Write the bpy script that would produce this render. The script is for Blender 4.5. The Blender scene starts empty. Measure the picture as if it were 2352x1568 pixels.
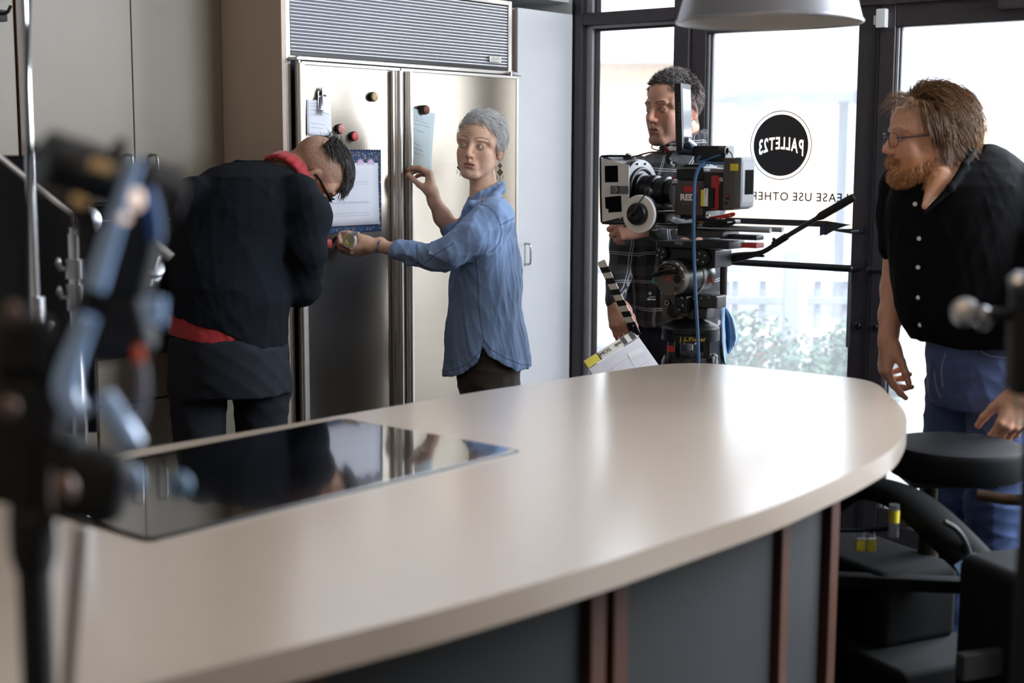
import bpy, bmesh, math, random
import numpy as np
from mathutils import Vector, Matrix, Euler

C = bpy.context.scene.collection
S = bpy.context.scene

# ------------------------------------------------------------------ camera, sky, lights, exposure
F_PX, PITCH, ROLL, CAM_H = 3267.0, math.atan(432 / 3267), 0.004, 1.525
cam_data = bpy.data.cameras.new('camera'); cam = bpy.data.objects.new('camera', cam_data); C.objects.link(cam)
cam_data.sensor_fit = 'HORIZONTAL'; cam_data.sensor_width = 36.0; cam_data.lens = 36.0 * F_PX / 2352
cam_data.clip_start = 0.05; cam_data.clip_end = 400
cam.matrix_world = Matrix.Translation((0, 0, CAM_H)) @ Matrix.Rotation(math.pi / 2 - PITCH, 4, 'X') @ Matrix.Rotation(ROLL, 4, 'Z')
cam_data.dof.use_dof = True; cam_data.dof.focus_distance = 4.85; cam_data.dof.aperture_fstop = 2.3
S.camera = cam

S.view_settings.view_transform = 'Standard'; S.view_settings.look = 'None'
S.view_settings.gamma = 1.0; S.view_settings.use_curve_mapping = False
S.view_settings.exposure = 0.0
S.cycles.max_bounces = 8; S.cycles.diffuse_bounces = 4; S.cycles.glossy_bounces = 4
S.cycles.transmission_bounces = 6; S.cycles.transparent_max_bounces = 12
S.cycles.caustics_reflective = False; S.cycles.caustics_refractive = False
S.cycles.sample_clamp_indirect = 6.0

# the room frame: x' along the fridge wall, y' into that wall, origin at the fridge's lower front left corner
ANG = math.radians(51.2)
ORG = Vector((-0.774, 4.9, 0.0))
ROOM = Matrix.Translation(ORG) @ Matrix.Rotation(ANG, 4, 'Z')
def RW(x, y, z): return ROOM @ Vector((x, y, z))

W = bpy.data.worlds.new('world'); S.world = W; W.use_nodes = True
wn = W.node_tree.nodes; wl = W.node_tree.links; wn.clear()
sky = wn.new('ShaderNodeTexSky'); sky.sky_type = 'NISHITA'; sky.sun_disc = False
sky.sun_elevation = math.radians(38); sky.sun_rotation = math.radians(60); sky.air_density = 1.0; sky.dust_density = 3.0
mixw = wn.new('ShaderNodeMixRGB'); mixw.blend_type = 'MIX'; mixw.inputs[0].default_value = 0.8
mixw.inputs[2].default_value = (0.86, 0.93, 1.0, 1)
skm = wn.new('ShaderNodeMixRGB'); skm.blend_type = 'MULTIPLY'; skm.inputs[0].default_value = 1; skm.inputs[2].default_value = (0.12, 0.12, 0.12, 1)
bg = wn.new('ShaderNodeBackground'); bg.inputs[1].default_value = 3.7
wo = wn.new('ShaderNodeOutputWorld')
wl.new(sky.outputs[0], skm.inputs[1]); wl.new(skm.outputs[0], mixw.inputs[1]); wl.new(mixw.outputs[0], bg.inputs[0]); wl.new(bg.outputs[0], wo.inputs[0])

def sun(name, energy, direction, angle=1.0, color=(1, 1, 1)):
    d = bpy.data.lights.new(name, 'SUN'); d.energy = energy; d.angle = math.radians(angle); d.color = color
    o = bpy.data.objects.new(name, d); C.objects.link(o)
    o.rotation_euler = Vector(direction).to_track_quat('-Z', 'Y').to_euler(); return o
def area(name, energy, loc, target, sx, sy, color=(1, 1, 1), spread=180):
    d = bpy.data.lights.new(name, 'AREA'); d.energy = energy; d.shape = 'RECTANGLE'; d.size = sx; d.size_y = sy; d.color = color
    d.spread = math.radians(spread)
    o = bpy.data.objects.new(name, d); C.objects.link(o); o.location = loc
    o.rotation_euler = (Vector(target) - Vector(loc)).to_track_quat('-Z', 'Y').to_euler(); return o

# the sun stands high behind the building and lights the plaza only
sun('sun', 5.0, ROOM.to_3x3() @ Vector((0.62, 0.30, -0.85)), 1.5, (1.0, 0.95, 0.88))
# two area lamps added beyond the frame to stand in for daylight from the right
area('daylight_fill_wing', 185, RW(1.4, -3.9, 2.35), RW(-0.3, -0.3, 1.2), 2.0, 1.2, (0.80, 0.89, 1.0))
area('daylight_fill_right', 390, RW(3.0, -3.1, 2.5), RW(0.2, -0.5, 1.2), 1.5, 2.2, (0.80, 0.89, 1.0))
# warm ceiling lamps of the kitchen behind the camera
area('kitchen_lamp', 13, RW(-3.6, -3.2, 2.95), RW(-2.2, -1.6, 0.9), 1.2, 1.2, (1.0, 0.72, 0.48))
area('kitchen_lamp_far', 5, RW(-1.6, -3.6, 2.95), RW(-0.6, 0.3, 1.3), 0.9, 0.9, (1.0, 0.82, 0.64))

# ------------------------------------------------------------------ pixel -> place helpers (photo pixels, forward distance)
_ct, _st = math.cos(PITCH), math.sin(PITCH)
def ray(px, py):
    x = (px - 1176) / F_PX; y = -(py - 784) / F_PX
    c, s = math.cos(ROLL), math.sin(ROLL)
    x, y = x * c + y * s, y * c - x * s
    return Vector((x, y * _st + _ct, y * _ct - _st))
def P(px, py, Y):
    d = ray(px, py); return Vector((0, 0, CAM_H)) + d * (Y / d.y)
def on_plane(px, py, p0, n):
    d = ray(px, py); o = Vector((0, 0, CAM_H)); return o + d * ((p0 - o).dot(n) / d.dot(n))

# ------------------------------------------------------------------ materials
def lin(c):
    return tuple(((v / 255) / 12.92 if v / 255 <= 0.04045 else ((v / 255 + 0.055) / 1.055) ** 2.4) for v in c)
MATS = {}
def mat(name, rgb=None, rough=0.5, metal=0.0, noise=0.0, scale=30.0, bump=0.0, bscale=None, coat=0.0, coatr=0.08, spec=0.5, stretch=None, emit=None, sheen=0.0, attr=False, sss=0.0):
    """principled material with a procedural tint / roughness / bump variation; rgb in 0-255 sRGB"""
    if name in MATS: return MATS[name]
    m = bpy.data.materials.new(name); m.use_nodes = True; MATS[name] = m
    nt = m.node_tree; n = nt.nodes; l = nt.links; b = n['Principled BSDF']
    b.inputs['Roughness'].default_value = rough; b.inputs['Metallic'].default_value = metal
    b.inputs['Specular IOR Level'].default_value = spec; b.inputs['Coat Weight'].default_value = coat; b.inputs['Coat Roughness'].default_value = coatr
    b.inputs['Sheen Weight'].default_value = sheen
    if sss: b.inputs['Subsurface Weight'].default_value = sss; b.inputs['Subsurface Radius'].default_value = (0.010, 0.004, 0.002); b.inputs['Subsurface Scale'].default_value = 1.0
    tc = n.new('ShaderNodeTexCoord'); mp = n.new('ShaderNodeMapping'); l.new(tc.outputs['Object'], mp.inputs[0])
    if stretch: mp.inputs['Scale'].default_value = stretch
    base = None
    if attr:
        a = n.new('ShaderNodeAttribute'); a.attribute_name = 'Col'; base = a.outputs['Color']
    col = lin(rgb) if rgb else (0.8, 0.8, 0.8)
    if noise > 0:
        nz = n.new('ShaderNodeTexNoise'); nz.inputs['Scale'].default_value = scale; nz.inputs['Detail'].default_value = 4
        l.new(mp.outputs[0], nz.inputs['Vector'])
        mr = n.new('ShaderNodeMapRange'); mr.inputs[1].default_value = .28; mr.inputs[2].default_value = .72; mr.inputs[3].default_value = 1 - noise; mr.inputs[4].default_value = 1 + noise
        l.new(nz.outputs[0], mr.inputs[0])
        mx = n.new('ShaderNodeMixRGB'); mx.blend_type = 'MULTIPLY'; mx.inputs[0].default_value = 1
        if base: l.new(base, mx.inputs[1])
        else: mx.inputs[1].default_value = (*col, 1)
        l.new(mr.outputs[0], mx.inputs[2]); l.new(mx.outputs[0], b.inputs['Base Color'])
    elif base: l.new(base, b.inputs['Base Color'])
    else: b.inputs['Base Color'].default_value = (*col, 1)
    if bump > 0:
        nb = n.new('ShaderNodeTexNoise'); nb.inputs['Scale'].default_value = bscale or scale * 4; nb.inputs['Detail'].default_value = 3
        l.new(mp.outputs[0], nb.inputs['Vector'])
        bp = n.new('ShaderNodeBump'); bp.inputs['Strength'].default_value = bump; bp.inputs['Distance'].default_value = 0.004
        l.new(nb.outputs[0], bp.inputs['Height']); l.new(bp.outputs[0], b.inputs['Normal'])
    if emit: b.inputs['Emission Color'].default_value = (*lin(emit[:3]), 1); b.inputs['Emission Strength'].default_value = emit[3]
    return m

def aniso(m, amount, direction):
    """brushed metal: the grain smears reflections along `direction`"""
    nt = m.node_tree; b = nt.nodes['Principled BSDF']; c = nt.nodes.new('ShaderNodeCombineXYZ')
    for i in range(3): c.inputs[i].default_value = direction[i]
    b.inputs['Anisotropic'].default_value = amount; nt.links.new(c.outputs[0], b.inputs['Tangent'])
M_black = mat('black_plastic', (15, 15, 17), 0.42, noise=.12, scale=60)
M_blackmetal = mat('black_anodised_metal', (17, 18, 21), 0.32, 0.3, noise=.1, scale=80)
M_blackmatte = mat('black_matte', (14, 15, 17), 0.7, noise=.15, scale=50)
M_darkgrey = mat('dark_grey_metal', (66, 64, 64), 0.45, 0.5, noise=.08, scale=60)
M_grey = mat('grey_plastic', (112, 110, 114), 0.5, noise=.06, scale=60)
M_chrome = mat('chrome', (215, 216, 220), 0.14, 1.0, noise=.03, scale=40)
M_steel = mat('dull_steel', (176, 176, 180), 0.32, 1.0, noise=.08, scale=50)
M_brass = mat('brass', (196, 160, 92), 0.3, 1.0, noise=.08, scale=40)
M_red = mat('red_enamel', (168, 44, 44), 0.5, noise=.06, scale=40)
M_yellow = mat('yellow_label', (226, 206, 60), 0.6, noise=.05, scale=40)
M_white = mat('white_paint', (228, 226, 224), 0.5, noise=.03, scale=30)
M_whitetext = mat('white_print', (235, 233, 230), 0.6, noise=.02)
M_goldtext = mat('gold_print', (206, 168, 40), 0.5, noise=.03)
M_redtext = mat('red_print', (190, 48, 40), 0.6, noise=.03)
M_blacktext = mat('black_print', (18, 18, 20), 0.6, noise=.03)
M_rubber = mat('black_rubber', (18, 18, 19), 0.8, noise=.1, scale=80)
M_screen = mat('dark_screen_glass', (10, 11, 13), 0.08, noise=.05, scale=10, coat=.5)
M_lens = mat('lens_glass', (8, 9, 14), 0.04, noise=.05, scale=10, coat=1)

# ------------------------------------------------------------------ mesh builder
class MB:
    def __init__(s): s.bm = bmesh.new(); s.mats = []; s.cur = 0
    def use(s, m):
        if m not in s.mats: s.mats.append(m)
        s.cur = s.mats.index(m); return s
    def _fin(s, verts):
        fs = set(f for v in verts for f in v.link_faces)
        for f in fs: f.material_index = s.cur
        return s
    def box(s, c, size, R=None, bevel=0.0, seg=2):
        M = Matrix.Translation(c) @ (R.to_4x4() if R else Matrix()) @ Matrix.Diagonal((size[0], size[1], size[2], 1))
        r = bmesh.ops.create_cube(s.bm, size=1.0, matrix=M); vs = r['verts']
        if bevel > 0:
            es = list(set(e for v in vs for e in v.link_edges))
            r2 = bmesh.ops.bevel(s.bm, geom=es, offset=min(bevel, min(size) * .49), segments=seg, affect='EDGES', profile=.5, clamp_overlap=True)
            vs = r2['verts'] + [v for v in vs if v.is_valid]
        return s._fin([v for v in vs if v.is_valid])
    def box2(s, a, b, bevel=0.0, seg=2):
        a, b = Vector(a), Vector(b); d = b - a
        return s.box((a + b) / 2, (abs(d.x), abs(d.y), abs(d.z)), None, bevel, seg)
    def ring(s, c, ax, ay, r, n, rx=1.0):
        return [s.bm.verts.new(c + ax * (math.cos(2 * math.pi * i / n) * r) + ay * (math.sin(2 * math.pi * i / n) * r * rx)) for i in range(n)]
    def _loft(s, rings, cap0=True, cap1=True, closed=False):
        n = len(rings[0]); new = []
        m = len(rings)
        for k in range(m if closed else m - 1):
            A, B = rings[k], rings[(k + 1) % m]
            for i in range(n):
                new.append(s.bm.faces.new((A[i], A[(i + 1) % n], B[(i + 1) % n], B[i])))
        if not closed:
            if cap0: new.append(s.bm.faces.new(tuple(reversed(rings[0]))))
            if cap1: new.append(s.bm.faces.new(tuple(rings[-1])))
        for f in new: f.material_index = s.cur
        return s
    def cyl(s, p0, p1, r0, r1=None, n=24, cap=True):
        p0, p1 = Vector(p0), Vector(p1); r1 = r0 if r1 is None else r1
        d = (p1 - p0).normalized(); a = d.orthogonal().normalized(); b = d.cross(a)
        return s._loft([s.ring(p0, a, b, r0, n), s.ring(p1, a, b, r1, n)], cap, cap)
    def lathe(s, prof, o=(0, 0, 0), axis=(0, 0, 1), n=32, cap=True, sq=1.0):
        """prof: (radius, height) pairs along axis"""
        o, d = Vector(o), Vector(axis).normalized(); a = d.orthogonal().normalized(); b = d.cross(a)
        return s._loft([s.ring(o + d * h, a, b, max(r, 1e-4), n, sq) for r, h in prof], cap, cap)
    def tube(s, pts, r, n=10, closed=False, smooth=0, cap=True, flat=1.0):
        pts = [Vector(p) for p in pts]
        rs = r if isinstance(r, (list, tuple)) else [r] * len(pts)
        for _ in range(smooth):
            q, qr = [], []
            m = len(pts)
            for i in range(m if closed else m - 1):
                a, b = pts[i], pts[(i + 1) % m]; ra, rb = rs[i], rs[(i + 1) % m]
                q += [a * .75 + b * .25, a * .25 + b * .75]; qr += [ra * .75 + rb * .25, ra * .25 + rb * .75]
            if not closed: q[0] = pts[0]; q[-1] = pts[-1]
            pts, rs = q, qr
        m = len(pts); rings = []; up = None
        for i in range(m):
            if closed: t = (pts[(i + 1) % m] - pts[i - 1])
            else: t = pts[min(i + 1, m - 1)] - pts[max(i - 1, 0)]
            t = t.normalized() if t.length > 1e-9 else Vector((0, 0, 1))
            if up is None: up = t.orthogonal().normalized()
            up = (up - t * up.dot(t)); up = up.normalized() if up.length > 1e-6 else t.orthogonal().normalized()
            rings.append(s.ring(pts[i], up, t.cross(up), rs[i], n, flat))
        return s._loft(rings, cap, cap, closed)
    def ball(s, c, r, R=None, n=16, m=10):
        rr = r if isinstance(r, (list, tuple)) else (r, r, r)
        M = Matrix.Translation(c) @ (R.to_4x4() if R else Matrix()) @ Matrix.Diagonal((rr[0], rr[1], rr[2], 1))
        q = bmesh.ops.create_uvsphere(s.bm, u_segments=n, v_segments=m, radius=1.0, matrix=M)
        return s._fin(q['verts'])
    def prism(s, poly, z0, z1, M=None, bevel=0.0, seg=3):
        M = M or Matrix()
        lo = [s.bm.verts.new(M @ Vector((x, y, z0))) for x, y in poly]; hi = [s.bm.verts.new(M @ Vector((x, y, z1))) for x, y in poly]
        n = len(poly); fs = [s.bm.faces.new(tuple(reversed(lo))), s.bm.faces.new(tuple(hi))]
        fs += [s.bm.faces.new((lo[i], lo[(i + 1) % n], hi[(i + 1) % n], hi[i])) for i in range(n)]
        for f in fs: f.material_index = s.cur
        if bevel > 0:
            es = list(fs[0].edges) + list(fs[1].edges)
            r = bmesh.ops.bevel(s.bm, geom=es, offset=bevel, segments=seg, affect='EDGES', profile=.5, clamp_overlap=True)
            for f in r['faces']: f.material_index = s.cur
        return s
    def grid(s, fn, nu, nv):
        """fn(u,v) -> point, u,v in 0..1"""
        V = [[s.bm.verts.new(fn(i / nu, j / nv)) for j in range(nv + 1)] for i in range(nu + 1)]
        for i in range(nu):
            for j in range(nv):
                f = s.bm.faces.new((V[i][j], V[i + 1][j], V[i + 1][j + 1], V[i][j + 1])); f.material_index = s.cur
        return s
    def build(s, name, m=None, parent=None, smooth=35, loc=None, matrix=None, solid=0.0):
        bmesh.ops.recalc_face_normals(s.bm, faces=s.bm.faces[:])
        me = bpy.data.meshes.new(name); s.bm.to_mesh(me); s.bm.free()
        ms = s.mats if s.mats else [m]
        for x in ms: me.materials.append(x)
        me.shade_smooth()
        if smooth is not None and smooth < 180: me.set_sharp_from_angle(angle=math.radians(smooth))
        o = bpy.data.objects.new(name, me); C.objects.link(o)
        if len(me.polygons) < 20000 and smooth is not None and smooth < 60 and not solid: wm = o.modifiers.new('weighted', 'WEIGHTED_NORMAL'); wm.keep_sharp = True
        if parent: o.parent = parent
        if matrix is not None: o.matrix_local = matrix
        if loc is not None: o.location = loc
        if solid: md = o.modifiers.new('solid', 'SOLIDIFY'); md.thickness = solid; md.offset = 0
        return o

def tag(o, label=None, cat=None, group=None, kind=None):
    if label: o['label'] = label
    if cat: o['category'] = cat
    if group: o['group'] = group
    if kind: o['kind'] = kind
    return o
def thing(name, label, cat, M=None, group=None):
    o = bpy.data.objects.new(name, None); C.objects.link(o); o.empty_display_size = .05
    if M is not None: o.matrix_world = M if isinstance(M, Matrix) else Matrix.Translation(M)
    return tag(o, label, cat, group)
def copy_tree(o, parent=None):
    c = o.copy(); C.objects.link(c)
    if parent: c.parent = parent
    for ch in o.children: copy_tree(ch, c)
    return c
def rot(axis, deg): return Matrix.Rotation(math.radians(deg), 4, axis)
def text_mesh(name, body, size, m, M, parent=None, extrude=0.0004, bold=0.0, mirror=False, align='CENTER', spacing=1.0, warp=None, sx=1.0):
    cu = bpy.data.curves.new(name, 'FONT'); cu.body = body; cu.size = size; cu.align_x = align; cu.align_y = 'CENTER'
    cu.extrude = extrude; cu.offset = bold; cu.space_character = spacing; cu.resolution_u = 4
    ob = bpy.data.objects.new(name + '_tmp', cu); C.objects.link(ob)
    bpy.context.view_layer.update()
    dg = bpy.context.evaluated_depsgraph_get()
    me = bpy.data.meshes.new_from_object(ob.evaluated_get(dg)); me.name = name
    bpy.data.objects.remove(ob); bpy.data.curves.remove(cu)
    for v in me.vertices:
        if warp: v.co = warp(v.co)
        v.co.x *= sx
        if mirror: v.co.x = -v.co.x
    if mirror: me.flip_normals()
    me.materials.clear(); me.materials.append(m)
    o = bpy.data.objects.new(name, me); C.objects.link(o)
    if parent: o.parent = parent
    o.matrix_local = M
    return o
def frame(o, x, y, z=None):
    """matrix with given origin and axes"""
    x = Vector(x).normalized(); y = Vector(y); z = Vector(z) if z is not None else x.cross(y)
    z = z.normalized(); y = z.cross(x).normalized()
    M = Matrix.Identity(4)
    for i, a in enumerate((x, y, z)):
        for j in range(3): M[j][i] = a[j]
    M.translation = Vector(o); return M
# ------------------------------------------------------------------ the room shell (all in the room frame)
def rbuild(mb, name, m, **k):
    o = mb.build(name, m, matrix=ROOM.copy(), **k); return o
def struct(mb, name, m, **k): return tag(rbuild(mb, name, m, **k), kind='structure')

M_floor = mat('dark_polished_concrete', (44, 44, 47), 0.35, noise=.25, scale=3, bump=.05)
M_ceil = mat('ceiling_paint', (212, 208, 202), 0.9, noise=.03)
M_wall = mat('pale_wall_paint', (214, 214, 214), 0.75, noise=.03, scale=6, bump=.03, bscale=300)
M_warmwall = mat('warm_wall_paint', (190, 180, 166), 0.8, noise=.04, scale=6, bump=.03, bscale=300)
M_laminate = mat('beige_laminate', (136, 126, 111), 0.5, noise=.03, scale=8)
M_panel = mat('putty_panel', (200, 180, 165), 0.55, noise=.03, scale=8)
M_pantry = mat('light_grey_laminate', (226, 226, 228), 0.5, noise=.02, scale=8)
M_frame = mat('dark_bronze_aluminium', (66, 60, 62), 0.4, 0.35, noise=.1, scale=30)
M_litbead = mat('lit_grey_bead', (150, 148, 150), 0.4, 0.3, noise=.05)  # paler grey stands in for the lit inner side of the frame
M_gasket = mat('black_gasket', (12, 12, 13), 0.7, noise=.1)
M_brownedge = mat('brown_wood_edge', (96, 66, 44), 0.55, noise=.25, scale=20, stretch=(1, 1, .1))
M_plinth = mat('dark_plinth', (40, 38, 36), 0.6, noise=.1)

struct(MB().box2((-7, -7.5, -.12), (1.75, .8, 0)), 'floor', M_floor)
struct(MB().box2((-7, -7.5, 3.1), (1.75, .8, 3.2)), 'ceiling', M_ceil)
w = MB().box2((-7, .66, 0), (1.63, .8, 3.1)); struct(w, 'wall_back', M_wall)
struct(MB().box2((-7.15, -7.5, 0), (-7, .8, 3.1)), 'wall_left', M_warmwall)
struct(MB().box2((-7, -7.65, 0), (1.75, -7.5, 3.1)), 'wall_front', M_warmwall)
struct(MB().box2((0.0, .015, 2.16), (1.632, .66, 3.1)), 'trim_1', M_wall)          # soffit over the fridge
struct(MB().box2((-3.2, .32, 2.45), (0.0, .66, 3.1)), 'trim_2', M_laminate)        # soffit over the wall cabinets

# --- window wall x' = 1.63 .. 1.75: glazed front, then solid piers far to the right with big openings
XW = 1.63
def bars(mb, lst, x0=XW, x1=XW + .11, bevel=.003):
    for (y0, y1, z0, z1) in lst: mb.box2((x0, y0, z0), (x1, y1, z1), bevel, 1)
    return mb
M_glass = bpy.data.materials.new('glare_haze_glass'); M_glass.use_nodes = True
nt = M_glass.node_tree; nt.nodes.clear()
tr = nt.nodes.new('ShaderNodeBsdfTransparent'); gl = nt.nodes.new('ShaderNodeBsdfGlossy'); gl.inputs['Roughness'].default_value = .02
df = nt.nodes.new('ShaderNodeBsdfTranslucent'); df.inputs['Color'].default_value = (.9, .93, .97, 1)  # translucent share imitates veiling glare over the view outside
fr = nt.nodes.new('ShaderNodeFresnel'); fr.inputs['IOR'].default_value = 1.4
nz = nt.nodes.new('ShaderNodeTexNoise'); nz.inputs['Scale'].default_value = 6; nz.inputs['Detail'].default_value = 5
mr = nt.nodes.new('ShaderNodeMapRange'); mr.inputs[1].default_value = .3; mr.inputs[2].default_value = .8; mr.inputs[3].default_value = .09; mr.inputs[4].default_value = .17
m1 = nt.nodes.new('ShaderNodeMixShader'); m2 = nt.nodes.new('ShaderNodeMixShader'); out = nt.nodes.new('ShaderNodeOutputMaterial')
L = nt.links.new
L(nz.outputs[0], mr.inputs[0]); L(mr.outputs[0], m1.inputs[0]); L(tr.outputs[0], m1.inputs[1]); L(df.outputs[0], m1.inputs[2])
L(fr.outputs[0], m2.inputs[0]); L(m1.outputs[0], m2.inputs[1]); L(gl.outputs[0], m2.inputs[2]); L(m2.outputs[0], out.inputs[0])

struct(MB().box2((XW, -.02, 0), (XW + .14, .8, 3.1)), 'wall_right', M_wall)
# window_1: sidelight with transom above, left of the doors
w1 = thing('window_1', None, None, ROOM.copy()); w1['kind'] = 'structure'
MBf = bars(MB(), [(-.055, 0.0, 0, 3.1), (-.585, -.512, 0, 3.1), (-.512, -.055, 2.062, 2.112), (-.512, -.055, 0, .12), (-.512, -.055, 3.0, 3.1)])
MBf.build('window_frame', M_frame, w1)
g = MB(); g.box2((XW + .03, -.088, .12), (XW + .075, -.055, 2.062), .002, 1).box2((XW + .03, -.512, 2.048), (XW + .075, -.055, 2.062), .002, 1).box2((XW + .03, -.088, 2.112), (XW + .075, -.055, 3.0), .002, 1)
g.build('lit_bead', M_litbead, w1)
g = MB(); g.box2((XW + .05, -.093, .12), (XW + .085, -.088, 2.048)).box2((XW + .05, -.512, 2.040), (XW + .085, -.088, 2.048)).box2((XW + .05, -.095, 2.112), (XW + .085, -.088, 3.0)); g.build('gasket', M_gasket, w1)
MB().box2((XW + .078, -.512, .12), (XW + .084, -.09, 2.044)).box2((XW + .078, -.512, 2.112), (XW + .084, -.09, 3.0)).build('window_pane', M_glass, w1)

def door(name, ya, yb, stile, ztop, zglass, hinge_left):
    """leaf between y' = ya (far) and yb (near), facing the room at x' = XW"""
    d = thing(name, None, None, ROOM.copy()); d['kind'] = 'structure'
    f = bars(MB(), [(ya - stile, ya, .01, ztop), (yb, yb + stile, .01, ztop), (yb + stile, ya - stile, zglass, ztop), (yb + stile, ya - stile, .01, .20)], XW + .012, XW + .062)
    f.build('door_frame', M_frame, d)
    b = MB(); b.box2((XW + .022, ya - stile - .012, .2), (XW + .05, ya - stile, zglass), .002, 1); b.build('lit_bead', M_litbead, d)
    b = MB(); b.box2((XW + .03, ya - stile - .016, .2), (XW + .055, ya - stile - .012, zglass)); b.build('gasket', M_gasket, d)
    MB().box2((XW + .036, yb + stile, .2), (XW + .042, ya - stile - .012, zglass)).build('door_pane', M_glass, d)
    bar = MB()
    y0, y1 = (ya - stile * .5, yb + stile * .5)
    bar.cyl((XW - .06, y0, 1.105), (XW - .06, y1, 1.105), .013, n=16)
    for yy in (y0, y1): bar.cyl((XW - .06, yy, 1.105), (XW + .014, yy, 1.105), .014, n=12); bar.ball((XW - .06, yy, 1.105), .0135, n=12, m=8)
    bar.build('push_bar', M_black, d)
    return d
d1 = door('door_1', -.59, -1.378, .068, 2.075, 2.00, True)
d2 = door('door_2', -1.392, -2.24, .062, 2.075, 1.985, False)
# door furniture
lv = MB(); lv.tube([(XW + .01, -1.352, 1.243), (XW - .03, -1.352, 1.243), (XW - .045, -1.335, 1.243), (XW - .047, -1.27, 1.245)], [.011, .011, .010, .004], n=10, flat=.8); lv.build('lever_handle', M_black, d1)
for dd, yy in ((d1, -1.35), (d2, -1.42)):
    MB().lathe([(.013, 0), (.013, .006), (.009, .010)], (XW + .012, yy, .885), (-1, 0, 0), 16).build('lock_cylinder', M_blackmetal, dd)
MB().box2((XW - .004, -1.323, .80), (XW + .03, -1.308, 1.09), .004).build('exterior_pull', M_steel, d1)
MB().box2((XW + .006, -1.392, .01), (XW + .05, -1.378, 2.075)).build('meeting_gasket', M_gasket, d1)
# header above the doors and the rest of the glazed front to the right
hd = bars(MB(), [(-3.3, -.585, 2.08, 2.20), (-3.3, -2.3, 0, .1), (-2.32, -2.245, 0, 3.1), (-3.3, -3.22, 0, 3.1), (-3.3, -.585, 3.0, 3.1)]); hd.box2((XW - .006, -2.245, 2.066), (XW + .01, -.585, 2.082), .002, 1)
struct(hd, 'trim_3', M_frame)
struct(MB().box2((XW, -7.5, 2.9), (XW + .14, -3.3, 3.1)).box2((XW, -7.5, 0), (XW + .14, -3.3, .35)).box2((XW, -7.5, .35), (XW + .14, -6.9, 2.9)), 'wall_right_far', M_wall)
w2 = thing('window_2', None, None, ROOM.copy()); w2['kind'] = 'structure'
MB().box2((XW + .078, -3.0, .1), (XW + .084, -2.32, 3.0)).box2((XW + .078, -2.24, 2.2), (XW + .084, -.585, 3.0)).build('window_pane', M_glass, w2)

# door contact sensor: white box on the frames of both leaves
ds = thing('door_sensor', 'small white alarm sensor box at the top of the double doors', 'sensor', ROOM @ Matrix.Translation((XW + .012, -1.40, 2.017)))
MB().box2((-.03, -.026, -.034), (0, .012, .034), .004).build('sensor_body', M_white, ds)
MB().box2((-.018, .016, -.022), (0, .026, .012), .003).build('sensor_magnet', M_white, ds)
# door closer arm at the top of the right door
dc = thing('door_closer', 'dark door closer on the header of the right glass door', 'door closer', ROOM @ Matrix.Translation((XW + .012, -1.80, 2.045)))
MB().box2((-.045, -.24, -.022), (0, -.04, .022), .006).build('closer_body', M_frame, dc)
MB().tube([(-.05, -.08, .024), (-.075, .06, .03), (-.03, .12, .034)], .006, n=8).build('closer_arm', M_steel, dc)

# --- stickers on the glass of the left door (seen from inside, so reversed)
M_decal = mat('black_vinyl', (34, 31, 31), 0.5, noise=.06, scale=20)
M_decalwhite = mat('white_vinyl', (250, 250, 250), 0.6, noise=.01, emit=None)
XG = XW + .0355
lg = thing('window_decal', 'round black logo sticker with a white ring on the left glass door', 'sticker', ROOM @ Matrix.Translation((XG, -.989, 1.560)))
def disc(r0, r1, n=64):
    mb = MB()
    a = [mb.bm.verts.new((0, math.cos(2 * math.pi * i / n) * r0, math.sin(2 * math.pi * i / n) * r0)) for i in range(n)]
    if r1 <= 0: mb.bm.faces.new(a)
    else:
        b = [mb.bm.verts.new((0, math.cos(2 * math.pi * i / n) * r1, math.sin(2 * math.pi * i / n) * r1)) for i in range(n)]
        for i in range(n): mb.bm.faces.new((a[i], a[(i + 1) % n], b[(i + 1) % n], b[i]))
    return mb
disc(.1332, .1300).build('ring', M_decal, lg, solid=.0004)
def arch(c):
    t = c.x / .085; z = c.y * (1.0 + .25 * t * t) - .016 * t * t + .006; return Vector((c.x, z, c.z))
# text plane: local x -> -y' (towards the right of the photo), local y -> z, facing the room (-x'); the letters are cut out of the black disc
TXT = frame((0, 0, 0), (0, -1, 0), (0, 0, 1))
letters, xpos = [], 0.0
for ch in 'PALLET23':
    o_ = text_mesh('cut_letter', ch, .064, M_decal, Matrix.Identity(4), None, bold=.0016, align='LEFT', extrude=.006)
    xs = [v.co.x for v in o_.data.vertices]; letters.append((o_, xpos - min(xs))); xpos += max(xs) - min(xs) + .0062
fit = .196 / xpos
mbd = MB(); pd = [(math.cos(2 * math.pi * i / 96) * .1185, math.sin(2 * math.pi * i / 96) * .1185) for i in range(96)]
mbd.prism(pd, -.0003, .0003, frame((0, 0, 0), (0, 1, 0), (0, 0, 1)))
dsk = mbd.build('disc', M_decal, lg, smooth=None)
for m_ in list(dsk.modifiers): dsk.modifiers.remove(m_)
for o_, dx_ in letters:
    for v in o_.data.vertices:
        q = arch(Vector(((v.co.x + dx_ - xpos / 2) * fit, v.co.y, v.co.z))); v.co = Vector((-q.x, q.y, q.z))
    o_.data.flip_normals(); o_.parent = lg; o_.matrix_local = TXT.copy()
    bo = dsk.modifiers.new('cut', 'BOOLEAN'); bo.operation = 'DIFFERENCE'; bo.object = o_; bo.solver = 'EXACT'; bo.use_self = True
bpy.context.view_layer.update()
me_ = bpy.data.meshes.new_from_object(dsk.evaluated_get(bpy.context.evaluated_depsgraph_get()))
for m_ in list(dsk.modifiers): dsk.modifiers.remove(m_)
dsk.data = me_; me_.shade_flat()
for o_, dx_ in letters: bpy.data.objects.remove(o_)
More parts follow.
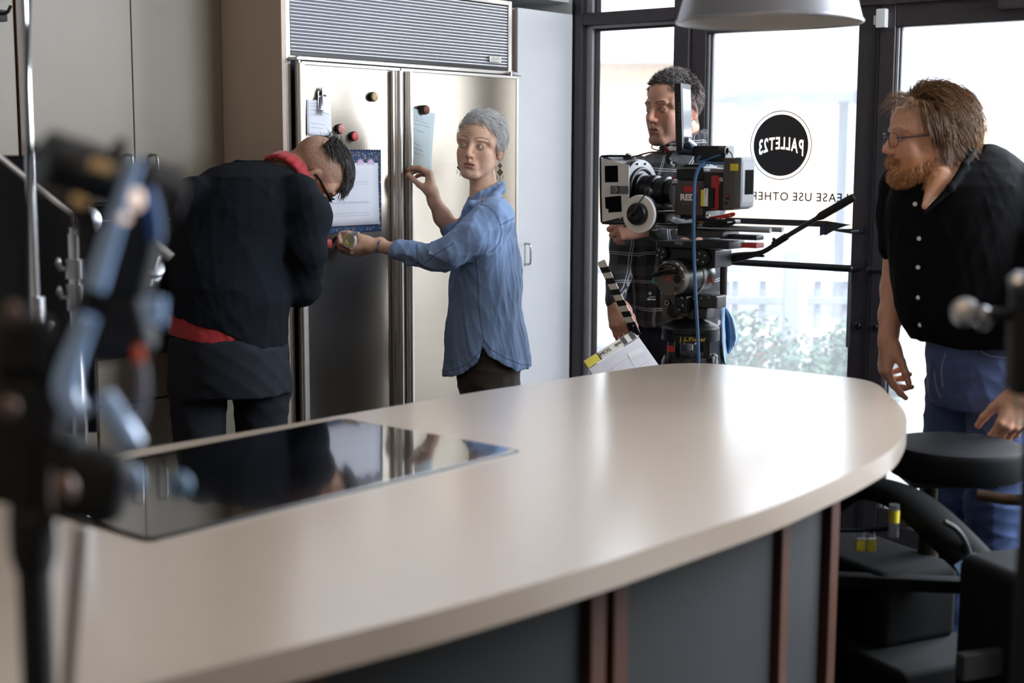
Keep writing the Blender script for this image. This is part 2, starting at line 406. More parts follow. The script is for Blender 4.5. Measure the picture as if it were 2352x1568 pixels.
nt_ = thing('door_notice', 'thin black reversed lettering on the left glass door', 'lettering', ROOM @ Matrix.Translation((XG, -1.31, 1.361)))
wx = 0.0
for word in ('PLEASE', 'USE', 'OTHER'):
    o_ = text_mesh('word', word, .046, M_decal, Matrix.Identity(4), nt_, align='LEFT', spacing=1.16, bold=.0004)
    for v in o_.data.vertices: v.co.x = -(v.co.x + wx)
    o_.data.flip_normals(); o_.matrix_local = frame((0, 0, 0), (0, -1, 0), (0, 0, 1)); wx = -min(v.co.x for v in o_.data.vertices) + .018
ar = thing('arrow_decal', 'long black arrow sticker pointing right on the left glass door', 'sticker', ROOM @ Matrix.Translation((XG, 0, 1.262)))
M_arrowblue = mat('navy_vinyl', (26, 38, 66), 0.5, noise=.05)
mb = MB(); A0, A1 = -.70, -1.195
mb.prism([(A0, .012), (A0, -.012), (A1, -.012), (A1, .012)], -.0003, .0003, frame((0, 0, 0), (0, 1, 0), (0, 0, 1)))
pts = [(-1.195, .012)] + [(-1.195 - .105 * t, .030 * (1 - t) ** 1.5 * 0 + .012 * (1 - t)) for t in (.3, .6, 1)] + [(-1.195 - .105 * t, -.042 * (1 - t) ** 1.6) for t in (.8, .6, .4, .2, 0)] + [(-1.185, -.042), (-1.185, -.012)]
mb.prism(pts, -.0003, .0003, frame((0, 0, 0), (0, 1, 0), (0, 0, 1)))
mb.build('arrow', M_decal, ar)
MB().prism([(-1.168, -.010), (-1.168, -.046), (-1.186, -.040), (-1.186, -.010)], -.0004, .0004, frame((-.0008, 0, 0), (0, 1, 0), (0, 0, 1))).build('arrow_barb', M_arrowblue, ar)

# --- outside: the paved plaza, planters, rail, posts, building (overexposed daylight)
M_pave = mat('pale_paving', (140, 142, 146), 0.8, noise=.12, scale=1.2)
M_bush = mat('dusty_green_leaves', (70, 98, 78), 0.8, noise=.3, scale=9, bump=.6, bscale=30)
M_stucco = mat('pale_stucco', (214, 184, 148), 0.9, noise=.1, scale=.8)
M_outgrey = mat('outdoor_grey_steel', (118, 126, 138), 0.6, noise=.08)
M_road = mat('asphalt_grey', (190, 190, 192), 0.85, noise=.15, scale=1)
struct(MB().box2((1.76, -40, -.14), (60, 40, -.02)), 'ground_outside', M_pave)
struct(MB().box2((1.9, -39, -.02), (59, -1.9, -.012)), 'dark_ground_added', mat('added_ground_dark', (44, 46, 50), .9, noise=.2, scale=4))  # unseen dark slab added to darken the refrigerator's lower reflection
def out_thing(name, label, cat, x, y, group=None): return thing(name, label, cat, ROOM @ Matrix.Translation((x, y, -.02)), group)
def out_box(name, label, cat, m, pa, pb, Y, depth, group=None):
    """upright block whose face spans photo points pa..pb at forward distance Y"""
    a = P(pa[0], pa[1], Y); b = P(pb[0], pb[1], Y)
    o = thing(name, label, cat, Matrix.Translation((a.x, Y, min(a.z, b.z))), group)
    return o, (b.x - a.x), abs(a.z - b.z)
# post: grey for its shaded side, its lit side painted as a pale strip
o, wd, ht = out_box('fence_post', 'grey square post standing outside behind the left glass door', 'post', None, (1806, 572), (1856, 572), 9.0, .1)
zt = P(1806, 572, 9).z
o.location.z = -.02
MB().box2((0, 0, 0), (.085, .13, zt + .02), .004, 1).build('shaft', M_outgrey, o)
MB().box2((.085, .0, 0), (wd, .13, zt + .02), .004, 1).build('facing', M_white, o)
# rails outside
rail = thing('railing', 'pale grey railing outside behind the left glass door', 'railing', Matrix.Translation((P(1500, 650, 9.6).x, 9.6, -.02)))
x1 = P(2010, 650, 9.6).x - P(1500, 650, 9.6).x
for z in (.72, .56, .34): MB().box2((0, 0, z - .025), (x1, .05, z + .025), .005, 1).build('rail', M_white if z != .56 else M_outgrey, rail)
for k in range(9): MB().box2((k * x1 / 8 - .02, .05, 0), (k * x1 / 8 + .02, .09, .74), .004, 1).build('baluster', M_outgrey, rail)
# shrubs: leafy clumps of many small leaves
random.seed(4)
def shrub(px, Y, w, h, label):
    c = P(px, 800, Y); o = thing('shrub', label, 'shrub', Matrix.Translation((c.x, Y, -.02)), 'shrubs outside the glass doors')
    mb = MB(); rs = random.Random(px)
    for k in range(2400):
        a = rs.uniform(0, 2 * math.pi); r = rs.random() ** .5 * w / 2; z = rs.random() * h * (1 - (r / (w / 2)) ** 2 * .6)
        p = Vector((math.cos(a) * r, math.sin(a) * r * .6, z + .03)); s = rs.uniform(.018, .036)
        R = Euler((rs.uniform(-1, 1), rs.uniform(-1, 1), rs.uniform(0, 6))).to_matrix()
        v = [mb.bm.verts.new(p + R @ Vector(q)) for q in ((-s, 0, 0), (0, -s * .45, s * .15), (s, 0, 0), (0, s * .45, s * .15))]
        mb.bm.faces.new(v)
    mb.build('foliage', M_bush, o)
    st = MB()
    for k in range(5): st.tube([(0, 0, 0), (rs.uniform(-.1, .1), rs.uniform(-.1, .1), h * .4), (rs.uniform(-.3, .3) * w, rs.uniform(-.2, .2) * w, h * .75)], [.012, .009, .004], 6)
    st.build('stem', M_brownedge, o)
shrub(1725, 8.2, 1.0, .64, 'green shrub outside, left of the grey post')
shrub(1962, 8.9, .62, .50, 'green shrub outside, right of the grey post')
# building and canopy across the plaza
bd = thing('building', 'pale stucco building across the plaza behind the glass', 'building', Matrix.Translation((-4, 30, -.02)))
b = MB().box2((0, 0, 0), (14, 5, 3.4)); b.build('facade', M_stucco, bd)
for k in range(4): MB().box2((1.4 + k * 3.2, -.05, .9), (3.0 + k * 3.2, .05, 2.4), .02, 1).build('window', mat('pale_window_glass', (190, 196, 206), .3, noise=.05), bd)
MB().box2((-.2, -.4, 3.4), (14.2, 5.2, 3.7), .05, 1).build('parapet', M_white, bd)
cn = thing('canopy', 'grey flat patio canopy outside above the right glass door', 'canopy', Matrix.Translation((P(1700, 100, 12).x, 12, -.02)))
z0 = P(2200, 205, 12).z
MB().box2((0, 0, z0 + .02), (7, 3.0, z0 + .34), .03, 1).build('roof', mat('pale_canopy_metal', (196, 202, 210), .6, noise=.05), cn)
for k in range(5): MB().box2((.4 + k * 1.5, .1, z0 - .1), (.5 + k * 1.5, 2.9, z0 + .03), .01, 1).build('beam', mat('pale_canopy_metal', None), cn)
for k in range(2): MB().cyl((1.2 + k * 5.2, 1.5, 0), (1.2 + k * 5.2, 1.5, z0), .05).build('post', M_outgrey, cn)
tb = thing('patio_table', 'pale patio table outside behind the tall sidelight window', 'table', Matrix.Translation((P(1450, 650, 10).x, 10.5, -.02)))
MB().box2((-.8, -.4, .70), (.8, .4, .74), .01).build('table_top', M_outgrey, tb)
for x in (-.7, .7):
    for y in (-.3, .3): MB().cyl((x, y, 0), (x, y, .70), .025).build('leg', M_outgrey, tb)
kb = thing('kerb', 'low pale kerb wall outside the right glass door', 'kerb', ROOM @ Matrix.Translation((4.4, -3.6, -.02)))
MB().box2((0, 0, 0), (.25, 3.0, .22), .02).build('kerb_stone', M_white, kb)

# ------------------------------------------------------------------ refrigerator
M_brushed = mat('brushed_stainless', (188, 178, 164), 0.30, 1.0, noise=.04, scale=4, stretch=(1, 1, 90))
M_trimsteel = mat('polished_trim', (226, 222, 216), 0.42, 1.0, noise=.03, scale=30)
aniso(M_brushed, .82, (0, 0, 1))
M_louvre = mat('louvre_steel', (240, 240, 246), 0.3, 0.4, noise=.02, scale=20)
M_dark_in = mat('dark_recess', (30, 28, 48), 0.7, noise=.05)
fr = thing('refrigerator', 'built in double door stainless steel refrigerator with louvred grille', 'refrigerator', ROOM.copy())
FW = 1.22
b = MB().box2((.012, .03, .10), (FW - .012, .62, 2.12)); b.use(M_dark_in); b.build('carcass', M_dark_in, fr)
MB().box2((.03, .06, 0), (FW - .03, .60, .10)).build('toe_kick', M_black, fr)
b = MB(); b.box2((0, -.006, .10), (.022, .03, 2.13), .002, 1).box2((FW - .022, -.006, 1.842), (FW, .03, 2.13), .002, 1).box2((FW - .010, -.0, .10), (FW + .004, .03, 1.842), .002, 1).box2((.022, -.006, 2.112), (FW - .022, .03, 2.13), .002, 1).box2((.012, -.008, 1.838), (FW + .006, .03, 1.853), .003, 1)
b.build('surround_frame', M_trimsteel, fr)
lv = MB(); n = 21
for k in range(n):
    z = 1.869 + k * .01165
    lv.box((FW / 2, .004, z), (FW - .05, .016, .0052), Matrix.Rotation(math.radians(-24), 3, 'X'), .0015, 1)
lv.build('louvre_grille', M_louvre, fr)
MB().box2((.022, .016, 1.855), (FW - .022, .026, 2.112)).build('grille_backing', M_dark_in, fr)
MB().box2((.024, -.004, 1.854), (FW - .024, .012, 1.866), .001, 1).build('grille_rail', M_darkgrey, fr)
b = MB(); b.box2((1.075, -.012, 1.884), (1.145, -.004, 1.908), .002); b.build('nameplate', M_trimsteel, fr)
M_engrave = mat('engraved_grey', (120, 124, 130), 0.5, noise=.02)
b = MB()
b.tube([(1.11 + .024 * math.cos(a), -.0125, 1.896 + .0065 * math.sin(a)) for a in [2 * math.pi * i / 28 for i in range(28)]], .0006, 5, True)
b.tube([(1.094 + .0032 * i, -.0125, 1.8965 + .0014 * math.sin(i * 2.1)) for i in range(11)], .0006, 5); b.build('nameplate_mark', M_engrave, fr)
def fr_door(x0, x1, handle_side, zt=1.832):
    d = MB().box2((x0 + .012, -.046, .108), (x1 - .012, -.012, zt - .010), .004).build('door', M_brushed, fr)
    t = MB()
    for xx in (x0, x1 - .014): t.box2((xx, -.050, .10), (xx + .014, -.008, zt), .004)
    t.box2((x0, -.050, zt - .012), (x1, -.008, zt), .003).box2((x0, -.050, .10), (x1, -.008, .112), .003)
    t.build('door_trim', M_trimsteel, d)
    hx = x1 - .012 if handle_side > 0 else x0 + .012
    h = MB(); s = handle_side
    # full length pull: rounded bar on a web, a finger recess behind it
    h.box2((hx - s * .040, -.062, .112), (hx - s * .004, -.046, zt - .012), .005)
    h.lathe([(.0105, .0), (.0105, zt - .124)], (hx - s * .012, -.068, .112), (0, 0, 1), 16)
    h.box2((hx - s * .030, -.066, .112), (hx - s * .020, -.058, zt - .012), .002, 1)
    h.build('pull_handle', M_trimsteel, d)
    return d
dl = fr_door(.034, .517, 1); dr = fr_door(.523, 1.212, -1)
hg = MB()
hg.box2((.010, -.05, 1.833), (.036, .0, 1.846), .004).cyl((.024, -.040, 1.826), (.024, -.040, 1.848), .009, n=14)
hg.build('hinge', M_steel, fr)
hg = MB()
hg.box2((FW - .045, -.05, 1.833), (FW + .012, .0, 1.848), .003).cyl((FW - .05, -.04, 1.828), (FW - .05, -.04, 1.848), .008, n=14)
hg.build('hinge', M_steel, fr)
MB().cyl((.026, -.045, .105), (.026, -.045, 1.826), .009, n=14).build('hinge_rod', M_trimsteel, fr)
FD = -.0465   # door face

# ------------------------------------------------------------------ tall cabinetry
def rthing(name, label, cat, group=None): return thing(name, label, cat, ROOM.copy(), group)
def bar_pull(mb, p, axis, L, out=(0, -1, 0), r=.005, reach=.032):
    p, a, o = Vector(p), Vector(axis), Vector(out)
    A, B = p - a * L / 2, p + a * L / 2
    mb.tube([A, A + o * reach * .8, A + o * reach + a * .008, B + o * reach - a * .008, B + o * reach * .8, B], r, 10, smooth=2)
pt = rthing('pantry_cabinet', 'tall light grey pantry cabinet between the refrigerator and the window', 'cabinet')
MB().box2((FW + .026, .012, .0), (1.628, .65, 2.108)).build('body', M_pantry, pt)
d = MB().box2((FW + .030, -.012, .10), (1.622, .010, 2.108), .002, 1).build('door', M_pantry, pt)
h = MB(); bar_pull(h, (1.302, -.012, 1.111), (0, 0, 1), .085, r=.0045); h.build('handle', M_steel, d)
MB().box2((FW + .03, -.004, 0), (1.62, .01, .096)).build('plinth', M_plinth, pt)
MB().box2((FW + .001, .0, 1.86), (FW + .024, .30, 2.10)).build('recess_shade_strip', M_brownedge, pt)  # brown strip imitates the shaded recess side beside the grille

ep = rthing('refrigerator_end_panel', 'tall putty coloured side panel left of the refrigerator', 'panel')
MB().box2((-.020, -.008, 0), (-.001, .655, 2.9), .001, 1).build('panel', M_panel, ep)

uc = rthing('wall_cabinet', 'beige two door wall cabinet left of the refrigerator', 'cabinet')
MB().box2((-.815, .322, 1.365), (-.022, .65, 2.445)).build('body', M_laminate, uc)
for x0, x1, hx in ((-.812, -.401, -.436), (-.3975, -.024, -.335)):
    d = MB().box2((x0, .300, 1.36), (x1, .3205, 2.44), .0015, 1).build('door', M_laminate, uc)
    h = MB(); bar_pull(h, (hx, .300, 1.445), (0, 0, 1), .14, r=.005, reach=.036); h.build('handle', M_steel, d)

lc = rthing('tall_end_cabinet', 'beige tall cabinet at the far left edge of the kitchen run', 'cabinet')
MB().box2((-1.75, .30, .96), (-.842, .65, 2.445)).build('body', M_laminate, lc)
MB().box2((-1.74, .275, .97), (-.846, .298, 2.44), .0015, 1).build('door', M_laminate, lc)
MB().box2((-.842, .268, .955), (-.818, .65, 2.445), .001, 1).build('edge_panel', M_brownedge, lc)
for z, nm in ((1.935, 1), (2.0, 2)):
    hk = thing('wall_bracket', 'dark metal bracket on the far left cabinet, %s of two' % ('lower' if nm == 1 else 'upper'), 'bracket', ROOM @ Matrix.Translation((-.885 + (nm - 1) * .0, .275, z)))
    MB().box2((-.05, -.012, -.022), (.012, 0, .012), .003).build('plate', M_blackmatte, hk)
    MB().tube([(-.02, -.01, 0), (-.02, -.06, -.004), (-.012, -.07, .02)], .005, 8, smooth=1).build('hook', M_blackmatte, hk)

# black built in oven between the wall cabinet and the worktop, plus the drawer base below
ov = rthing('built_in_oven', 'black glass oven built in under the beige wall cabinet', 'oven')
MB().box2((-.815, .30, .955), (-.024, .65, 1.358)).build('housing', M_black, ov)
od = MB().box2((-.80, .278, .965), (-.16, .300, 1.352), .003).build('oven_door', M_screen, ov)
h = MB(); bar_pull(h, (-.48, .278, 1.30), (1, 0, 0), .52, r=.007, reach=.04); h.build('handle', M_chrome, od)
MB().box2((-.155, .282, .965), (-.03, .300, 1.352), .003).build('control_panel', M_screen, ov)
bc = rthing('drawer_base_cabinet', 'beige base cabinet with drawers behind the man in navy', 'cabinet')
MB().box2((-1.66, .022, .10), (-.024, .65, .905)).build('body', M_laminate, bc)
MB().box2((-1.66, .08, 0), (-.024, .62, .10)).build('plinth', M_plinth, bc)
for (x0, x1) in ((-1.65, -.79), (-.782, -.026)):
    for (z0, z1) in ((.752, .892), (.44, .744), (.115, .432)):
        d = MB().box2((x0, 0, z0), (x1, .021, z1), .002, 1).build('drawer', M_laminate, bc)
        h = MB(); bar_pull(h, ((x0 + x1) / 2, 0, z1 - .055), (1, 0, 0), .16, r=.0045); h.build('handle', M_steel, d)
wt = rthing('back_worktop', 'dark worktop on the drawer base along the back wall', 'worktop')
MB().box2((-1.67, -.015, .906), (-.022, .655, .945), .004).build('slab', M_blackmatte, wt)

# ------------------------------------------------------------------ island
OUT = [(-3.3, -1.20), (-1.9, -1.235), (-1.555, -1.261), (-1.341, -1.282), (-1.0, -1.306), (-.618, -1.330), (-.245, -1.378), (.0, -1.410), (.10, -1.425), (.175, -1.450), (.235, -1.500),
       (.262, -1.56), (.272, -1.65), (.278, -1.764), (.280, -1.90), (.278, -1.97), (.255, -2.035), (.190, -2.098), (.08, -2.170), (-.05, -2.258), (-.20, -2.340), (-.36, -2.405), (-.55, -2.462), (-.75, -2.489), (-.95, -2.502), (-1.16, -2.508), (-1.365, -2.497), (-1.625, -2.480), (-1.805, -2.460), (-1.963, -2.437), (-2.10, -2.410), (-2.5, -2.33), (-3.3, -2.15)]
def catmull(pts, lo, hi, n=5):
    out = []
    for i, p in enumerate(pts):
        if i < lo or i >= hi: out.append(p); continue
        a, b, c, d = [Vector(pts[k]) for k in (i - 1, i, i + 1, i + 2)]
        for t in [k / n for k in range(n)]:
            q = .5 * (2 * b + (c - a) * t + (2 * a - 5 * b + 4 * c - d) * t * t + (3 * b - a - 3 * c + d) * t ** 3); out.append((q.x, q.y))
    return out
OUT = catmull(OUT, 5, len(OUT) - 3)
M_counter = mat('pale_solid_surface', (192, 173, 154), 0.34, noise=.03, scale=2.5, spec=.8, coat=1.0, coatr=.20)
M_counter.node_tree.nodes['Principled BSDF'].inputs['Coat IOR'].default_value = 2.3
ct = rthing('countertop', 'large pale island countertop with rounded far end', 'countertop')
MB().prism(OUT, .870, .915, bevel=.012, seg=4).build('slab', M_counter, ct, smooth=50)
M_islandpanel = mat('charcoal_laminate', (33, 35, 37), 0.6, noise=.06, scale=10)
M_strip = mat('reddish_wood_strip', (80, 44, 28), 0.5, noise=.25, scale=25, stretch=(1, 1, .08))
isl = rthing('kitchen_island', 'charcoal panelled island base with reddish wood strips', 'island')
base = []
for (x, y) in [(-3.2, -2.05), (-2.0, -2.33), (-1.6, -2.372), (-1.2, -2.392), (-.95, -2.388), (-.78, -2.374), (-.66, -2.358)]: base.append((x, y))
end = [(-.60, -2.34), (-.10, -2.02), (-.04, -1.95), (-.04, -1.6), (-.2, -1.47), (-.6, -1.43), (-3.2, -1.32)]
MB().prism(base + end, .09, .868).build('body', M_islandpanel, isl)
MB().prism([(x * 1.0, y + .06 if y < -1.9 else y - .06) for x, y in base] + [(x - .07, y + (.05 if y < -1.9 else -.05)) for x, y in end], 0, .09).build('plinth', M_plinth, isl)
def base_y(x):
    for (x0, y0), (x1, y1) in zip(base[:-1], base[1:]):
        if x0 <= x <= x1: return y0 + (y1 - y0) * (x - x0) / (x1 - x0)
    return base[-1][1]
for xc in (-.625, -.89, -1.452, -1.512, -2.08, -2.14):
    ya = base_y(xc)
    b = MB(); R = Matrix.Rotation(math.atan2(base_y(xc + .05) - base_y(xc - .05), .1), 3, 'Z')
    b.box((xc, ya - .006, .48), (.040, .02, .776), R, .002, 1); b.build('wood_strip', M_strip, isl)
    b = MB(); b.box((xc + .024, ya - .002, .48), (.008, .012, .776), R); b.build('shadow_gap', M_gasket, isl)

# cooktop: black glass let into the counter
M_ctglass = mat('black_cooktop_glass', (8, 9, 10), 0.035, noise=.04, scale=8, spec=.9, coat=1)
ck = rthing('cooktop', 'black glass cooktop let into the pale counter', 'cooktop')
cu, cv = Vector((.9885, .012)), None
c0 = Vector((-1.082, -1.882)); ux = Vector((.991, -.0)).normalized(); 
def rrect(x0, y0, x1, y1, r, n=5):
    p = []
    for (cx, cy, a0) in ((x1 - r, y0 + r, -90), (x1 - r, y1 - r, 0), (x0 + r, y1 - r, 90), (x0 + r, y0 + r, 180)):
        for i in range(n + 1):
            a = math.radians(a0 + 90 * i / n); p.append((cx + r * math.cos(a), cy + r * math.sin(a)))
    return p
CKM = Matrix.Translation((-1.082, -1.882, .9155)) @ rot('Z', -1.5)
MB().prism(rrect(-.905, 0, 0, .525, .014), 0, .005, bevel=.002, seg=2).build('glass_top', M_ctglass, ck, matrix=CKM)
MB().prism(rrect(-.909, -.004, .004, .529, .016), -.0005, .0028).build('edge_frame', M_blackmetal, ck, matrix=CKM)
# ------------------------------------------------------------------ papers and magnets on the refrigerator
M_paper = mat('white_paper', (226, 228, 238), 0.85, noise=.015, scale=20)
M_paperblue = mat('pale_blue_paper', (206, 220, 222), 0.85, noise=.015, scale=20)
M_pencil = mat('pencil_grey', (150, 150, 165), 0.9, noise=.05)
def fp(px, py): return on_plane(px, py, RW(0, FD, 0), ROOM.to_3x3() @ Vector((0, 1, 0)))
def froom(px, py): q = ROOM.inverted() @ fp(px, py); return q.x, q.z
def paper_sheet(name, label, corners, m, lift, seed, lines, curl=.008):
    """corners: tl, tr, br, bl photo points on the refrigerator face"""
    tl, tr, br, bl = [Vector((froom(*c)[0], 0, froom(*c)[1])) for c in corners]
    o = thing(name, label, 'paper', ROOM @ Matrix.Translation((tl.x, FD, tl.z)))
    def pt(u, v, d=0):
        a = tl.lerp(tr, u); b = bl.lerp(br, u); q = a.lerp(b, v) - tl
        return Vector((q.x, -.001 - lift * v * v - curl * math.sin(u * 2.6) * v - d, q.z))
    MB().grid(lambda u, v: pt(u, v), 8, 10).build('sheet', m, o, solid=.0005)
    rs = random.Random(seed); mb = MB()
    for (u0, v0, L, wd) in lines:
        k = int(L * 26); p = []
        for i in range(k + 1): p.append(pt(u0 + L * i / k, v0 + .03 * (i / k) + wd * rs.uniform(-1, 1), .0008))
        mb.tube(p, .0006, 4)
    mb.build('handwriting', M_pencil, o); return o
paper_sheet('note_paper', 'white note sheet held by a metal clip on the left refrigerator door', [(700, 233), (755, 234), (755, 316), (699, 313)], M_paper, .004, 3,
            [(.1, .08, .35, .012), (.1, .16, .45, .012), (.12, .27, .3, .012), (.15, .40, .25, .01), (.12, .66, .6, .012), (.15, .77, .45, .012)])
paper_sheet('letter_sheet', 'pale blue written sheet under a magnet on the right refrigerator door', [(927, 247), (995, 262), (979, 398), (921, 386)], M_paperblue, .012, 5,
            [(.1, .12, .5, .012), (.12, .17, .62, .012), (.1, .23, .7, .012), (.14, .33, .5, .012), (.2, .56, .3, .01), (.16, .64, .45, .012), (.3, .72, .35, .01)], .01)
# calendar
M_calblue = mat('navy_floral_board', (34, 62, 104), 0.7, noise=.1, scale=60)
cal_c = [(741, 347), (870, 350), (868, 541), (741, 541)]
ctl, ctr, cbr, cbl = [Vector((froom(*c)[0], 0, froom(*c)[1])) for c in cal_c]
cal = thing('wall_calendar', 'calendar pad with navy floral border on the left refrigerator door', 'calendar', ROOM @ Matrix.Translation((ctl.x, FD, ctl.z)))
CWd, CHt = ctr.x - ctl.x, ctl.z - cbl.z
xl = -.12
MB().grid(lambda u, v: Vector((xl + .006 + (CWd - xl - .024) * u, -.0055 - .006 * v * v, -.046 - (CHt - .072) * v)), 6, 8).build('page', M_paper, cal, solid=.0006)
sp = MB()
for k in range(30): sp.lathe([(.004, -.0008), (.0045, 0), (.004, .0008)], (xl + .012 + k * (CWd - xl - .02) / 29, -.005, -.002), (1, 0, 0), 8)
sp.build('spiral_binding', M_steel, cal)
M_gold = mat('gold_petal', (206, 170, 120), .7, noise=.1); M_pink = mat('lilac_petal', (216, 190, 222), .7, noise=.05); M_teal = mat('teal_petal', (70, 150, 160), .7, noise=.05)
rs = random.Random(8); fl = MB()
def petal(c, a, L, w, m):
    fl.use(m); d = Vector((math.cos(a), 0, math.sin(a))); e = Vector((-d.z, 0, d.x)); c = Vector(c)
    fl.bm.faces.new([fl.bm.verts.new(q) for q in (c, c + d * L * .6 + e * w, c + d * L, c + d * L * .6 - e * w)]).material_index = fl.cur
for k in range(95):
    x = rs.uniform(xl + .01, CWd - .006); z = -rs.uniform(.008, .040)
    petal((x, -.0048, z), rs.uniform(0, 6.3), rs.uniform(.004, .009), .0018, M_gold if rs.random() < .85 else M_teal)
for x in [xl + .03 + i * .052 for i in range(7) if xl + .03 + i * .052 < CWd - .008]:
    for k in range(9): petal((x, -.0068, -.050), math.pi * k / 8, .022, .0028, M_pink)
for k in range(34): petal((CWd - .010 + rs.uniform(-.005, .006), -.0048, -rs.uniform(.05, CHt - .006)), rs.uniform(0, 6.3), rs.uniform(.004, .010), .002, rs.choice([M_gold, M_gold, M_teal, M_pink]))
for k in range(36): petal((rs.uniform(xl + .01, CWd - .01), -.0048, -CHt + rs.uniform(.005, .018)), rs.uniform(0, 6.3), rs.uniform(.004, .009), .002, rs.choice([M_gold, M_pink, M_teal]))
fl.use(M_calblue).box2((xl, -.004, -CHt), (CWd, -.001, 0), .001, 1); fl.build('backing_board', None, cal)
mb = MB()
for v in (.30, .34, .62, .64, .80, .84):
    x0 = rs.uniform(.05, .3); k = 40
    mb.tube([(xl + (CWd - xl) * (x0 + (.85 - x0) * i / k), -.0075 - .006 * v * v, -.046 - (CHt - .072) * v + rs.uniform(-.0012, .0012)) for i in range(k)], .0004, 4)
mb.build('handwriting', M_pencil, cal)
# round magnets
M_mag1 = mat('gold_black_pattern', (196, 166, 112), .5, noise=.7, scale=160); M_mag2 = mat('pink_floral_pattern', (196, 130, 120), .5, noise=.55, scale=140)
M_mag3 = mat('red_striped_cap', (206, 84, 88), .5, noise=.3, scale=8, stretch=(1, 1, 30)); M_mag4 = mat('dark_orange_pattern', (120, 66, 40), .5, noise=.75, scale=150)
for (px, py, m, lab) in ((850, 225, M_mag1, 'round gold patterned magnet alone near the top of the left refrigerator door'), (774, 299, M_mag2, 'round pink patterned magnet beside the white note'),
                         (806, 316, M_mag3, 'round red striped magnet above the calendar'), (963, 254, M_mag4, 'round dark patterned magnet holding the pale blue sheet'), (747, 562, M_mag3, 'round red striped magnet below the calendar')):
    x, z = froom(px, py); off = .014 if py == 254 else 0
    o = thing('fridge_magnet', lab, 'magnet', ROOM @ Matrix.Translation((x, FD - .001, z)), 'round magnets on the refrigerator')
    MB().lathe([(.0165, 0), (.0175, .003), (.0175, .010 + off), (.0165, .012 + off)], (0, 0, 0), (0, -1, 0), 28).build('magnet_body', M_blackmatte, o)
    MB().lathe([(.0165, .012 + off), (.0150, .0155 + off), (.009, .0185 + off), (.0001, .0192 + off)], (0, 0, 0), (0, -1, 0), 28).build('cap', m, o)
x, z = froom(727, 232)
cl = thing('paper_clip', 'large silver spring clip holding the white note on the refrigerator', 'clip', ROOM @ Matrix.Translation((x, FD - .002, z)))
MB().box((.008, -.004, -.004), (.034, .006, .066), Matrix.Rotation(math.radians(0), 3, 'Y'), .002).build('back_jaw', M_chrome, cl)
MB().box((.012, -.020, -.004), (.030, .003, .092), Matrix.Rotation(math.radians(10), 3, 'Y') @ Matrix.Rotation(math.radians(-14), 3, 'X'), .001, 1).build('front_jaw', M_steel, cl)
MB().tube([(.0, -.006, .008), (.006, -.018, .014), (.018, -.018, .014), (.024, -.006, .008)], .004, 10, smooth=2).build('spring', M_chrome, cl)

# ------------------------------------------------------------------ pendant lamp over the island end
pc = P(1760, 46, 3.5)
M_lampout = mat('brushed_nickel_shade', (150, 148, 152), 0.33, 0.95, noise=.06, scale=6, stretch=(1, 1, .05))
M_lampin = mat('grey_shade_lining', (196, 192, 190), 0.6, 0.0, noise=.03)
pl = thing('pendant_lamp', 'brushed metal bell pendant lamp hanging above the island end', 'lamp', Matrix.Translation(pc))
R0 = 207 * 3.5 / F_PX
prof = [(R0, 0), (R0 * .985, .006), (R0 * .93, .05), (R0 * .80, .11), (R0 * .55, .18), (R0 * .30, .225), (.045, .25), (.03, .30)]
MB().lathe(prof, n=64, cap=False).build('shade', M_lampout, pl, solid=.002)
MB().lathe([(r * .982, h) for r, h in prof[:-1]], n=64, cap=False).build('lining', M_lampin, pl)
MB().tube([(math.cos(2 * math.pi * i / 64) * R0, math.sin(2 * math.pi * i / 64) * R0, 0) for i in range(64)], .003, 8, True).build('rim', M_steel, pl)
MB().lathe([(.02, .30), (.022, .22), (.03, .17), (.045, .12), (.045, .09), (.03, .065), (.0001, .055)], n=24).build('bulb', M_white, pl)
MB().cyl((0, 0, .29), (0, 0, 3.1 - pc.z), .006, n=10).build('cord', M_black, pl)
MB().lathe([(.06, 0), (.06, -.02), (.02, -.035)], (0, 0, 3.1 - pc.z), n=24).build('ceiling_rose', M_steel, pl)
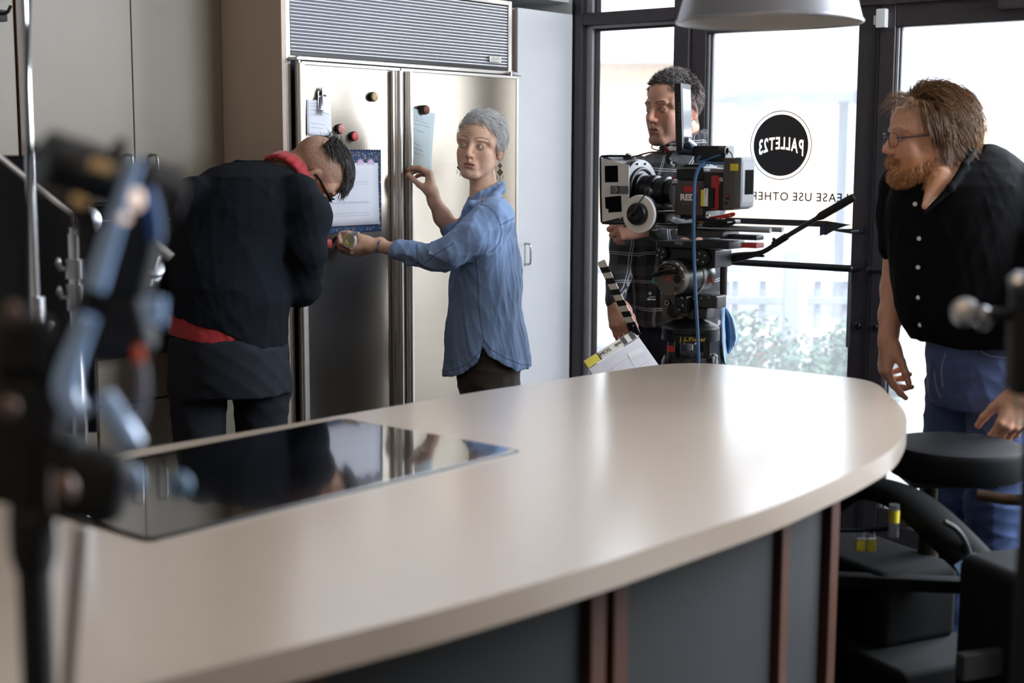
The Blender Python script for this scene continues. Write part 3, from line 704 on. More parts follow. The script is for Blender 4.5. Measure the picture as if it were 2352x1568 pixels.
# ------------------------------------------------------------------ bodies: smooth signed-distance modelling, meshed with surface nets
f32 = np.float32
def vnp(v): return np.array(v[:3], dtype=f32)
def smin(a, b, k):
    if k <= 0: return np.minimum(a, b)
    h = np.maximum(k - np.abs(a - b), 0) / k
    return np.minimum(a, b) - h * h * k * .25
class Sdf:
    def __init__(s): s.pr = []; s.lo = np.full(3, 1e9); s.hi = np.full(3, -1e9)
    def add(s, fn, c, r, k=.012, op='+'):
        c = vnp(c); s.pr.append((fn, c, float(r), k, op))
        if op == '+': s.lo = np.minimum(s.lo, c - r); s.hi = np.maximum(s.hi, c + r)
    def cone(s, a, b, ra, rb, k=.012, op='+'):
        a, b = vnp(a), vnp(b); ab = b - a; L2 = max(float(ab @ ab), 1e-10)
        def fn(p):
            t = np.clip(((p - a) @ ab) / L2, 0, 1)
            return np.linalg.norm(p - a - t[:, None] * ab, axis=1) - (ra + (rb - ra) * t)
        s.add(fn, (a + b) / 2, math.sqrt(L2) / 2 + max(ra, rb), k, op)
    def chain(s, pts, rs, k=.012):
        for i in range(len(pts) - 1): s.cone(pts[i], pts[i + 1], rs[i], rs[i + 1], k)
    def ell(s, c, r, R=None, k=.012, op='+'):
        c = vnp(c); r = np.array(r, dtype=f32); Rm = np.array(R.to_3x3(), dtype=f32) if R is not None else None
        def fn(p):
            q = p - c
            if Rm is not None: q = q @ Rm
            k0 = np.linalg.norm(q / r, axis=1); k1 = np.linalg.norm(q / (r * r), axis=1)
            return k0 * (k0 - 1) / np.maximum(k1, 1e-6)
        s.add(fn, c, float(r.max()), k, op)
    def slabs(s, secs, k=.012, grow=0.0, op='+', pw=2.0):
        """stack of horizontal elliptic sections (z, cx, cy, a, b[, turn]) from bottom to top"""
        q = sorted(secs); Z = np.array([e[0] for e in q]); A = [np.array([e[i] for e in q]) for i in (1, 2, 3, 4)]
        T = np.array([e[5] if len(e) > 5 else 0.0 for e in q])
        z0, z1 = Z[0], Z[-1]
        def fn(p):
            z = np.clip(p[:, 2], z0, z1)
            cx, cy, a, b, t = [np.interp(z, Z, v) for v in A + [T]]
            a = a + grow; b = b + grow
            dx, dy = p[:, 0] - cx, p[:, 1] - cy
            c_, s_ = np.cos(t), np.sin(t); dx, dy = dx * c_ + dy * s_, dy * c_ - dx * s_
            k0 = (np.abs(dx / a) ** pw + np.abs(dy / b) ** pw) ** (1 / pw); k1 = np.sqrt((dx / a ** 2) ** 2 + (dy / b ** 2) ** 2)
            d = np.where(k0 > .3, k0 * (k0 - 1) / np.maximum(k1, 1e-5), -np.minimum(a, b) * .7)
            dz = np.maximum(z0 - p[:, 2], p[:, 2] - z1) - grow
            m = np.maximum(d, dz)
            out = np.sqrt(np.maximum(d, 0) ** 2 + np.maximum(dz, 0) ** 2)
            return np.where((d > 0) | (dz > 0), out, m).astype(f32)
        c = np.array([A[0].mean(), A[1].mean(), (z0 + z1) / 2]); ext = max((A[2] + np.abs(A[0] - c[0])).max(), (A[3] + np.abs(A[1] - c[1])).max())
        s.add(fn, c, math.hypot(math.hypot(ext, ext), (z1 - z0) / 2) + grow, k, op)
    def clip(s, fn, k=.004): s.pr.append((fn, None, 0, k, '&'))
    def eval(s, p, disp=None):
        d = np.full(len(p), .12, f32)
        for fn, c, r, k, op in s.pr:
            if c is None: d = -smin(-d, -fn(p).astype(f32), k); continue
            dd = p - c; i = np.nonzero(np.einsum('ij,ij->i', dd, dd) < (r + .05) ** 2)[0]
            if len(i) == 0: continue
            v = fn(p[i]).astype(f32)
            if op == '+': d[i] = smin(d[i], v, k)
            else: d[i] = -smin(-d[i], v, k)
        if disp is not None: d = d - disp(p)
        return d
    def mesh(s, name, h, m, parent=None, color=None, disp=None, pad=.02, smooth_iter=1):
        lo = s.lo - pad; B = 8; H = h * B
        nb = np.ceil((s.hi + pad - lo) / H).astype(int) + 1
        I = np.stack(np.meshgrid(*[np.arange(n) for n in nb], indexing='ij'), -1).reshape(-1, 3)
        cen = (lo + (I + .5) * H).astype(f32); dc = s.eval(cen, disp)
        act = np.abs(dc) < H * 1.1 + .014
        N = nb * B
        G = np.repeat(np.repeat(np.repeat(np.where(dc < 0, -.05, .05).astype(f32).reshape(nb), B, 0), B, 1), B, 2)
        loc = np.stack(np.meshgrid(*[np.arange(B)] * 3, indexing='ij'), -1).reshape(-1, 3)
        AI = I[act]
        for q in range(0, len(AI), 3000):
            ii = (AI[q:q + 3000, None, :] * B + loc[None]).reshape(-1, 3)
            G[ii[:, 0], ii[:, 1], ii[:, 2]] = s.eval((lo + ii * h).astype(f32), disp)
        ins = G < 0
        o8 = [(a, b, c) for a in (0, 1) for b in (0, 1) for c in (0, 1)]
        sl = lambda o: tuple(slice(o[i], N[i] - 1 + o[i]) for i in range(3))
        cnt = np.zeros(N - 1, np.uint8)
        for o in o8: cnt += ins[sl(o)]
        cell = np.argwhere((cnt > 0) & (cnt < 8))
        val = np.stack([G[cell[:, 0] + o[0], cell[:, 1] + o[1], cell[:, 2] + o[2]] for o in o8], 1)
        acc = np.zeros((len(cell), 3)); num = np.zeros(len(cell))
        for i, a in enumerate(o8):
            for j, b in enumerate(o8):
                if j > i and sum(abs(a[t] - b[t]) for t in range(3)) == 1:
                    va, vb = val[:, i], val[:, j]; x = (va < 0) != (vb < 0)
                    t = np.where(x, va / np.where(x, va - vb, 1), 0)
                    pt = np.array(a) + t[:, None] * (np.array(b) - np.array(a))
                    acc += np.where(x[:, None], pt, 0); num += x
        V = lo + (cell + acc / num[:, None]) * h
        idx = np.full(N - 1, -1, np.int32); idx[cell[:, 0], cell[:, 1], cell[:, 2]] = np.arange(len(cell))
        Q = []
        for ax in range(3):
            a0 = [slice(1, N[i] - 1) for i in range(3)]; a0[ax] = slice(0, N[ax] - 1)
            a1 = list(a0); a1[ax] = slice(1, N[ax])
            e = np.argwhere(ins[tuple(a0)] != ins[tuple(a1)])
            e = e + np.array([0 if i == ax else 1 for i in range(3)])
            u_, w_ = [(1, 2), (2, 0), (0, 1)][ax]
            off = [np.zeros(3, int) for _ in range(4)]
            off[1][u_] = -1; off[2][u_] = -1; off[2][w_] = -1; off[3][w_] = -1
            q = np.stack([idx[tuple((e + o).T)] for o in off], 1)
            flip = ins[tuple(e.T)]
            q[~flip] = q[~flip][:, ::-1]
            Q.append(q)
        Q = np.concatenate(Q)
        Q = Q[(Q >= 0).all(1)]
        # light smoothing along mesh edges
        for _ in range(smooth_iter):
            E = np.concatenate([Q[:, [0, 1]], Q[:, [1, 2]], Q[:, [2, 3]], Q[:, [3, 0]]])
            sm = np.zeros_like(V); n = np.zeros(len(V))
            for t in range(3):
                sm[:, t] = np.bincount(E[:, 0], V[E[:, 1], t], len(V)) + np.bincount(E[:, 1], V[E[:, 0], t], len(V))
            n = np.bincount(E[:, 0], minlength=len(V)) + np.bincount(E[:, 1], minlength=len(V))
            V = V * .6 + .4 * sm / np.maximum(n, 1)[:, None]
        me = bpy.data.meshes.new(name)
        inv = np.array(parent.matrix_world.inverted()) if parent else np.eye(4)
        VL = V @ inv[:3, :3].T + inv[:3, 3]
        me.vertices.add(len(V)); me.vertices.foreach_set('co', VL.astype(f32).ravel())
        me.loops.add(len(Q) * 4); me.loops.foreach_set('vertex_index', Q.astype(np.int32).ravel())
        me.polygons.add(len(Q)); me.polygons.foreach_set('loop_start', np.arange(len(Q), dtype=np.int32) * 4)
        me.update(calc_edges=True); me.validate(); me.shade_smooth()
        if color is not None:
            c = np.ones((len(V), 4), f32); c[:, :3] = color(V.astype(f32))
            at = me.attributes.new('Col', 'FLOAT_COLOR', 'POINT'); at.data.foreach_set('color', c.ravel())
        me.materials.append(m)
        o = bpy.data.objects.new(name, me); C.objects.link(o)
        if parent: o.parent = parent
        o['_v'] = 0; del o['_v']
        s.V = V
        return o

def wrinkle(amp, freq, seed=0, stretch=(1, 1, .45), R=None):
    """soft cloth folds: domain-warped ridges"""
    rs = np.random.RandomState(seed)
    D = [rs.normal(size=3) for _ in range(7)]; D = [d / np.linalg.norm(d) for d in D]
    ph = rs.uniform(0, 6.28, 14); S_ = np.array(stretch, f32)
    def fn(p):
        q = p * S_
        w = np.sin(q @ D[5] * freq * .6 + ph[8]) * 1.6 + np.sin(q @ D[6] * freq * .45 + ph[9]) * 1.3
        v = np.zeros(len(p), f32)
        for i in range(5):
            x = q @ D[i] * freq * (1 + .55 * i) + ph[i] + w * (1 if i % 2 else -1)
            v += ((1 - np.abs(np.sin(x))) ** 1.6 - .4) / (1 + i * .8)
        return (v * amp).astype(f32)
    return fn

def LC(*c): return np.array(lin(c), f32)
def mixc(col, c, m): return col * (1 - m[:, None]) + np.array(c, f32) * m[:, None]
def sstep(x, a, b):
    t = np.clip((x - a) / (b - a), 0, 1); return t * t * (3 - 2 * t)

# ---- a head in its own frame: x to its right... (x, y forward, z up), eyes at z = 0, about .23 m high at scale 1
class Head:
    def __init__(s, M, sc=1.0, female=False, jaw=1.0, nose=1.0, brow=1.0, cheek=1.0, mouth_open=0.0, lid=0.0062):
        s.M, s.sc, s.female, s.jaw, s.nose, s.brow, s.cheek, s.mo, s.lid = M, sc, female, jaw, nose, brow, cheek, mouth_open, lid
        s.R = M.to_3x3(); s.Rn = np.array(s.R, f32); s.o = vnp(M.translation)
    def w(s, p): return s.M @ (Vector(p) * s.sc)
    def local(s, p): return (p - s.o) @ s.Rn / s.sc
    def build(s, S_):
        sc = s.sc
        C_ = lambda a, b, ra, rb, k=.012, op='+': S_.cone(s.w(a), s.w(b), ra * sc, rb * sc, k * sc, op)
        E_ = lambda c, r, k=.012, op='+', rz=0, rx=0, ry=0: S_.ell(s.w(c), [v * sc for v in r], (s.R @ (Matrix.Rotation(rz, 3, 'Z') @ Matrix.Rotation(ry, 3, 'Y') @ Matrix.Rotation(rx, 3, 'X'))), k * sc, op)
        j = s.jaw
        E_((0, -.014, .034), (.0745, .098, .083), .02)
        E_((0, .018, .040), (.066, .074, .066), .02)
        E_((0, .028, -.030), (.060, .060, .085), .02)
        for sx in (-1, 1):
            C_((sx * .052 * j, -.002, -.050), (sx * .022 * j, .070, -.098), .022, .017, .02)
            E_((sx * .043, .056, -.026), (.022 * s.cheek, .022, .024), .015)
            E_((sx * .038, .046, -.056), (.022, .028, .030), .02)
            E_((sx * .027, .080, .020), (.026, .011, .0075 * s.brow), .012)
            E_((sx * .060, .045, .018), (.012, .024, .020), .015)
            E_((sx * .0315, .101, -.001), (.0185, .018, .0125), .012, '-')
            E_((sx * .0315, .0745, -.0015), (.0165, .0142, .0128), .003)
            E_((sx * .0315, .0905, -.0012), (.0140, .0120, s.lid), .0015, '-')
            # ear
            E_((sx * .0755, -.010, -.008), (.0075, .0185, .031), .006, '+', rz=sx * .38, rx=-.15)
            E_((sx * .0735, -.016, .002), (.006, .010, .016), .006)
            E_((sx * .0835, -.004, -.006), (.006, .0105, .017), .004, '-', rz=sx * .38, rx=-.15)
            E_((sx * .074, .000, -.034), (.006, .008, .008), .005)
            # nose wings and nostrils
            E_((sx * .0115 * s.nose, .0935, -.0365), (.0075 * s.nose, .010, .0075), .006)
            E_((sx * .007, .100, -.0445), (.0036, .006, .0035), .002, '-')
            E_((sx * .016, .078, -.078), (.012, .010, .008), .01)
        E_((0, .074, -.100), (.019 * j, .017, .017), .016)
        E_((0, .080, -.066), (.028, .014, .020), .012)
        C_((0, .084, .014), (0, .1035, -.026), .0075, .0095 * s.nose, .010)
        E_((0, .1045, -.033), (.0105 * s.nose, .0115 * s.nose, .0095), .006)
        C_((0, .098, -.043), (0, .093, -.056), .004, .004, .006)
        mo = s.mo
        E_((0, .0920, -.0615), (.0235, .0062, .0042), .004)
        E_((0, .0900, -.0730 - mo), (.0185, .0070, .0050), .004)
        E_((0, .102, -.0672 - mo * .5), (.021, .010, .0014 + mo * .5), .0015, '-')
        E_((0, .094, -.0835), (.016, .004, .003), .006, '-')
        return s
    def paint(s, p, col, lips=(176, 104, 96), brow=(92, 72, 58), browlift=0.0, stubble=None, scalp=None, hairline=None, wrinkles=0, browamt=.8, teeth=False, flush=(196, 112, 92)):
        q = s.local(p); x, y, z = q[:, 0], q[:, 1], q[:, 2]; ax = np.abs(x)
        near = (np.abs(z) < .2) & (np.abs(y) < .16) & (ax < .12)
        m = np.exp(-(((ax - .043) / .02) ** 2 + ((z + .035) / .022) ** 2)) * (y > .03) * near * .22
        col = mixc(col, LC(*flush), m)
        m = np.exp(-((x / .014) ** 2 + ((z + .034) / .012) ** 2)) * (y > .085) * near * .4
        col = mixc(col, LC(*flush), m)
        m = sstep(ax, .069, .075) * (np.abs(z + .008) < .04) * (np.abs(y) < .04) * near * .45
        col = mixc(col, LC(*flush), m)
        if wrinkles:
            m = ((np.sin(z * 2 * math.pi / .0085 + x * 30) > .72) & (z > .040) & (z < .072) & (ax < .045) & (y > .05)) * near * wrinkles
            col = mixc(col, col * .55, m)
        if stubble:
            m = sstep(-z, .036, .062) * sstep(y + ax * .2, -.005, .03) * near * sstep(z, -.16, -.12)
            m *= 1 - np.exp(-((x / .03) ** 2 + ((z + .066) / .012) ** 2)) * .6
            col = mixc(col, LC(*stubble[:3]), m * stubble[3])
        e = (x / .0235) ** 2 + ((z + .067 + s.mo * .4) / (.0105 + s.mo)) ** 2
        col = mixc(col, LC(*lips), (1 - sstep(e, .55, 1.1)) * (y > .07) * near * .85)
        m = ((np.abs(z + .0672 + s.mo * .5) < .0014 + s.mo * .55) & (ax < .0205) & (y > .07)) * near * 1.0
        col = mixc(col, LC(84, 38, 34), m * (.6 if s.female else .8))
        if teeth:
            m = ((np.abs(z + .0668 + s.mo * .3) < s.mo * .42) & (ax < .0150) & (y > .07)) * near * 1.0
            col = mixc(col, LC(216, 206, 196), m)
        t = np.clip((ax - .013) / .036, 0, 1); zb = .0195 + browlift + .0075 * np.sin(t * 2.3) - .004 * t
        m = (1 - sstep(np.abs(z - zb), .0012, .0036)) * (ax > .011) * (ax < .052) * (y > .04) * near
        col = mixc(col, LC(*brow), m * browamt)
        e = ((ax - .0315) / .0148) ** 2 + ((z + .0012) / (s.lid + .0012)) ** 2
        m = np.exp(-((e - 1.0) / .42) ** 2) * (y > .05) * near
        col = mixc(col, LC(60, 38, 32), m * (.5 if s.female else .7))
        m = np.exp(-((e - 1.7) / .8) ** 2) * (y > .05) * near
        col = mixc(col, col * np.array([.72, .6, .55], f32), m * (.22 if s.female else .4))  # socket shading painted as a darker ring around the eyes
        if scalp and hairline:
            zh = np.interp(y, hairline[0], hairline[1])
            m = sstep(z - zh, -.004, .006) * near * scalp[3]
            if len(scalp) > 4: m *= sstep(np.random.RandomState(1).rand(len(z)), 0, scalp[4])
            col = mixc(col, LC(*scalp[:3]), m)
        return col
    def eyes(s, parent, gaze, iris=(92, 112, 120), sep=.0315):
        """gaze: direction in the head frame"""
        for sx in (-1, 1):
            c = s.w((sx * sep, .0735, -.0012)); r = .0122 * s.sc
            bm = bmesh.new(); bmesh.ops.create_uvsphere(bm, u_segments=32, v_segments=24, radius=r)
            g = (s.R @ Vector(gaze)).normalized()
            rotm = g.to_track_quat('Z', 'Y').to_matrix().to_4x4()
            bm.transform(rotm)
            me = bpy.data.meshes.new('eye'); bm.to_mesh(me); bm.free(); me.shade_smooth()
            at = me.attributes.new('Col', 'FLOAT_COLOR', 'POINT')
            for i, v in enumerate(me.vertices):
                a = v.co.normalized().angle(g)
                at.data[i].color = (*lin((10, 9, 9) if a < .20 else (iris if a < .44 else ((34, 36, 38) if a < .50 else (226, 220, 214)))), 1)
            me.materials.append(M_eye)
            o = bpy.data.objects.new('eye', me); C.objects.link(o); o.parent = parent
            o.matrix_world = Matrix.Translation(c)
M_eye = mat('eyeball', None, 0.08, attr=True, noise=.03, scale=300, coat=.6)
M_skin = mat('skin', None, 0.52, attr=True, noise=.06, scale=120, bump=.10, bscale=700, spec=.35, sss=.12)
M_hair = mat('hair_strands', None, 0.42, attr=True, noise=.08, scale=200, spec=.5)
M_silver = mat('silver_hair_strands', None, 0.34, attr=True, noise=.03, scale=200, spec=1.0, sheen=.6)

def hand(S_, M, curl, side, sc=1.0, spread=0.06, thumb=((.55, .25), .35, .35), k=.006):
    """M: wrist frame, local x to the fingers, y to the thumb, z out of the BACK of the hand; curl: (a1,a2,a3) per finger index..little"""
    w = lambda p: M @ (Vector(p) * sc)
    kn = [(.088, .027, .004), (.092, .007, .006), (.087, -.013, .004), (.078, -.031, .0)]
    ln = [(.043, .026, .020), (.047, .030, .021), (.043, .028, .021), (.034, .021, .018)]
    rd = [(.0098, .0088, .0080, .0068), (.0100, .0090, .0080, .0068), (.0096, .0086, .0076, .0065), (.0086, .0076, .0068, .0058)]
    S_.cone(w((-.02, 0, 0)), w((.02, 0, 0)), .0235 * sc, .025 * sc, .012)
    for i in range(4):
        S_.cone(w((.012, kn[i][1] * .45, -.002)), w((kn[i][0], kn[i][1], kn[i][2] - .004)), .0165 * sc, .0118 * sc, .012)
        p = Vector(kn[i]); p.z -= .003; ang = 0; sp = spread * (1.5 - i)
        for t in range(3):
            ang += curl[i][t]
            d = Vector((math.cos(ang) * math.cos(sp), math.cos(ang) * math.sin(sp), -math.sin(ang)))
            q = p + d * ln[i][t]
            S_.cone(w(p), w(q), rd[i][t] * sc, rd[i][t + 1] * sc, k * sc); p = q
    S_.ell(w((.045, .0, -.006)), (.042 * sc, .036 * sc, .0145 * sc), M.to_3x3(), .012)
    S_.ell(w((.032, .024, -.014)), (.028 * sc, .017 * sc, .015 * sc), M.to_3x3() @ Matrix.Rotation(.6, 3, 'Z'), .012)
    (ay, az), b1, b2 = thumb
    p = Vector((.020, .022, -.012)); L_ = (.046, .033, .027); R_ = (.0135, .0112, .0100, .0082)
    d = Vector((math.cos(ay), math.sin(ay), -math.sin(az))).normalized()
    axis = Vector((0, 0, 1)).cross(d).normalized() if abs(d.z) < .99 else Vector((0, 1, 0))
    for t in range(3):
        q = p + d * L_[t]; S_.cone(w(p), w(q), R_[t] * sc, R_[t + 1] * sc, (.012 if t == 0 else .005) * sc); p = q
        bend = b1 if t == 0 else b2
        # the thumb bends back towards the fingers and the palm
        d = (d + Vector((.55, -.75, -.25)) * bend).normalized()

def hair_mesh(name, parent, strands, r0, colors, seed=0, var=.18, m=None, sides=3, taper=.25):
    """strands: list of (k,3) world polylines; each becomes a thin tapering strand of one hair mesh"""
    rs = np.random.RandomState(seed); inv = np.array(parent.matrix_world.inverted())
    V, Fc, Cc = [], [], []; base = 0
    cols = [LC(*c) for c in colors]
    for st in strands:
        st = np.asarray(st); k = len(st)
        t = np.gradient(st, axis=0); t /= np.maximum(np.linalg.norm(t, axis=1), 1e-9)[:, None]
        ref = np.array([.3, .5, .81]); a = np.cross(t, ref); a /= np.maximum(np.linalg.norm(a, axis=1), 1e-9)[:, None]; b = np.cross(t, a)
        rr = r0 * (1 - (1 - taper) * np.linspace(0, 1, k) ** 1.5)
        an = np.arange(sides) * 2 * np.pi / sides
        ring = st[:, None] + rr[:, None, None] * (np.cos(an)[None, :, None] * a[:, None] + np.sin(an)[None, :, None] * b[:, None])
        V.append(ring.reshape(-1, 3))
        c = cols[rs.randint(len(cols))] * (1 + rs.uniform(-var, var)); Cc.append(np.repeat(np.append(c, 1)[None], k * sides, 0))
        i = np.arange(k - 1)[:, None] * sides; j = np.arange(sides)[None]
        q = np.stack([i + j, i + (j + 1) % sides, i + sides + (j + 1) % sides, i + sides + j], -1).reshape(-1, 4) + base
        Fc.append(q); base += k * sides
    V = np.concatenate(V); Q = np.concatenate(Fc); cc = np.concatenate(Cc).astype(f32)
    V = V @ inv[:3, :3].T + inv[:3, 3]
    me = bpy.data.meshes.new(name); me.vertices.add(len(V)); me.vertices.foreach_set('co', V.astype(f32).ravel())
    me.loops.add(len(Q) * 4); me.loops.foreach_set('vertex_index', Q.astype(np.int32).ravel())
    me.polygons.add(len(Q)); me.polygons.foreach_set('loop_start', np.arange(len(Q), dtype=np.int32) * 4)
    me.update(calc_edges=True); me.shade_smooth()
    at = me.attributes.new('Col', 'FLOAT_COLOR', 'POINT'); at.data.foreach_set('color', cc.ravel())
    me.materials.append(m or M_hair)
    o = bpy.data.objects.new(name, me); C.objects.link(o); o.parent = parent; return o

SK_C, SK_R = np.array([0, -.010, .036]), np.array([.0765, .099, .084])
def grow(head, roots, flow, length, steps=6, lift=.004, jitter=.15, seed=0, gravity=0.0, curl=0.0, hug=.85):
    """roots: head-frame points; flow(p)->direction in the head frame; strands hug the skull, rising to `lift`"""
    rs = np.random.RandomState(seed); out = []
    dn = np.array(head.R.inverted() @ Vector((0, 0, -1)))
    for p in roots:
        p = np.array(p, float); L_ = length * (rs.uniform(.65, 1.2)); st = L_ / steps; pts = [p.copy()]
        jit = rs.normal(size=3) * jitter; lf = lift * rs.uniform(.4, 1.5); ph = rs.uniform(0, 6.28)
        for i in range(steps):
            d = np.array(flow(p), float) + jit + dn * gravity * (i / steps)
            if curl: d += curl * np.array([math.sin(ph + i * 1.4), math.cos(ph + i * 1.7), math.sin(ph * 2 + i)])
            nrm = (p - SK_C) / SK_R ** 2; nrm /= np.linalg.norm(nrm)
            if i > 0 and p[2] > -.03: d = d - nrm * max(0.0, float(d @ nrm)) * hug
            d /= max(np.linalg.norm(d), 1e-6); p = p + d * st
            q = (p - SK_C) / SK_R; r = np.linalg.norm(q); mn = 1 + lf * min(1, (i + 1) / 3) / .085
            if r < mn: p = SK_C + (p - SK_C) * (mn / r)
            pts.append(p.copy())
        P_ = np.array(pts)
        out.append(P_ * head.sc @ head.Rn.T + head.o)
    return out
def scalp_roots(n, cond, seed=0):
    rs = np.random.RandomState(seed); out = []
    while len(out) < n:
        v = rs.normal(size=(4000, 3)); v /= np.linalg.norm(v, axis=1)[:, None]; q = SK_C + v * SK_R * .985
        q = q[[bool(cond(*a)) for a in q]]; out += list(q)
    return out[:n]
def look(o, fwd, up):
    """head frame: y forward, z up, x = right of the head when seen from behind"""
    y = Vector(fwd).normalized(); z = Vector(up); x = y.cross(z).normalized(); z = x.cross(y)
    M = Matrix.Identity(4)
    for i, a in enumerate((x, y, z)):
        for j in range(3): M[j][i] = a[j]
    M.translation = o; return M
def hframe(o, fingers, back, side):
    """wrist frame for hand(): x fingers, z out of the back, y to the thumb"""
    x = Vector(fingers).normalized(); z = Vector(back); z = (z - x * z.dot(x)).normalized()
    y = z.cross(x) * (1 if side == 'R' else -1)   # thumb side
    M = Matrix.Identity(4)
    for i, a in enumerate((x, y, z)):
        for j in range(3): M[j][i] = a[j]
    M.translation = o; return M
def secs(rows, Y, b, dy=0.0):
    """rows: (photo y, left x, right x[, half depth[, Y]]) -> horizontal sections"""
    out = []
    for r in rows:
        yy = r[4] if len(r) > 4 else Y; bb = r[3] if len(r) > 3 else b
        A, B = P(r[1], r[0], yy), P(r[2], r[0], yy)
        out.append((A.z, (A.x + B.x) / 2, yy, (B.x - A.x) / 2, bb))
    return out
def hemline(pts, Y):
    q = sorted([(P(x, y, Y).x, P(x, y, Y).z) for x, y in pts]); X = [a for a, b in q]; Z = [b for a, b in q]
    return lambda p: np.interp(p[:, 0], X, Z) - p[:, 2]
def colf(base, head=None, **k):
    b = LC(*base)
    def fn(p):
        c = np.repeat(b[None], len(p), 0)
        return head.paint(p, c, **k) if head else c
    return fn
def person(label, loc): return thing('person', label, 'person', Matrix.Translation((loc.x, loc.y, 0)))
def legs(S_, hipL, hipR, kneeL, kneeR, footL, footR, r, k=.03):
    for h, n, f in ((hipL, kneeL, footL), (hipR, kneeR, footR)): S_.chain([h, n, f], r, k)
def shoes(parent, feet, fwd, m):
    f = Vector(fwd).normalized(); s = Vector((f.y, -f.x, 0))
    for c in feet:
        mb = MB(); c = Vector((c.x, c.y, 0)) - parent.matrix_world.translation; c.z = 0
        R = frame((0, 0, 0), f, Vector((0, 0, 1)).cross(f)).to_3x3()
        mb.ball(c + f * .05 + Vector((0, 0, .045)), (.135, .048, .045), R, 20, 12)
        mb.ball(c + f * -.03 + Vector((0, 0, .07)), (.06, .045, .06), R, 20, 12)
        mb.box(c + f * .04 + Vector((0, 0, .012)), (.27, .088, .024), R, .01)
        mb.build('shoe', m, parent, smooth=60)
def buttons(parent, name, pts, r, m, nrm=(0, -1, 0)):
    for p in pts:
        MB().lathe([(r * .9, 0), (r, r * .25), (r * .7, r * .5), (.0002, r * .4)], Vector(p) - parent.matrix_world.translation, nrm, 14).build(name, m, parent)
M_denimshirt = mat('chambray_cloth', None, 0.85, attr=True, noise=.12, scale=420, bump=.12, bscale=900, sheen=.2)
M_pearl = mat('pearl_button', (220, 220, 224), .25, noise=.05)

# ================================================================== the woman at the refrigerator
YW = 5.10
pw = person('woman with short silver hair in a blue denim shirt reaching to the refrigerator', P(1120, 800, YW))
hd = Head(look(P(1101, 336, YW), (-.36, -.93, .02), (.13, .05, .99)), 1.0, True, jaw=.88, nose=.92, brow=.6, cheek=.95, mouth_open=.0018, lid=.0074)
B = Sdf(); hd.build(B)
neck0 = hd.w((0, -.022, -.07))
B.cone(neck0, P(1111, 455, YW), .046, .050, .02)
B.slabs(secs([(440, 1085, 1140, .06), (470, 1075, 1162, .13), (520, 1068, 1170, .16), (620, 1058, 1178, .15), (720, 1056, 1178, .14), (800, 1050, 1190, .15), (850, 1060, 1188, .15)], YW, .15), .03)
shL = P(1138, 500, 4.95); elL = P(1010, 596, 4.92); cuL = P(915, 577, 4.95); wrL = P(868, 567, 4.97)
shR = P(1100, 490, 5.24); elR = P(1042, 538, 5.30); wrR = P(993, 459, 5.27)
B.chain([shL, elL, cuL, wrL], [.038, .030, .0265, .0205], .02)
B.chain([shR, elR, P(1015, 500, 5.29), wrR], [.038, .034, .032, .0235], .02)
hand(B, hframe(wrL + Vector((-.012, 0, .004)), (-.96, .05, -.28), (.05, -.62, -.76), 'L'), [(.75, .75, .35), (.65, .75, .4), (.55, .8, .4), (.55, .8, .4)], 'L', .96, thumb=((.35, .75), .35, .35))
hand(B, hframe(wrR + Vector((.0, 0, .008)), (-.16, .1, .98), (.93, -.1, .22), 'R'), [(.85, .55, .25), (.95, .6, .25), (1.0, .6, .3), (1.0, .7, .3)], 'R', .96, spread=.04, thumb=((.65, .75), .25, .2))
hipy = 5.10
lg_w = [(P(1105, 830, 5.03), P(1112, 1000, 5.03), P(1112, 1300, 5.05)), (P(1140, 830, 5.19), P(1140, 1000, 5.19), P(1140, 1300, 5.2))]
feetW = []
for a, b, c in lg_w:
    c = Vector((c.x, c.y, .08)); B.chain([a, Vector((b.x, b.y, .5)), c], [.07, .05, .04], .03); feetW.append(c)
HLW = ([-.13, -.09, -.04, -.01, .02, .045, .062, .078, .12], [-.080, -.072, -.050, -.012, .002, .040, .066, .076, .09])
B.mesh('body', .0021, M_skin, pw, colf((236, 192, 166), hd, flush=(206, 138, 118), lips=(200, 132, 120), brow=(112, 84, 66), browlift=.0055, wrinkles=.5, scalp=(150, 132, 120, .55), hairline=HLW, teeth=True, browamt=.75))
hd.eyes(pw, (.55, .83, .02), (96, 112, 112))
hl = lambda x, y, z: z > np.interp(y, *HLW) + .002
def flow_w(p):
    x, y, z = p
    if y > .02 and z > .05: return (-.95 + x * 1.5, .30, -.10)        # fringe swept to one side
    return (x * 7, -.25 + y * 3, -.9 if z < .085 else -.25)
st = grow(hd, scalp_roots(3600, hl, 2), flow_w, .036, 6, .010, .13, 3)
st += grow(hd, [(x_, y_, z_) for x_, y_, z_ in scalp_roots(420, lambda x, y, z: hl(x, y, z) and z > .088, 4)], lambda p: (-.7 + p[0] * 3, .15, .15), .030, 5, .014, .30, 5)
hair_mesh('hair', pw, st, .00125, [(252, 253, 255), (240, 243, 248), (255, 255, 255), (206, 198, 190), (246, 246, 246)], 6, .12, m=M_silver)
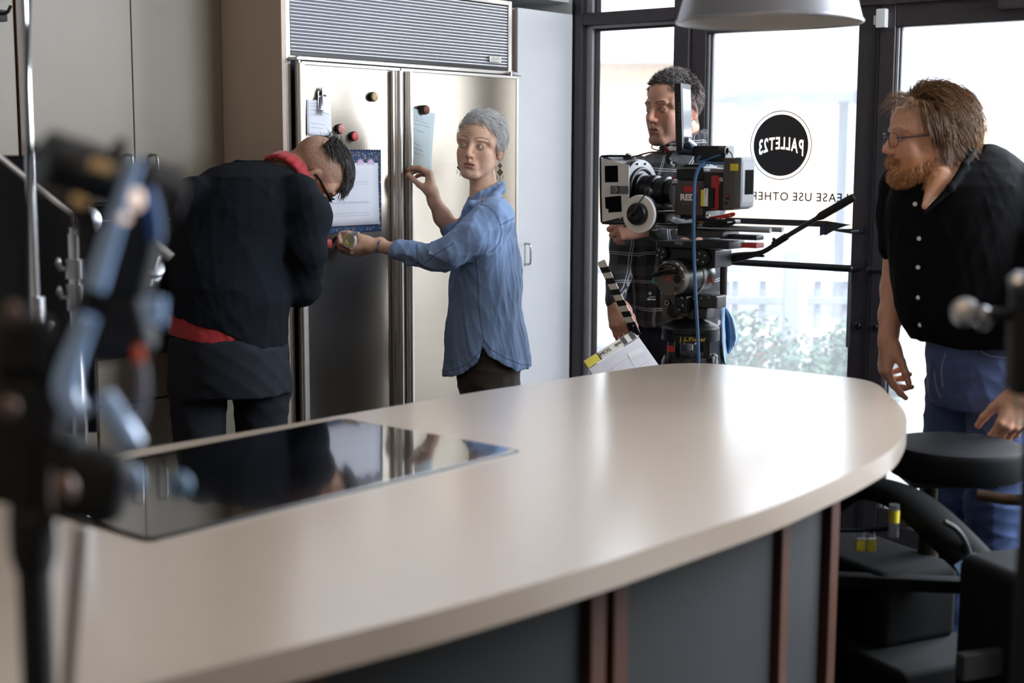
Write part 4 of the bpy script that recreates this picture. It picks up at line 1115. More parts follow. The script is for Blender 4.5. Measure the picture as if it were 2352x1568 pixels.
# earrings
M_ear = mat('bronze_earring', (120, 96, 66), .4, .7, noise=.2, scale=200)
for sx, lab in ((-1, 0), (1, 1)):
    e0 = hd.w((sx * .0785, -.004, -.042)) if sx > 0 else hd.w((sx * .080, .004, -.042))
    er = MB(); o = e0 - pw.matrix_world.translation
    def dia(c, s): er.prism([(0, s), (s * .82, 0), (0, -s), (-s * .82, 0)], -.0007, .0007, frame(c, (1, .25, 0), (0, 0, 1)))
    er.tube([o, o + Vector((0, 0, -.010))], .0007, 6)
    dia(o + Vector((0, 0, -.019)), .0105); dia(o + Vector((.0, -.001, -.042)), .0145)
    for k in (-1, 0, 1): er.cyl(o + Vector((k * .010, 0, -.052 - (k == 0) * .006)), o + Vector((k * .010, 0, -.066 - (k == 0) * .008)), .0011, n=6)
    er.build('earring', M_ear, pw)
# shirt
T = Sdf()
rowsW = [(452, 1074, 1152, .075), (468, 1066, 1168, .125), (485, 1060, 1176, .160), (520, 1054, 1183, .185), (560, 1046, 1189, .195), (600, 1040, 1194, .190), (650, 1034, 1197, .182), (700, 1030, 1197, .18), (740, 1024, 1203, .185), (780, 1020, 1214, .195), (820, 1017, 1223, .20), (870, 1016, 1228, .20)]
T.slabs(secs(rowsW, YW, .18), .02)
T.chain([P(1136, 502, 4.96), P(1088, 546, 4.92), P(1036, 578, 4.91), P(988, 591, 4.925), P(912, 576, 4.95)], [.073, .064, .053, .044, .033], .035)
T.cone(P(962, 584, 4.935), P(917, 577, 4.95), .0445, .0385, .004)
T.cone(P(1000, 602, 4.925), P(935, 606, 4.93), .020, .014, .012)
T.chain([P(1104, 492, 5.22), P(1062, 548, 5.28), P(1040, 530, 5.29)], [.07, .052, .046], .03)
# collar: a stand around the neck, open at the front
cc = P(1111, 446, YW)
for (dz, r, rr) in ((-.014, .067, .009), (-.002, .064, .007), (.010, .064, .006)):
    pts = [Vector((cc.x + math.cos(a) * r * .95, cc.y + math.sin(a) * r * 1.15, cc.z + dz + .028 * math.cos(a))) for a in [math.radians(d) for d in range(-120, 121, 20)]]
    T.chain(pts, [rr] * len(pts), .008)
T.chain([P(1098, 470, 5.0), P(1080, 470, 4.99), P(1066, 482, 5.0), P(1064, 520, 5.02)], [.010, .012, .010, .004], .01)
T.chain([P(1152, 425, 5.03), P(1135, 452, 4.99), P(1100, 470, 4.985)], [.009, .012, .009], .01)
T.cone(P(1106, 405, YW), P(1108, 478, YW), .052, .050, .004, '-')
hemW = hemline([(1010, 858), (1024, 856), (1050, 850), (1078, 838), (1100, 818), (1111, 784), (1125, 804), (1160, 825), (1199, 840), (1240, 840)], YW)
T.clip(hemW, .002)
wr1 = wrinkle(.0085, 17, 3, (1, 1, .5)); wr2 = wrinkle(.0040, 40, 8, (1, 1, .6))
def pixels(p):
    xx, yy, zz = p[:, 0], p[:, 1], p[:, 2] - CAM_H
    u = yy * _st + zz * _ct; w = yy * _ct - zz * _st; x, y = xx / w, u / w
    c, s = math.cos(ROLL), math.sin(ROLL); return 1176 + F_PX * (x * c - y * s), 784 - F_PX * (y * c + x * s)
def near_line(p, line, wpx):
    u, v = pixels(p); d = np.full(len(p), 1e3)
    for (a, b) in zip(line[:-1], line[1:]):
        a, b = np.array(a, float), np.array(b, float); ab = b - a
        t = np.clip(((u - a[0]) * ab[0] + (v - a[1]) * ab[1]) / (ab @ ab), 0, 1)
        d = np.minimum(d, np.hypot(u - a[0] - t * ab[0], v - a[1] - t * ab[1]))
    return d / wpx
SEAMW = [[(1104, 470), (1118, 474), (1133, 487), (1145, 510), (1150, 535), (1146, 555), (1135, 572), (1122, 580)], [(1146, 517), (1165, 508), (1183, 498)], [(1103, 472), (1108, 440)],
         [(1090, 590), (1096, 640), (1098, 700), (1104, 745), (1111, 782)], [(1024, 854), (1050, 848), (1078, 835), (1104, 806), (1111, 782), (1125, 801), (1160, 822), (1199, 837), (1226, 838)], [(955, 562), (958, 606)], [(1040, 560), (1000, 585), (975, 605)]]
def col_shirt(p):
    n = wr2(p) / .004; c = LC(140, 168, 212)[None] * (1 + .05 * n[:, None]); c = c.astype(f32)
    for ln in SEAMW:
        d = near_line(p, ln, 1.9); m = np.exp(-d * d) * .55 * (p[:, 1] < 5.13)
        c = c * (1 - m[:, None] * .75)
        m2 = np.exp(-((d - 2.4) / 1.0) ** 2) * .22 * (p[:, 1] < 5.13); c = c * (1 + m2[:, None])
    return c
T.mesh('shirt', .0032, M_denimshirt, pw, col_shirt, lambda p: (wr1(p) + wr2(p)) * (1 - .9 * sstep(p[:, 2], cc.z - .05, cc.z - .01)) + .002)
buttons(pw, 'sleeve_button', [P(986, 582, 4.873)], .005, M_pearl)
M_browncord = mat('dark_brown_trousers', (62, 52, 42), .85, noise=.12, scale=120, bump=.1, bscale=500, sheen=.2)
J = Sdf()
J.slabs(secs([(770, 1050, 1190, .165), (820, 1046, 1198, .175), (870, 1050, 1196, .175), (900, 1056, 1192, .17)], YW, .17), .03)
for a, b, c in lg_w:
    J.chain([P(1123, 880, a.y), Vector((P(1116, 1000, a.y).x, a.y, .52)), Vector((P(1116, 1000, a.y).x, a.y, .09))], [.098, .068, .055], .04)
wj = wrinkle(.004, 26, 5, (1, 1, 1.6)); J.mesh('trousers', .006, M_browncord, pw, None, wj)
shoes(pw, feetW, (-1, .35, 0), M_black)
br = MB(); rel = pw.matrix_world.translation
wv = P(871, 568, 4.96); ax = (P(915, 577, 4.95) - wrL).normalized(); a1 = ax.orthogonal().normalized(); a2 = ax.cross(a1)
br.tube([wv - rel + (a1 * math.cos(t) + a2 * math.sin(t)) * .0232 for t in [2 * math.pi * i / 24 for i in range(24)]], .0022, 8, True)
for i in range(7):
    t = 2 * math.pi * i / 7; br.ball(wv - rel + (a1 * math.cos(t) + a2 * math.sin(t)) * .0245, .0034, n=8, m=6)
br.build('bracelet', mat('blue_bead', (66, 96, 140), .3, noise=.3, scale=200), pw)
# tape dispenser in her left hand
M_tape = mat('yellow_tape', (226, 202, 90), .35, noise=.15, scale=60); M_clear = mat('clear_frosted_plastic', (206, 214, 216), .2, noise=.04)
td = thing('tape_dispenser', 'small clear tape dispenser with yellow tape in the woman\'s left hand', 'tape dispenser', frame(P(801, 555, 4.905), (.93, -.36, -.05), (.05, .05, 1)))
td.matrix_world = td.matrix_world @ rot('Z', 8)
ringp = [(.0245, -.007), (.0255, -.006), (.0255, .006), (.0245, .007), (.0185, .007), (.0185, -.007), (.0245, -.007)]
MB().lathe([(r, h) for r, h in ringp], (0, 0, 0), (0, 0, 1), 36, cap=False).build('outer_shell', M_clear, td)
MB().lathe([(.0185, -.006), (.0185, .006), (.012, .006), (.012, -.006), (.0185, -.006)], (0, 0, 0), (0, 0, 1), 36, cap=False).build('tape_roll', M_tape, td)
MB().prism([(.018, .012), (.036, .020), (.038, .027), (.012, .027), (.010, .020)], -.007, .007, bevel=.001, seg=1).build('cutter', M_clear, td)

# ================================================================== the man bent over at the refrigerator
YB = 4.50
pb = person('man with shaved sides in a navy sweater bending towards the refrigerator', P(540, 800, 4.4))
hb = Head(look(P(718, 403, 4.74), (.47, .22, -.86), (.80, .12, .55)), 1.02, jaw=1.0)
B = Sdf(); hb.build(B)
B.cone(hb.w((0, -.030, -.06)), P(655, 420, 4.68), .058, .066, .02)
B.cone(hb.w((0, -.055, -.03)), P(650, 410, 4.68), .045, .062, .02)
B.slabs(secs([(410, 470, 680, .09, 4.62), (450, 440, 690, .12, 4.58), (560, 410, 665, .13, 4.5), (700, 405, 650, .13, 4.42), (800, 405, 640, .13, 4.4), (860, 410, 650, .13, 4.4)], YB, .12), .03)
sR = P(690, 455, 4.52); eR = P(694, 668, 4.52); wR = P(704, 575, 4.93)
B.chain([sR, eR, wR], [.038, .032, .024], .02)
hand(B, hframe(wR, (.1, .45, .85), (.75, -.55, .2), 'R'), [(.5, .6, .4)] * 4, 'R', 1.0)
sL = P(438, 470, 4.48); eL = P(412, 640, 4.62); wL = P(560, 560, 4.95)
B.chain([sL, eL, wL], [.036, .032, .024], .02)
hand(B, hframe(wL, (.6, .6, .5), (-.6, -.6, .4), 'L'), [(.5, .6, .4)] * 4, 'L', 1.0)
feetB = []
LB = [(P(462, 850, 4.36), P(455, 1000, 4.36)), (P(592, 850, 4.44), P(602, 1000, 4.44))]
for a, b in LB:
    B.chain([a, Vector((b.x, b.y, .5)), Vector((b.x, b.y, .08))], [.08, .055, .045], .03); feetB.append(b)
HLB = ([-.13, -.09, -.04, -.01, .02, .045, .062, .078, .12], [-.092, -.085, -.060, -.012, .000, .035, .062, .074, .09])
B.mesh('body', .0022, M_skin, pb, colf((216, 168, 142), hb, scalp=(122, 102, 88, .62, .35), hairline=HLB, stubble=(120, 92, 78, .4), brow=(70, 54, 44)))
hb.eyes(pb, (0, .9, -.3), (80, 84, 80))
topc = lambda x, y, z: abs(x) < .052 and z > .050 and y > -.075 and z > np.interp(y, *HLB) + .002
def flow_b(p): return (p[0] * 4 + .25, 1.0, -.2 if p[2] < .09 else .02)
st = grow(hb, scalp_roots(2400, topc, 12), flow_b, .058, 7, .012, .10, 13, gravity=.05)
st += grow(hb, scalp_roots(60, lambda x, y, z: topc(x, y, z) and y < -.02, 14), lambda p: (.1, -.5, .7), .030, 5, .02, .35, 15)
hair_mesh('hair', pb, st, .0012, [(44, 40, 38), (62, 58, 56), (92, 90, 90), (54, 46, 40), (120, 122, 126)], 16, .2)
M_specs = mat('black_spectacle_frame', (16, 16, 18), .3, noise=.05); M_speclens = mat('spectacle_lens', (200, 210, 220), .05, noise=.02)
def glasses(head, parent, m, r, squareness, bridge_z=.0, thick=.0022, temple=.0022, yf=.099, zc=-.004, w_=.024, h_=.018):
    o = parent.matrix_world.translation; g = MB(); L_ = lambda p: head.w(p) - o
    for sx in (-1, 1):
        c = (sx * .033, yf, zc); n = 28; pts = []
        for i in range(n):
            a = 2 * math.pi * i / n; ca, sa = math.cos(a), math.sin(a); k = (abs(ca) ** squareness + abs(sa) ** squareness) ** (-1 / squareness)
            pts.append(L_((c[0] + w_ * k * ca, c[1] - .004 * abs(ca * k) * (1 if ca * sx > 0 else 0) * 2, c[2] + h_ * k * sa)))
        g.tube(pts, thick, 8, True)
        g.tube([L_((sx * (.033 + w_), yf - .008, zc + .006)), L_((sx * .072, .060, zc + .007)), L_((sx * .0785, .0, .006)), L_((sx * .079, -.018, -.004))], temple, 8, smooth=1, flat=1.6)
    g.tube([L_((-.033 + w_, yf, zc + .004)), L_((-.004, yf + .009, zc + .007)), L_((.004, yf + .009, zc + .007)), L_((.033 - w_, yf, zc + .004))], thick, 8, smooth=1)
    return g.build('glasses', m, parent)
glasses(hb, pb, M_specs, .02, 4.0, thick=.0028, temple=.0032)
T = Sdf()
rowsB = [(376, 520, 640, .07, 4.66), (392, 476, 672, .10, 4.63), (410, 452, 692, .125, 4.60), (440, 428, 706, .145, 4.58), (480, 411, 702, .155, 4.55), (540, 397, 682, .16, 4.52), (600, 390, 668, .165, 4.48), (660, 387, 664, .17, 4.44), (720, 386, 664, .17, 4.42), (780, 385, 664, .17, 4.41), (840, 384, 662, .17, 4.4)]
T.slabs(secs(rowsB, YB, .15), .03)
T.chain([P(680, 448, 4.54), P(704, 500, 4.50), P(703, 580, 4.47), P(690, 668, 4.50)], [.070, .071, .061, .053], .03)
T.chain([P(690, 668, 4.50), P(706, 625, 4.74), P(704, 585, 4.90)], [.053, .047, .034], .03)
T.chain([P(446, 455, 4.50), P(414, 640, 4.60), P(545, 575, 4.92)], [.066, .055, .036], .03)
T.cone(P(690, 385, 4.70), P(640, 405, 4.66), .056, .060, .01, '-')
T.clip(hemline([(360, 718), (385, 722), (440, 728), (520, 752), (570, 776), (597, 790), (640, 822), (690, 840)], 4.4), .004)
M_sweater = mat('navy_knit', (13, 18, 27), .9, noise=.12, scale=300, bump=.2, bscale=800, spec=.2)
wb = wrinkle(.007, 13, 21, (1, 1, .7)); wb2 = wrinkle(.0025, 36, 22)
T.mesh('sweater', .0042, M_sweater, pb, None, lambda p: wb(p) + wb2(p) + .002)
M_redshirt = mat('red_cotton_shirt', (164, 34, 40), .8, noise=.12, scale=80, bump=.1, bscale=500, sheen=.2)
T = Sdf()
T.slabs(secs([(690, 393, 640, .148, 4.42), (740, 390, 640, .158, 4.41), (792, 388, 630, .162, 4.40)], 4.4, .16), .02)
T.clip(hemline([(360, 764), (385, 769), (470, 777), (540, 787), (600, 792), (680, 792)], 4.4), .003)
# the open red collar
T2 = Sdf(); cn_ = P(660, 402, 4.68); axn = (hb.w((0, -.04, -.05)) - P(640, 425, 4.66)).normalized(); e1 = axn.orthogonal().normalized(); e2 = axn.cross(e1)
for (h, r, rr) in ((-.034, .079, .006), (-.024, .077, .006), (-.014, .075, .0055), (-.004, .073, .005), (.006, .0715, .0045)):
    pts = [cn_ + axn * h + (e1 * math.cos(a) + e2 * math.sin(a)) * r for a in [math.radians(d) for d in range(0, 361, 20)]]
    T2.chain(pts, [rr] * len(pts), .012)
T.mesh('red_shirt', .004, M_redshirt, pb, None, lambda p: wb2(p)); T2.mesh('red_collar', .003, M_redshirt, pb)
M_darkjeans = mat('dark_navy_denim', (17, 23, 34), .88, noise=.15, scale=250, bump=.15, bscale=700)
J = Sdf()
J.slabs(secs([(772, 392, 640, .158, 4.4), (800, 388, 664, .17, 4.4), (860, 390, 668, .175, 4.4), (905, 393, 668, .17, 4.4)], 4.4, .165), .02)
for (a, b), px, pn in zip(LB, (457, 600), (457, 602)):
    J.chain([P(px, 890, a.y), Vector((P(pn, 1000, a.y).x, a.y, .55)), Vector((P(pn, 1000, a.y).x, a.y, .09))], [.093, .078, .062], .03)
J.mesh('jeans', .006, M_darkjeans, pb, None, wrinkle(.004, 24, 31, (1, 1, 1.5)))
shoes(pb, feetB, (.35, 1, 0), M_black)

# ================================================================== the man with the clapperboard
YC = 4.85
pc_ = person('young man in a dark plaid shirt standing behind the film camera', P(1540, 700, YC))
hc = Head(look(P(1545, 247, 4.82), (-.81, -.58, -.03), (0, 0, 1)), 1.03, jaw=1.02, cheek=1.05, lid=.0052)
B = Sdf(); hc.build(B)
B.cone(hc.w((0, -.03, -.06)), P(1556, 360, 4.84), .060, .064, .02)
B.slabs(secs([(350, 1500, 1590, .08), (380, 1450, 1630, .11), (420, 1432, 1645, .115), (560, 1440, 1640, .115), (700, 1455, 1640, .115), (800, 1460, 1645, .12)], YC, .11), .03)
sR = P(1440, 405, 4.83); eR = P(1428, 560, 4.80); wR = P(1413, 690, 4.70)
B.chain([sR, eR, wR], [.036, .029, .024], .02)
hand(B, hframe(wR + Vector((0, 0, .0)), (.20, -.52, -.84), (-.38, -.84, .4), 'R'), [(.45, .45, .3), (.5, .45, .3), (.55, .45, .3), (.6, .45, .3)], 'R', 1.0, spread=.04, thumb=((.25, 1.0), .3, .3))
sL = P(1645, 400, 4.88); eL = P(1600, 545, 4.66); wL = P(1490, 521, 4.62)
B.chain([sL, eL, wL], [.036, .032, .027], .02)
hand(B, hframe(P(1482, 520, 4.62), (-1, .05, .0), (0, -.9, .4), 'L'), [(1.0, 1.0, .6)] * 4, 'L', 1.0, thumb=((.4, .5), .6, .5))
LCp = [(P(1500, 800, 4.85), 4.85, 1500), (P(1605, 800, 4.9), 4.9, 1610)]; feetC = []
for a, yy, px in LCp:
    x = P(px, 900, yy).x; B.chain([a, Vector((x, yy, .5)), Vector((x, yy, .08))], [.08, .055, .045], .03); feetC.append(Vector((x, yy, 0)))
HLC = ([-.13, -.09, -.04, -.01, .02, .045, .062, .078, .12], [-.072, -.066, -.045, -.006, .004, .046, .072, .080, .09])
B.mesh('body', .0022, M_skin, pc_, colf((214, 162, 140), hc, brow=(70, 52, 44), stubble=(128, 100, 88, .38), scalp=(62, 52, 46, .85), hairline=HLC, lips=(178, 112, 104), browamt=.85))
hc.eyes(pc_, (.25, .96, -.03), (88, 92, 96))
hlc = lambda x, y, z: z > np.interp(y, *HLC) + .001
def flow_c(p):
    if p[2] > .075 and p[1] > -.02: return (.2, .75, .5)
    if p[1] < -.02: return (p[0] * 5, -.45, -.75)
    return (p[0] * 6, -.35, -.8)
st = grow(hc, scalp_roots(3000, lambda x, y, z: hlc(x, y, z) and z > .055 and y > -.03, 22), flow_c, .022, 4, .010, .45, 23, hug=.3)
st += grow(hc, scalp_roots(2200, lambda x, y, z: hlc(x, y, z) and (z <= .06 or y < -.02), 24), flow_c, .011, 3, .003, .25, 25)
hair_mesh('hair', pc_, st, .0011, [(62, 54, 50), (84, 74, 68), (112, 104, 102), (52, 46, 44), (140, 134, 134)], 26, .25)
# plaid shirt: white double lines and grey bands on black, woven into the cloth
M_plaid = bpy.data.materials.new('black_white_plaid'); M_plaid.use_nodes = True
nt = M_plaid.node_tree; n_ = nt.nodes; l_ = nt.links; bs = n_['Principled BSDF']; bs.inputs['Roughness'].default_value = .85; bs.inputs['Sheen Weight'].default_value = .2
tc = n_.new('ShaderNodeTexCoord'); sp = n_.new('ShaderNodeSeparateXYZ'); l_.new(tc.outputs['Object'], sp.inputs[0])
def mth(op, a, b=None, c=None):
    q = n_.new('ShaderNodeMath'); q.operation = op
    for i, v in enumerate((a, b, c)):
        if v is None: continue
        if isinstance(v, (int, float)): q.inputs[i].default_value = v
        else: l_.new(v, q.inputs[i])
    return q.outputs[0]
def bands(src, period, off):
    t = mth('FRACT', mth('MULTIPLY', mth('ADD', src, off), 1 / period))
    line = mth('MAXIMUM', mth('COMPARE', t, .30, .016), mth('COMPARE', t, .37, .016))
    wide = mth('COMPARE', t, .75, .17)
    return line, wide
wob = n_.new('ShaderNodeTexNoise'); wob.inputs['Scale'].default_value = 7; l_.new(tc.outputs['Object'], wob.inputs['Vector'])
wv_ = mth('MULTIPLY', mth('SUBTRACT', wob.outputs[0], .5), .035)
side = mth('ADD', mth('ADD', mth('MULTIPLY', sp.outputs[0], .86), mth('MULTIPLY', sp.outputs[1], -.5)), wv_)
lv_, wd1 = bands(side, .082, .020); lh_, wd2 = bands(mth('ADD', sp.outputs[2], wv_), .092, .031)
lines = mth('MAXIMUM', lv_, lh_)
wide = mth('MULTIPLY', mth('ADD', wd1, wd2), .024)
val = mth('ADD', mth('ADD', wide, .010), mth('MULTIPLY', lines, .30))
cb = n_.new('ShaderNodeCombineXYZ'); l_.new(val, cb.inputs[0]); l_.new(mth('MULTIPLY', val, .98), cb.inputs[1]); l_.new(mth('MULTIPLY', val, 1.05), cb.inputs[2]); l_.new(cb.outputs[0], bs.inputs['Base Color'])
T = Sdf()
rowsC = [(342, 1512, 1606, .07), (356, 1478, 1626, .09), (372, 1452, 1646, .11), (400, 1424, 1660, .13), (460, 1420, 1664, .14), (520, 1418, 1664, .14), (600, 1420, 1662, .14), (700, 1432, 1660, .14), (760, 1450, 1662, .145)]
T.slabs(secs(rowsC, YC, .13), .03)
T.chain([P(1444, 402, 4.84), P(1434, 480, 4.82), P(1428, 560, 4.80), P(1420, 640, 4.75), P(1414, 686, 4.70)], [.058, .050, .043, .038, .032], .025)
T.chain([P(1640, 402, 4.88), P(1606, 540, 4.68), P(1505, 523, 4.63)], [.060, .050, .040], .03)
ccp = P(1560, 345, 4.84)
for (dz, r, rr) in ((0, .076, .011), (.018, .073, .009), (.032, .078, .008)):
    pts = [Vector((ccp.x + math.cos(a) * r, ccp.y + math.sin(a) * r, ccp.z + dz + .028 * math.cos(a))) for a in [math.radians(d) for d in range(-140, 141, 20)]]
    T.chain(pts, [rr] * len(pts), .008)
T.cone(P(1556, 300, 4.84), P(1558, 352, 4.84), .066, .062, .004, '-')
T.clip(hemline([(1400, 742), (1480, 738), (1560, 742), (1700, 745)], YC), .003)
wc = wrinkle(.006, 16, 41, (1, 1, .6)); T.mesh('plaid_shirt', .004, M_plaid, pc_, None, lambda p: wc(p) + .002)
J = Sdf(); J.slabs(secs([(720, 1458, 1655, .13), (800, 1455, 1660, .145), (870, 1458, 1662, .14)], YC, .13), .02)
for a, yy, px in LCp:
    x = P(px, 900, yy).x; J.chain([Vector((x, yy, .86)), Vector((x, yy, .5)), Vector((x, yy, .09))], [.088, .07, .058], .03)
J.mesh('jeans', .006, M_darkjeans, pc_, None, wrinkle(.004, 24, 51, (1, 1, 1.5)))
shoes(pc_, feetC, (-1, -.3, 0), M_black)

# ================================================================== the older man leaning in on the right
YO = 4.05
po = person('older man with shaggy brown hair and beard in a black shirt', P(2240, 800, YO))
ho = Head(look(P(2124, 306, 4.0), (-.99, -.08, -.03), (-.04, 0, 1)), 1.06, jaw=1.06, nose=1.2, cheek=1.1)
B = Sdf(); ho.build(B)
B.cone(ho.w((0, -.03, -.055)), P(2190, 415, 4.02), .068, .080, .03)
B.ell(ho.w((0, .035, -.092)), (.055, .05, .035), ho.R, .02)
B.cone(P(2160, 402, 3.932), P(2122, 466, 3.884), .038, .009, .015)
B.slabs(secs([(360, 2150, 2320, .12), (400, 2080, 2360, .17), (460, 2052, 2400, .175), (560, 2060, 2405, .175), (680, 2072, 2405, .175), (770, 2155, 2390, .14), (860, 2170, 2370, .13)], YO, .17), .03)
sR = P(2066, 440, 4.22); eR = P(2055, 655, 4.22); wR = P(2040, 772, 4.16)
B.chain([sR, P(2062, 560, 4.22), eR, P(2046, 715, 4.19), wR], [.042, .043, .041, .034, .0285], .02)
hand(B, hframe(wR + Vector((0, 0, .005)), (-.10, -.05, -.99), (-.98, -.1, .1), 'R'), [(.55, .25, .15), (.75, .7, .35), (.95, .85, .4), (1.05, .9, .45)], 'R', 1.10, spread=.05, thumb=((.5, .35), .12, .2))
sL = P(2395, 450, 3.93); eL = P(2400, 690, 3.82); wL = P(2348, 884, 3.74)
B.chain([sL, eL, wL], [.042, .045, .030], .02)
hand(B, hframe(wL + Vector((0, 0, -.005)), (-.28, -.05, -.96), (.15, -.97, .1), 'L'), [(.45, .45, .3), (.5, .5, .3), (.55, .5, .3), (.6, .5, .3)], 'L', 1.10, thumb=((.5, .35), .2, .2))
LO = [(P(2215, 860, 4.15), 4.15, 2190), (P(2310, 860, 3.98), 3.98, 2295)]; feetO = []
for a, yy, px in LO:
    x = P(px, 1100, yy).x; B.chain([a, Vector((x, yy, .5)), Vector((x, yy, .08))], [.09, .06, .05], .03); feetO.append(Vector((x, yy, 0)))
HLO = ([-.13, -.09, -.04, -.012, .006, .020, .034, .050, .12], [-.085, -.080, -.055, -.034, -.012, .02, .070, .105, .2])
B.mesh('body', .0023, M_skin, po, colf((212, 160, 134), ho, brow=(150, 112, 80), stubble=(176, 118, 72, .75), scalp=(120, 92, 72, .6), hairline=HLO, lips=(178, 108, 98), flush=(206, 120, 100)))
bodyO = B.V.copy()
ho.eyes(po, (.05, .99, .0), (90, 104, 116))
hlo = lambda x, y, z: z > np.interp(y, *HLO) + .002
def flow_o(p):
    x, y, z = p
    if z > .095: return (x * 8, -.5, -.05)
    return (x * 2.0, -.30 - .5 * (y < -.04), -.95)
st = grow(ho, scalp_roots(4600, hlo, 32), flow_o, .098, 8, .020, .07, 33, gravity=.35)
st += grow(ho, scalp_roots(1800, lambda x, y, z: hlo(x, y, z) and y < -.0 and z < .05, 34), flow_o, .085, 8, .028, .10, 35, gravity=.4)
st += grow(ho, scalp_roots(900, lambda x, y, z: hlo(x, y, z) and y < .03 and z > .06, 36), lambda p: (p[0] * 8, -.55, -.1), .080, 7, .024, .12, 37, gravity=.4)
def flow_f(p): return (p[0] * 2 - .1, .75, -.25)
st += grow(ho, scalp_roots(80, lambda x, y, z: .030 < y < .062 and z > .078, 38), flow_f, .062, 8, .022, .30, 39, gravity=.6, curl=.45, hug=.2)
hair_mesh('hair', po, st, .0011, [(122, 86, 54), (98, 70, 44), (140, 102, 66), (84, 60, 40), (150, 118, 84)], 40, .2)
# beard and moustache
rs = np.random.RandomState(50)
vl = ho.local(bodyO.astype(f32)); x_, y_, z_ = vl[:, 0], vl[:, 1], vl[:, 2]; ax_ = np.abs(x_)
mk = (z_ > -.135) & (y_ > -.004) & (ax_ < .09)
low = (z_ < np.where(ax_ > .028, -.060 + (.020 - y_) * .42, -.0815)) & (z_ > -.128) & (y_ > .0)
mous = (ax_ < .034) & (z_ < -.0455 - ax_ * .35) & (z_ > -.0575 - ax_ * .55) & (y_ > .07)
cand = np.nonzero(mk & (low | mous))[0]; cand = cand[rs.rand(len(cand)) < np.where(y_[cand] < .03, .35, 1.0)]
cand = rs.choice(cand, 3000)
e_ = .002; pw_ = bodyO[cand].astype(f32)
gr = np.stack([B.eval(pw_ + np.eye(3, dtype=f32)[t] * e_) - B.eval(pw_ - np.eye(3, dtype=f32)[t] * e_) for t in range(3)], 1); gr /= np.maximum(np.linalg.norm(gr, axis=1), 1e-6)[:, None]
bst = []
for p, n0 in zip(pw_, gr):
    L_ = rs.uniform(.010, .021); d = n0 * .55 + np.array([-.25, -.02, -.75]) + rs.normal(size=3) * .22; pts = [p - n0 * .001]
    for i in range(4): pts.append(pts[-1] + d / np.linalg.norm(d) * L_ / 4); d += np.array([.03, 0, -.14])
    bst.append(np.array(pts))
hair_mesh('beard', po, bst, .00085, [(190, 124, 70), (208, 148, 94), (162, 104, 62), (220, 176, 134)], 51, .2)
glasses(ho, po, mat('steel_spectacle_frame', (70, 72, 84), .3, .8, noise=.05), .02, 2.6, thick=.0013, temple=.0016, yf=.104, zc=-.007, w_=.024, h_=.0185)
M_blackshirt = mat('black_cotton_shirt', (11, 10, 12), .88, noise=.12, scale=200, bump=.12, bscale=600, spec=.1)
T = Sdf()
rowsO = [(318, 2232, 2275, .05), (335, 2200, 2305, .09), (360, 2150, 2335, .13), (385, 2096, 2362, .165), (415, 2052, 2390, .19), (460, 2040, 2412, .20), (520, 2038, 2420, .205), (580, 2046, 2424, .205), (640, 2051, 2425, .20), (700, 2062, 2424, .20), (745, 2078, 2420, .195), (775, 2098, 2412, .19), (800, 2116, 2400, .185)]
T.slabs(secs(rowsO, YO, .2), .03)
T.chain([P(2076, 425, 4.20), P(2068, 490, 4.21), P(2060, 556, 4.215)], [.075, .068, .060], .03)
T.chain([P(2385, 440, 3.95), P(2402, 560, 3.88), P(2402, 690, 3.82)], [.085, .075, .066], .03)
T.cone(P(2165, 376, 3.90), P(2119, 478, 3.86), .060, .006, .006, '-')
T.cone(P(2150, 380, 4.0), P(2190, 330, 4.0), .085, .075, .01, '-')
for line, rr in (([(2232, 335), (2212, 372), (2180, 424), (2120, 482)], .008),):
    T.chain([P(x, y, 3.865 + .0012 * max(0, 400 - y)) for x, y in line], [rr * .8] + [rr] * (len(line) - 2) + [rr * .5], .012)
T.clip(hemline([(2050, 700), (2075, 742), (2096, 770), (2118, 785), (2180, 794), (2260, 790), (2330, 790), (2420, 792)], 3.9), .004)
wo = wrinkle(.008, 11, 61, (1, 1, .55)); wo2 = wrinkle(.002, 36, 62)
zc_ = P(2150, 430, 3.9).z
wof = lambda p: (wo(p) + wo2(p)) * (1 - .92 * sstep(p[:, 2], zc_ - .10, zc_ - .02) * (p[:, 0] < P(2250, 400, 3.9).x)) + .002
T.mesh('black_shirt', .0042, M_blackshirt, po, None, wof)
def shirt_front(px, py):   # the shirt's front surface along that sight line
    d = ray(px, py); o = Vector((0, 0, CAM_H)); ps = np.array([o + d * (t / d.y) for t in np.linspace(3.7, 4.1, 90)], f32)
    v = T.eval(ps, wof); i = int(np.argmax(v < 0)); return Vector(ps[i])
buttons(po, 'shirt_button', [shirt_front(x, y) - Vector((0, .005, 0)) for x, y in ((2098, 461), (2108, 540), (2106, 606), (2107, 675), (2112, 738))], .0062, M_pearl, (-.3, -.95, 0))
M_jeans = mat('blue_denim', (66, 86, 132), .85, noise=.22, scale=14, bump=.18, bscale=900, sheen=.15)
J = Sdf()
J.slabs(secs([(772, 2134, 2404, .165), (810, 2128, 2400, .17), (850, 2131, 2396, .175), (890, 2136, 2388, .175), (920, 2150, 2380, .17)], YO, .165), .02)
for (a, yy, px), tw in zip(LO, (2205, 2300)):
    J.chain([P(tw, 890, yy), Vector((P(px, 1000, yy).x, yy, .52)), Vector((P(px, 1100, yy).x, yy, .09))], [.098, .082, .068], .03)
J.mesh('jeans', .005, M_jeans, po, None, wrinkle(.005, 22, 71, (1, 1, 1.4)))
def on_body(px, py, S_, y0=3.6, y1=4.3, dsp=None):
    d = ray(px, py); o = Vector((0, 0, CAM_H)); ps = np.array([o + d * (t / d.y) for t in np.linspace(y0, y1, 160)], f32)
    v = S_.eval(ps, dsp); i = int(np.argmax(v < 0)); return Vector(ps[i])
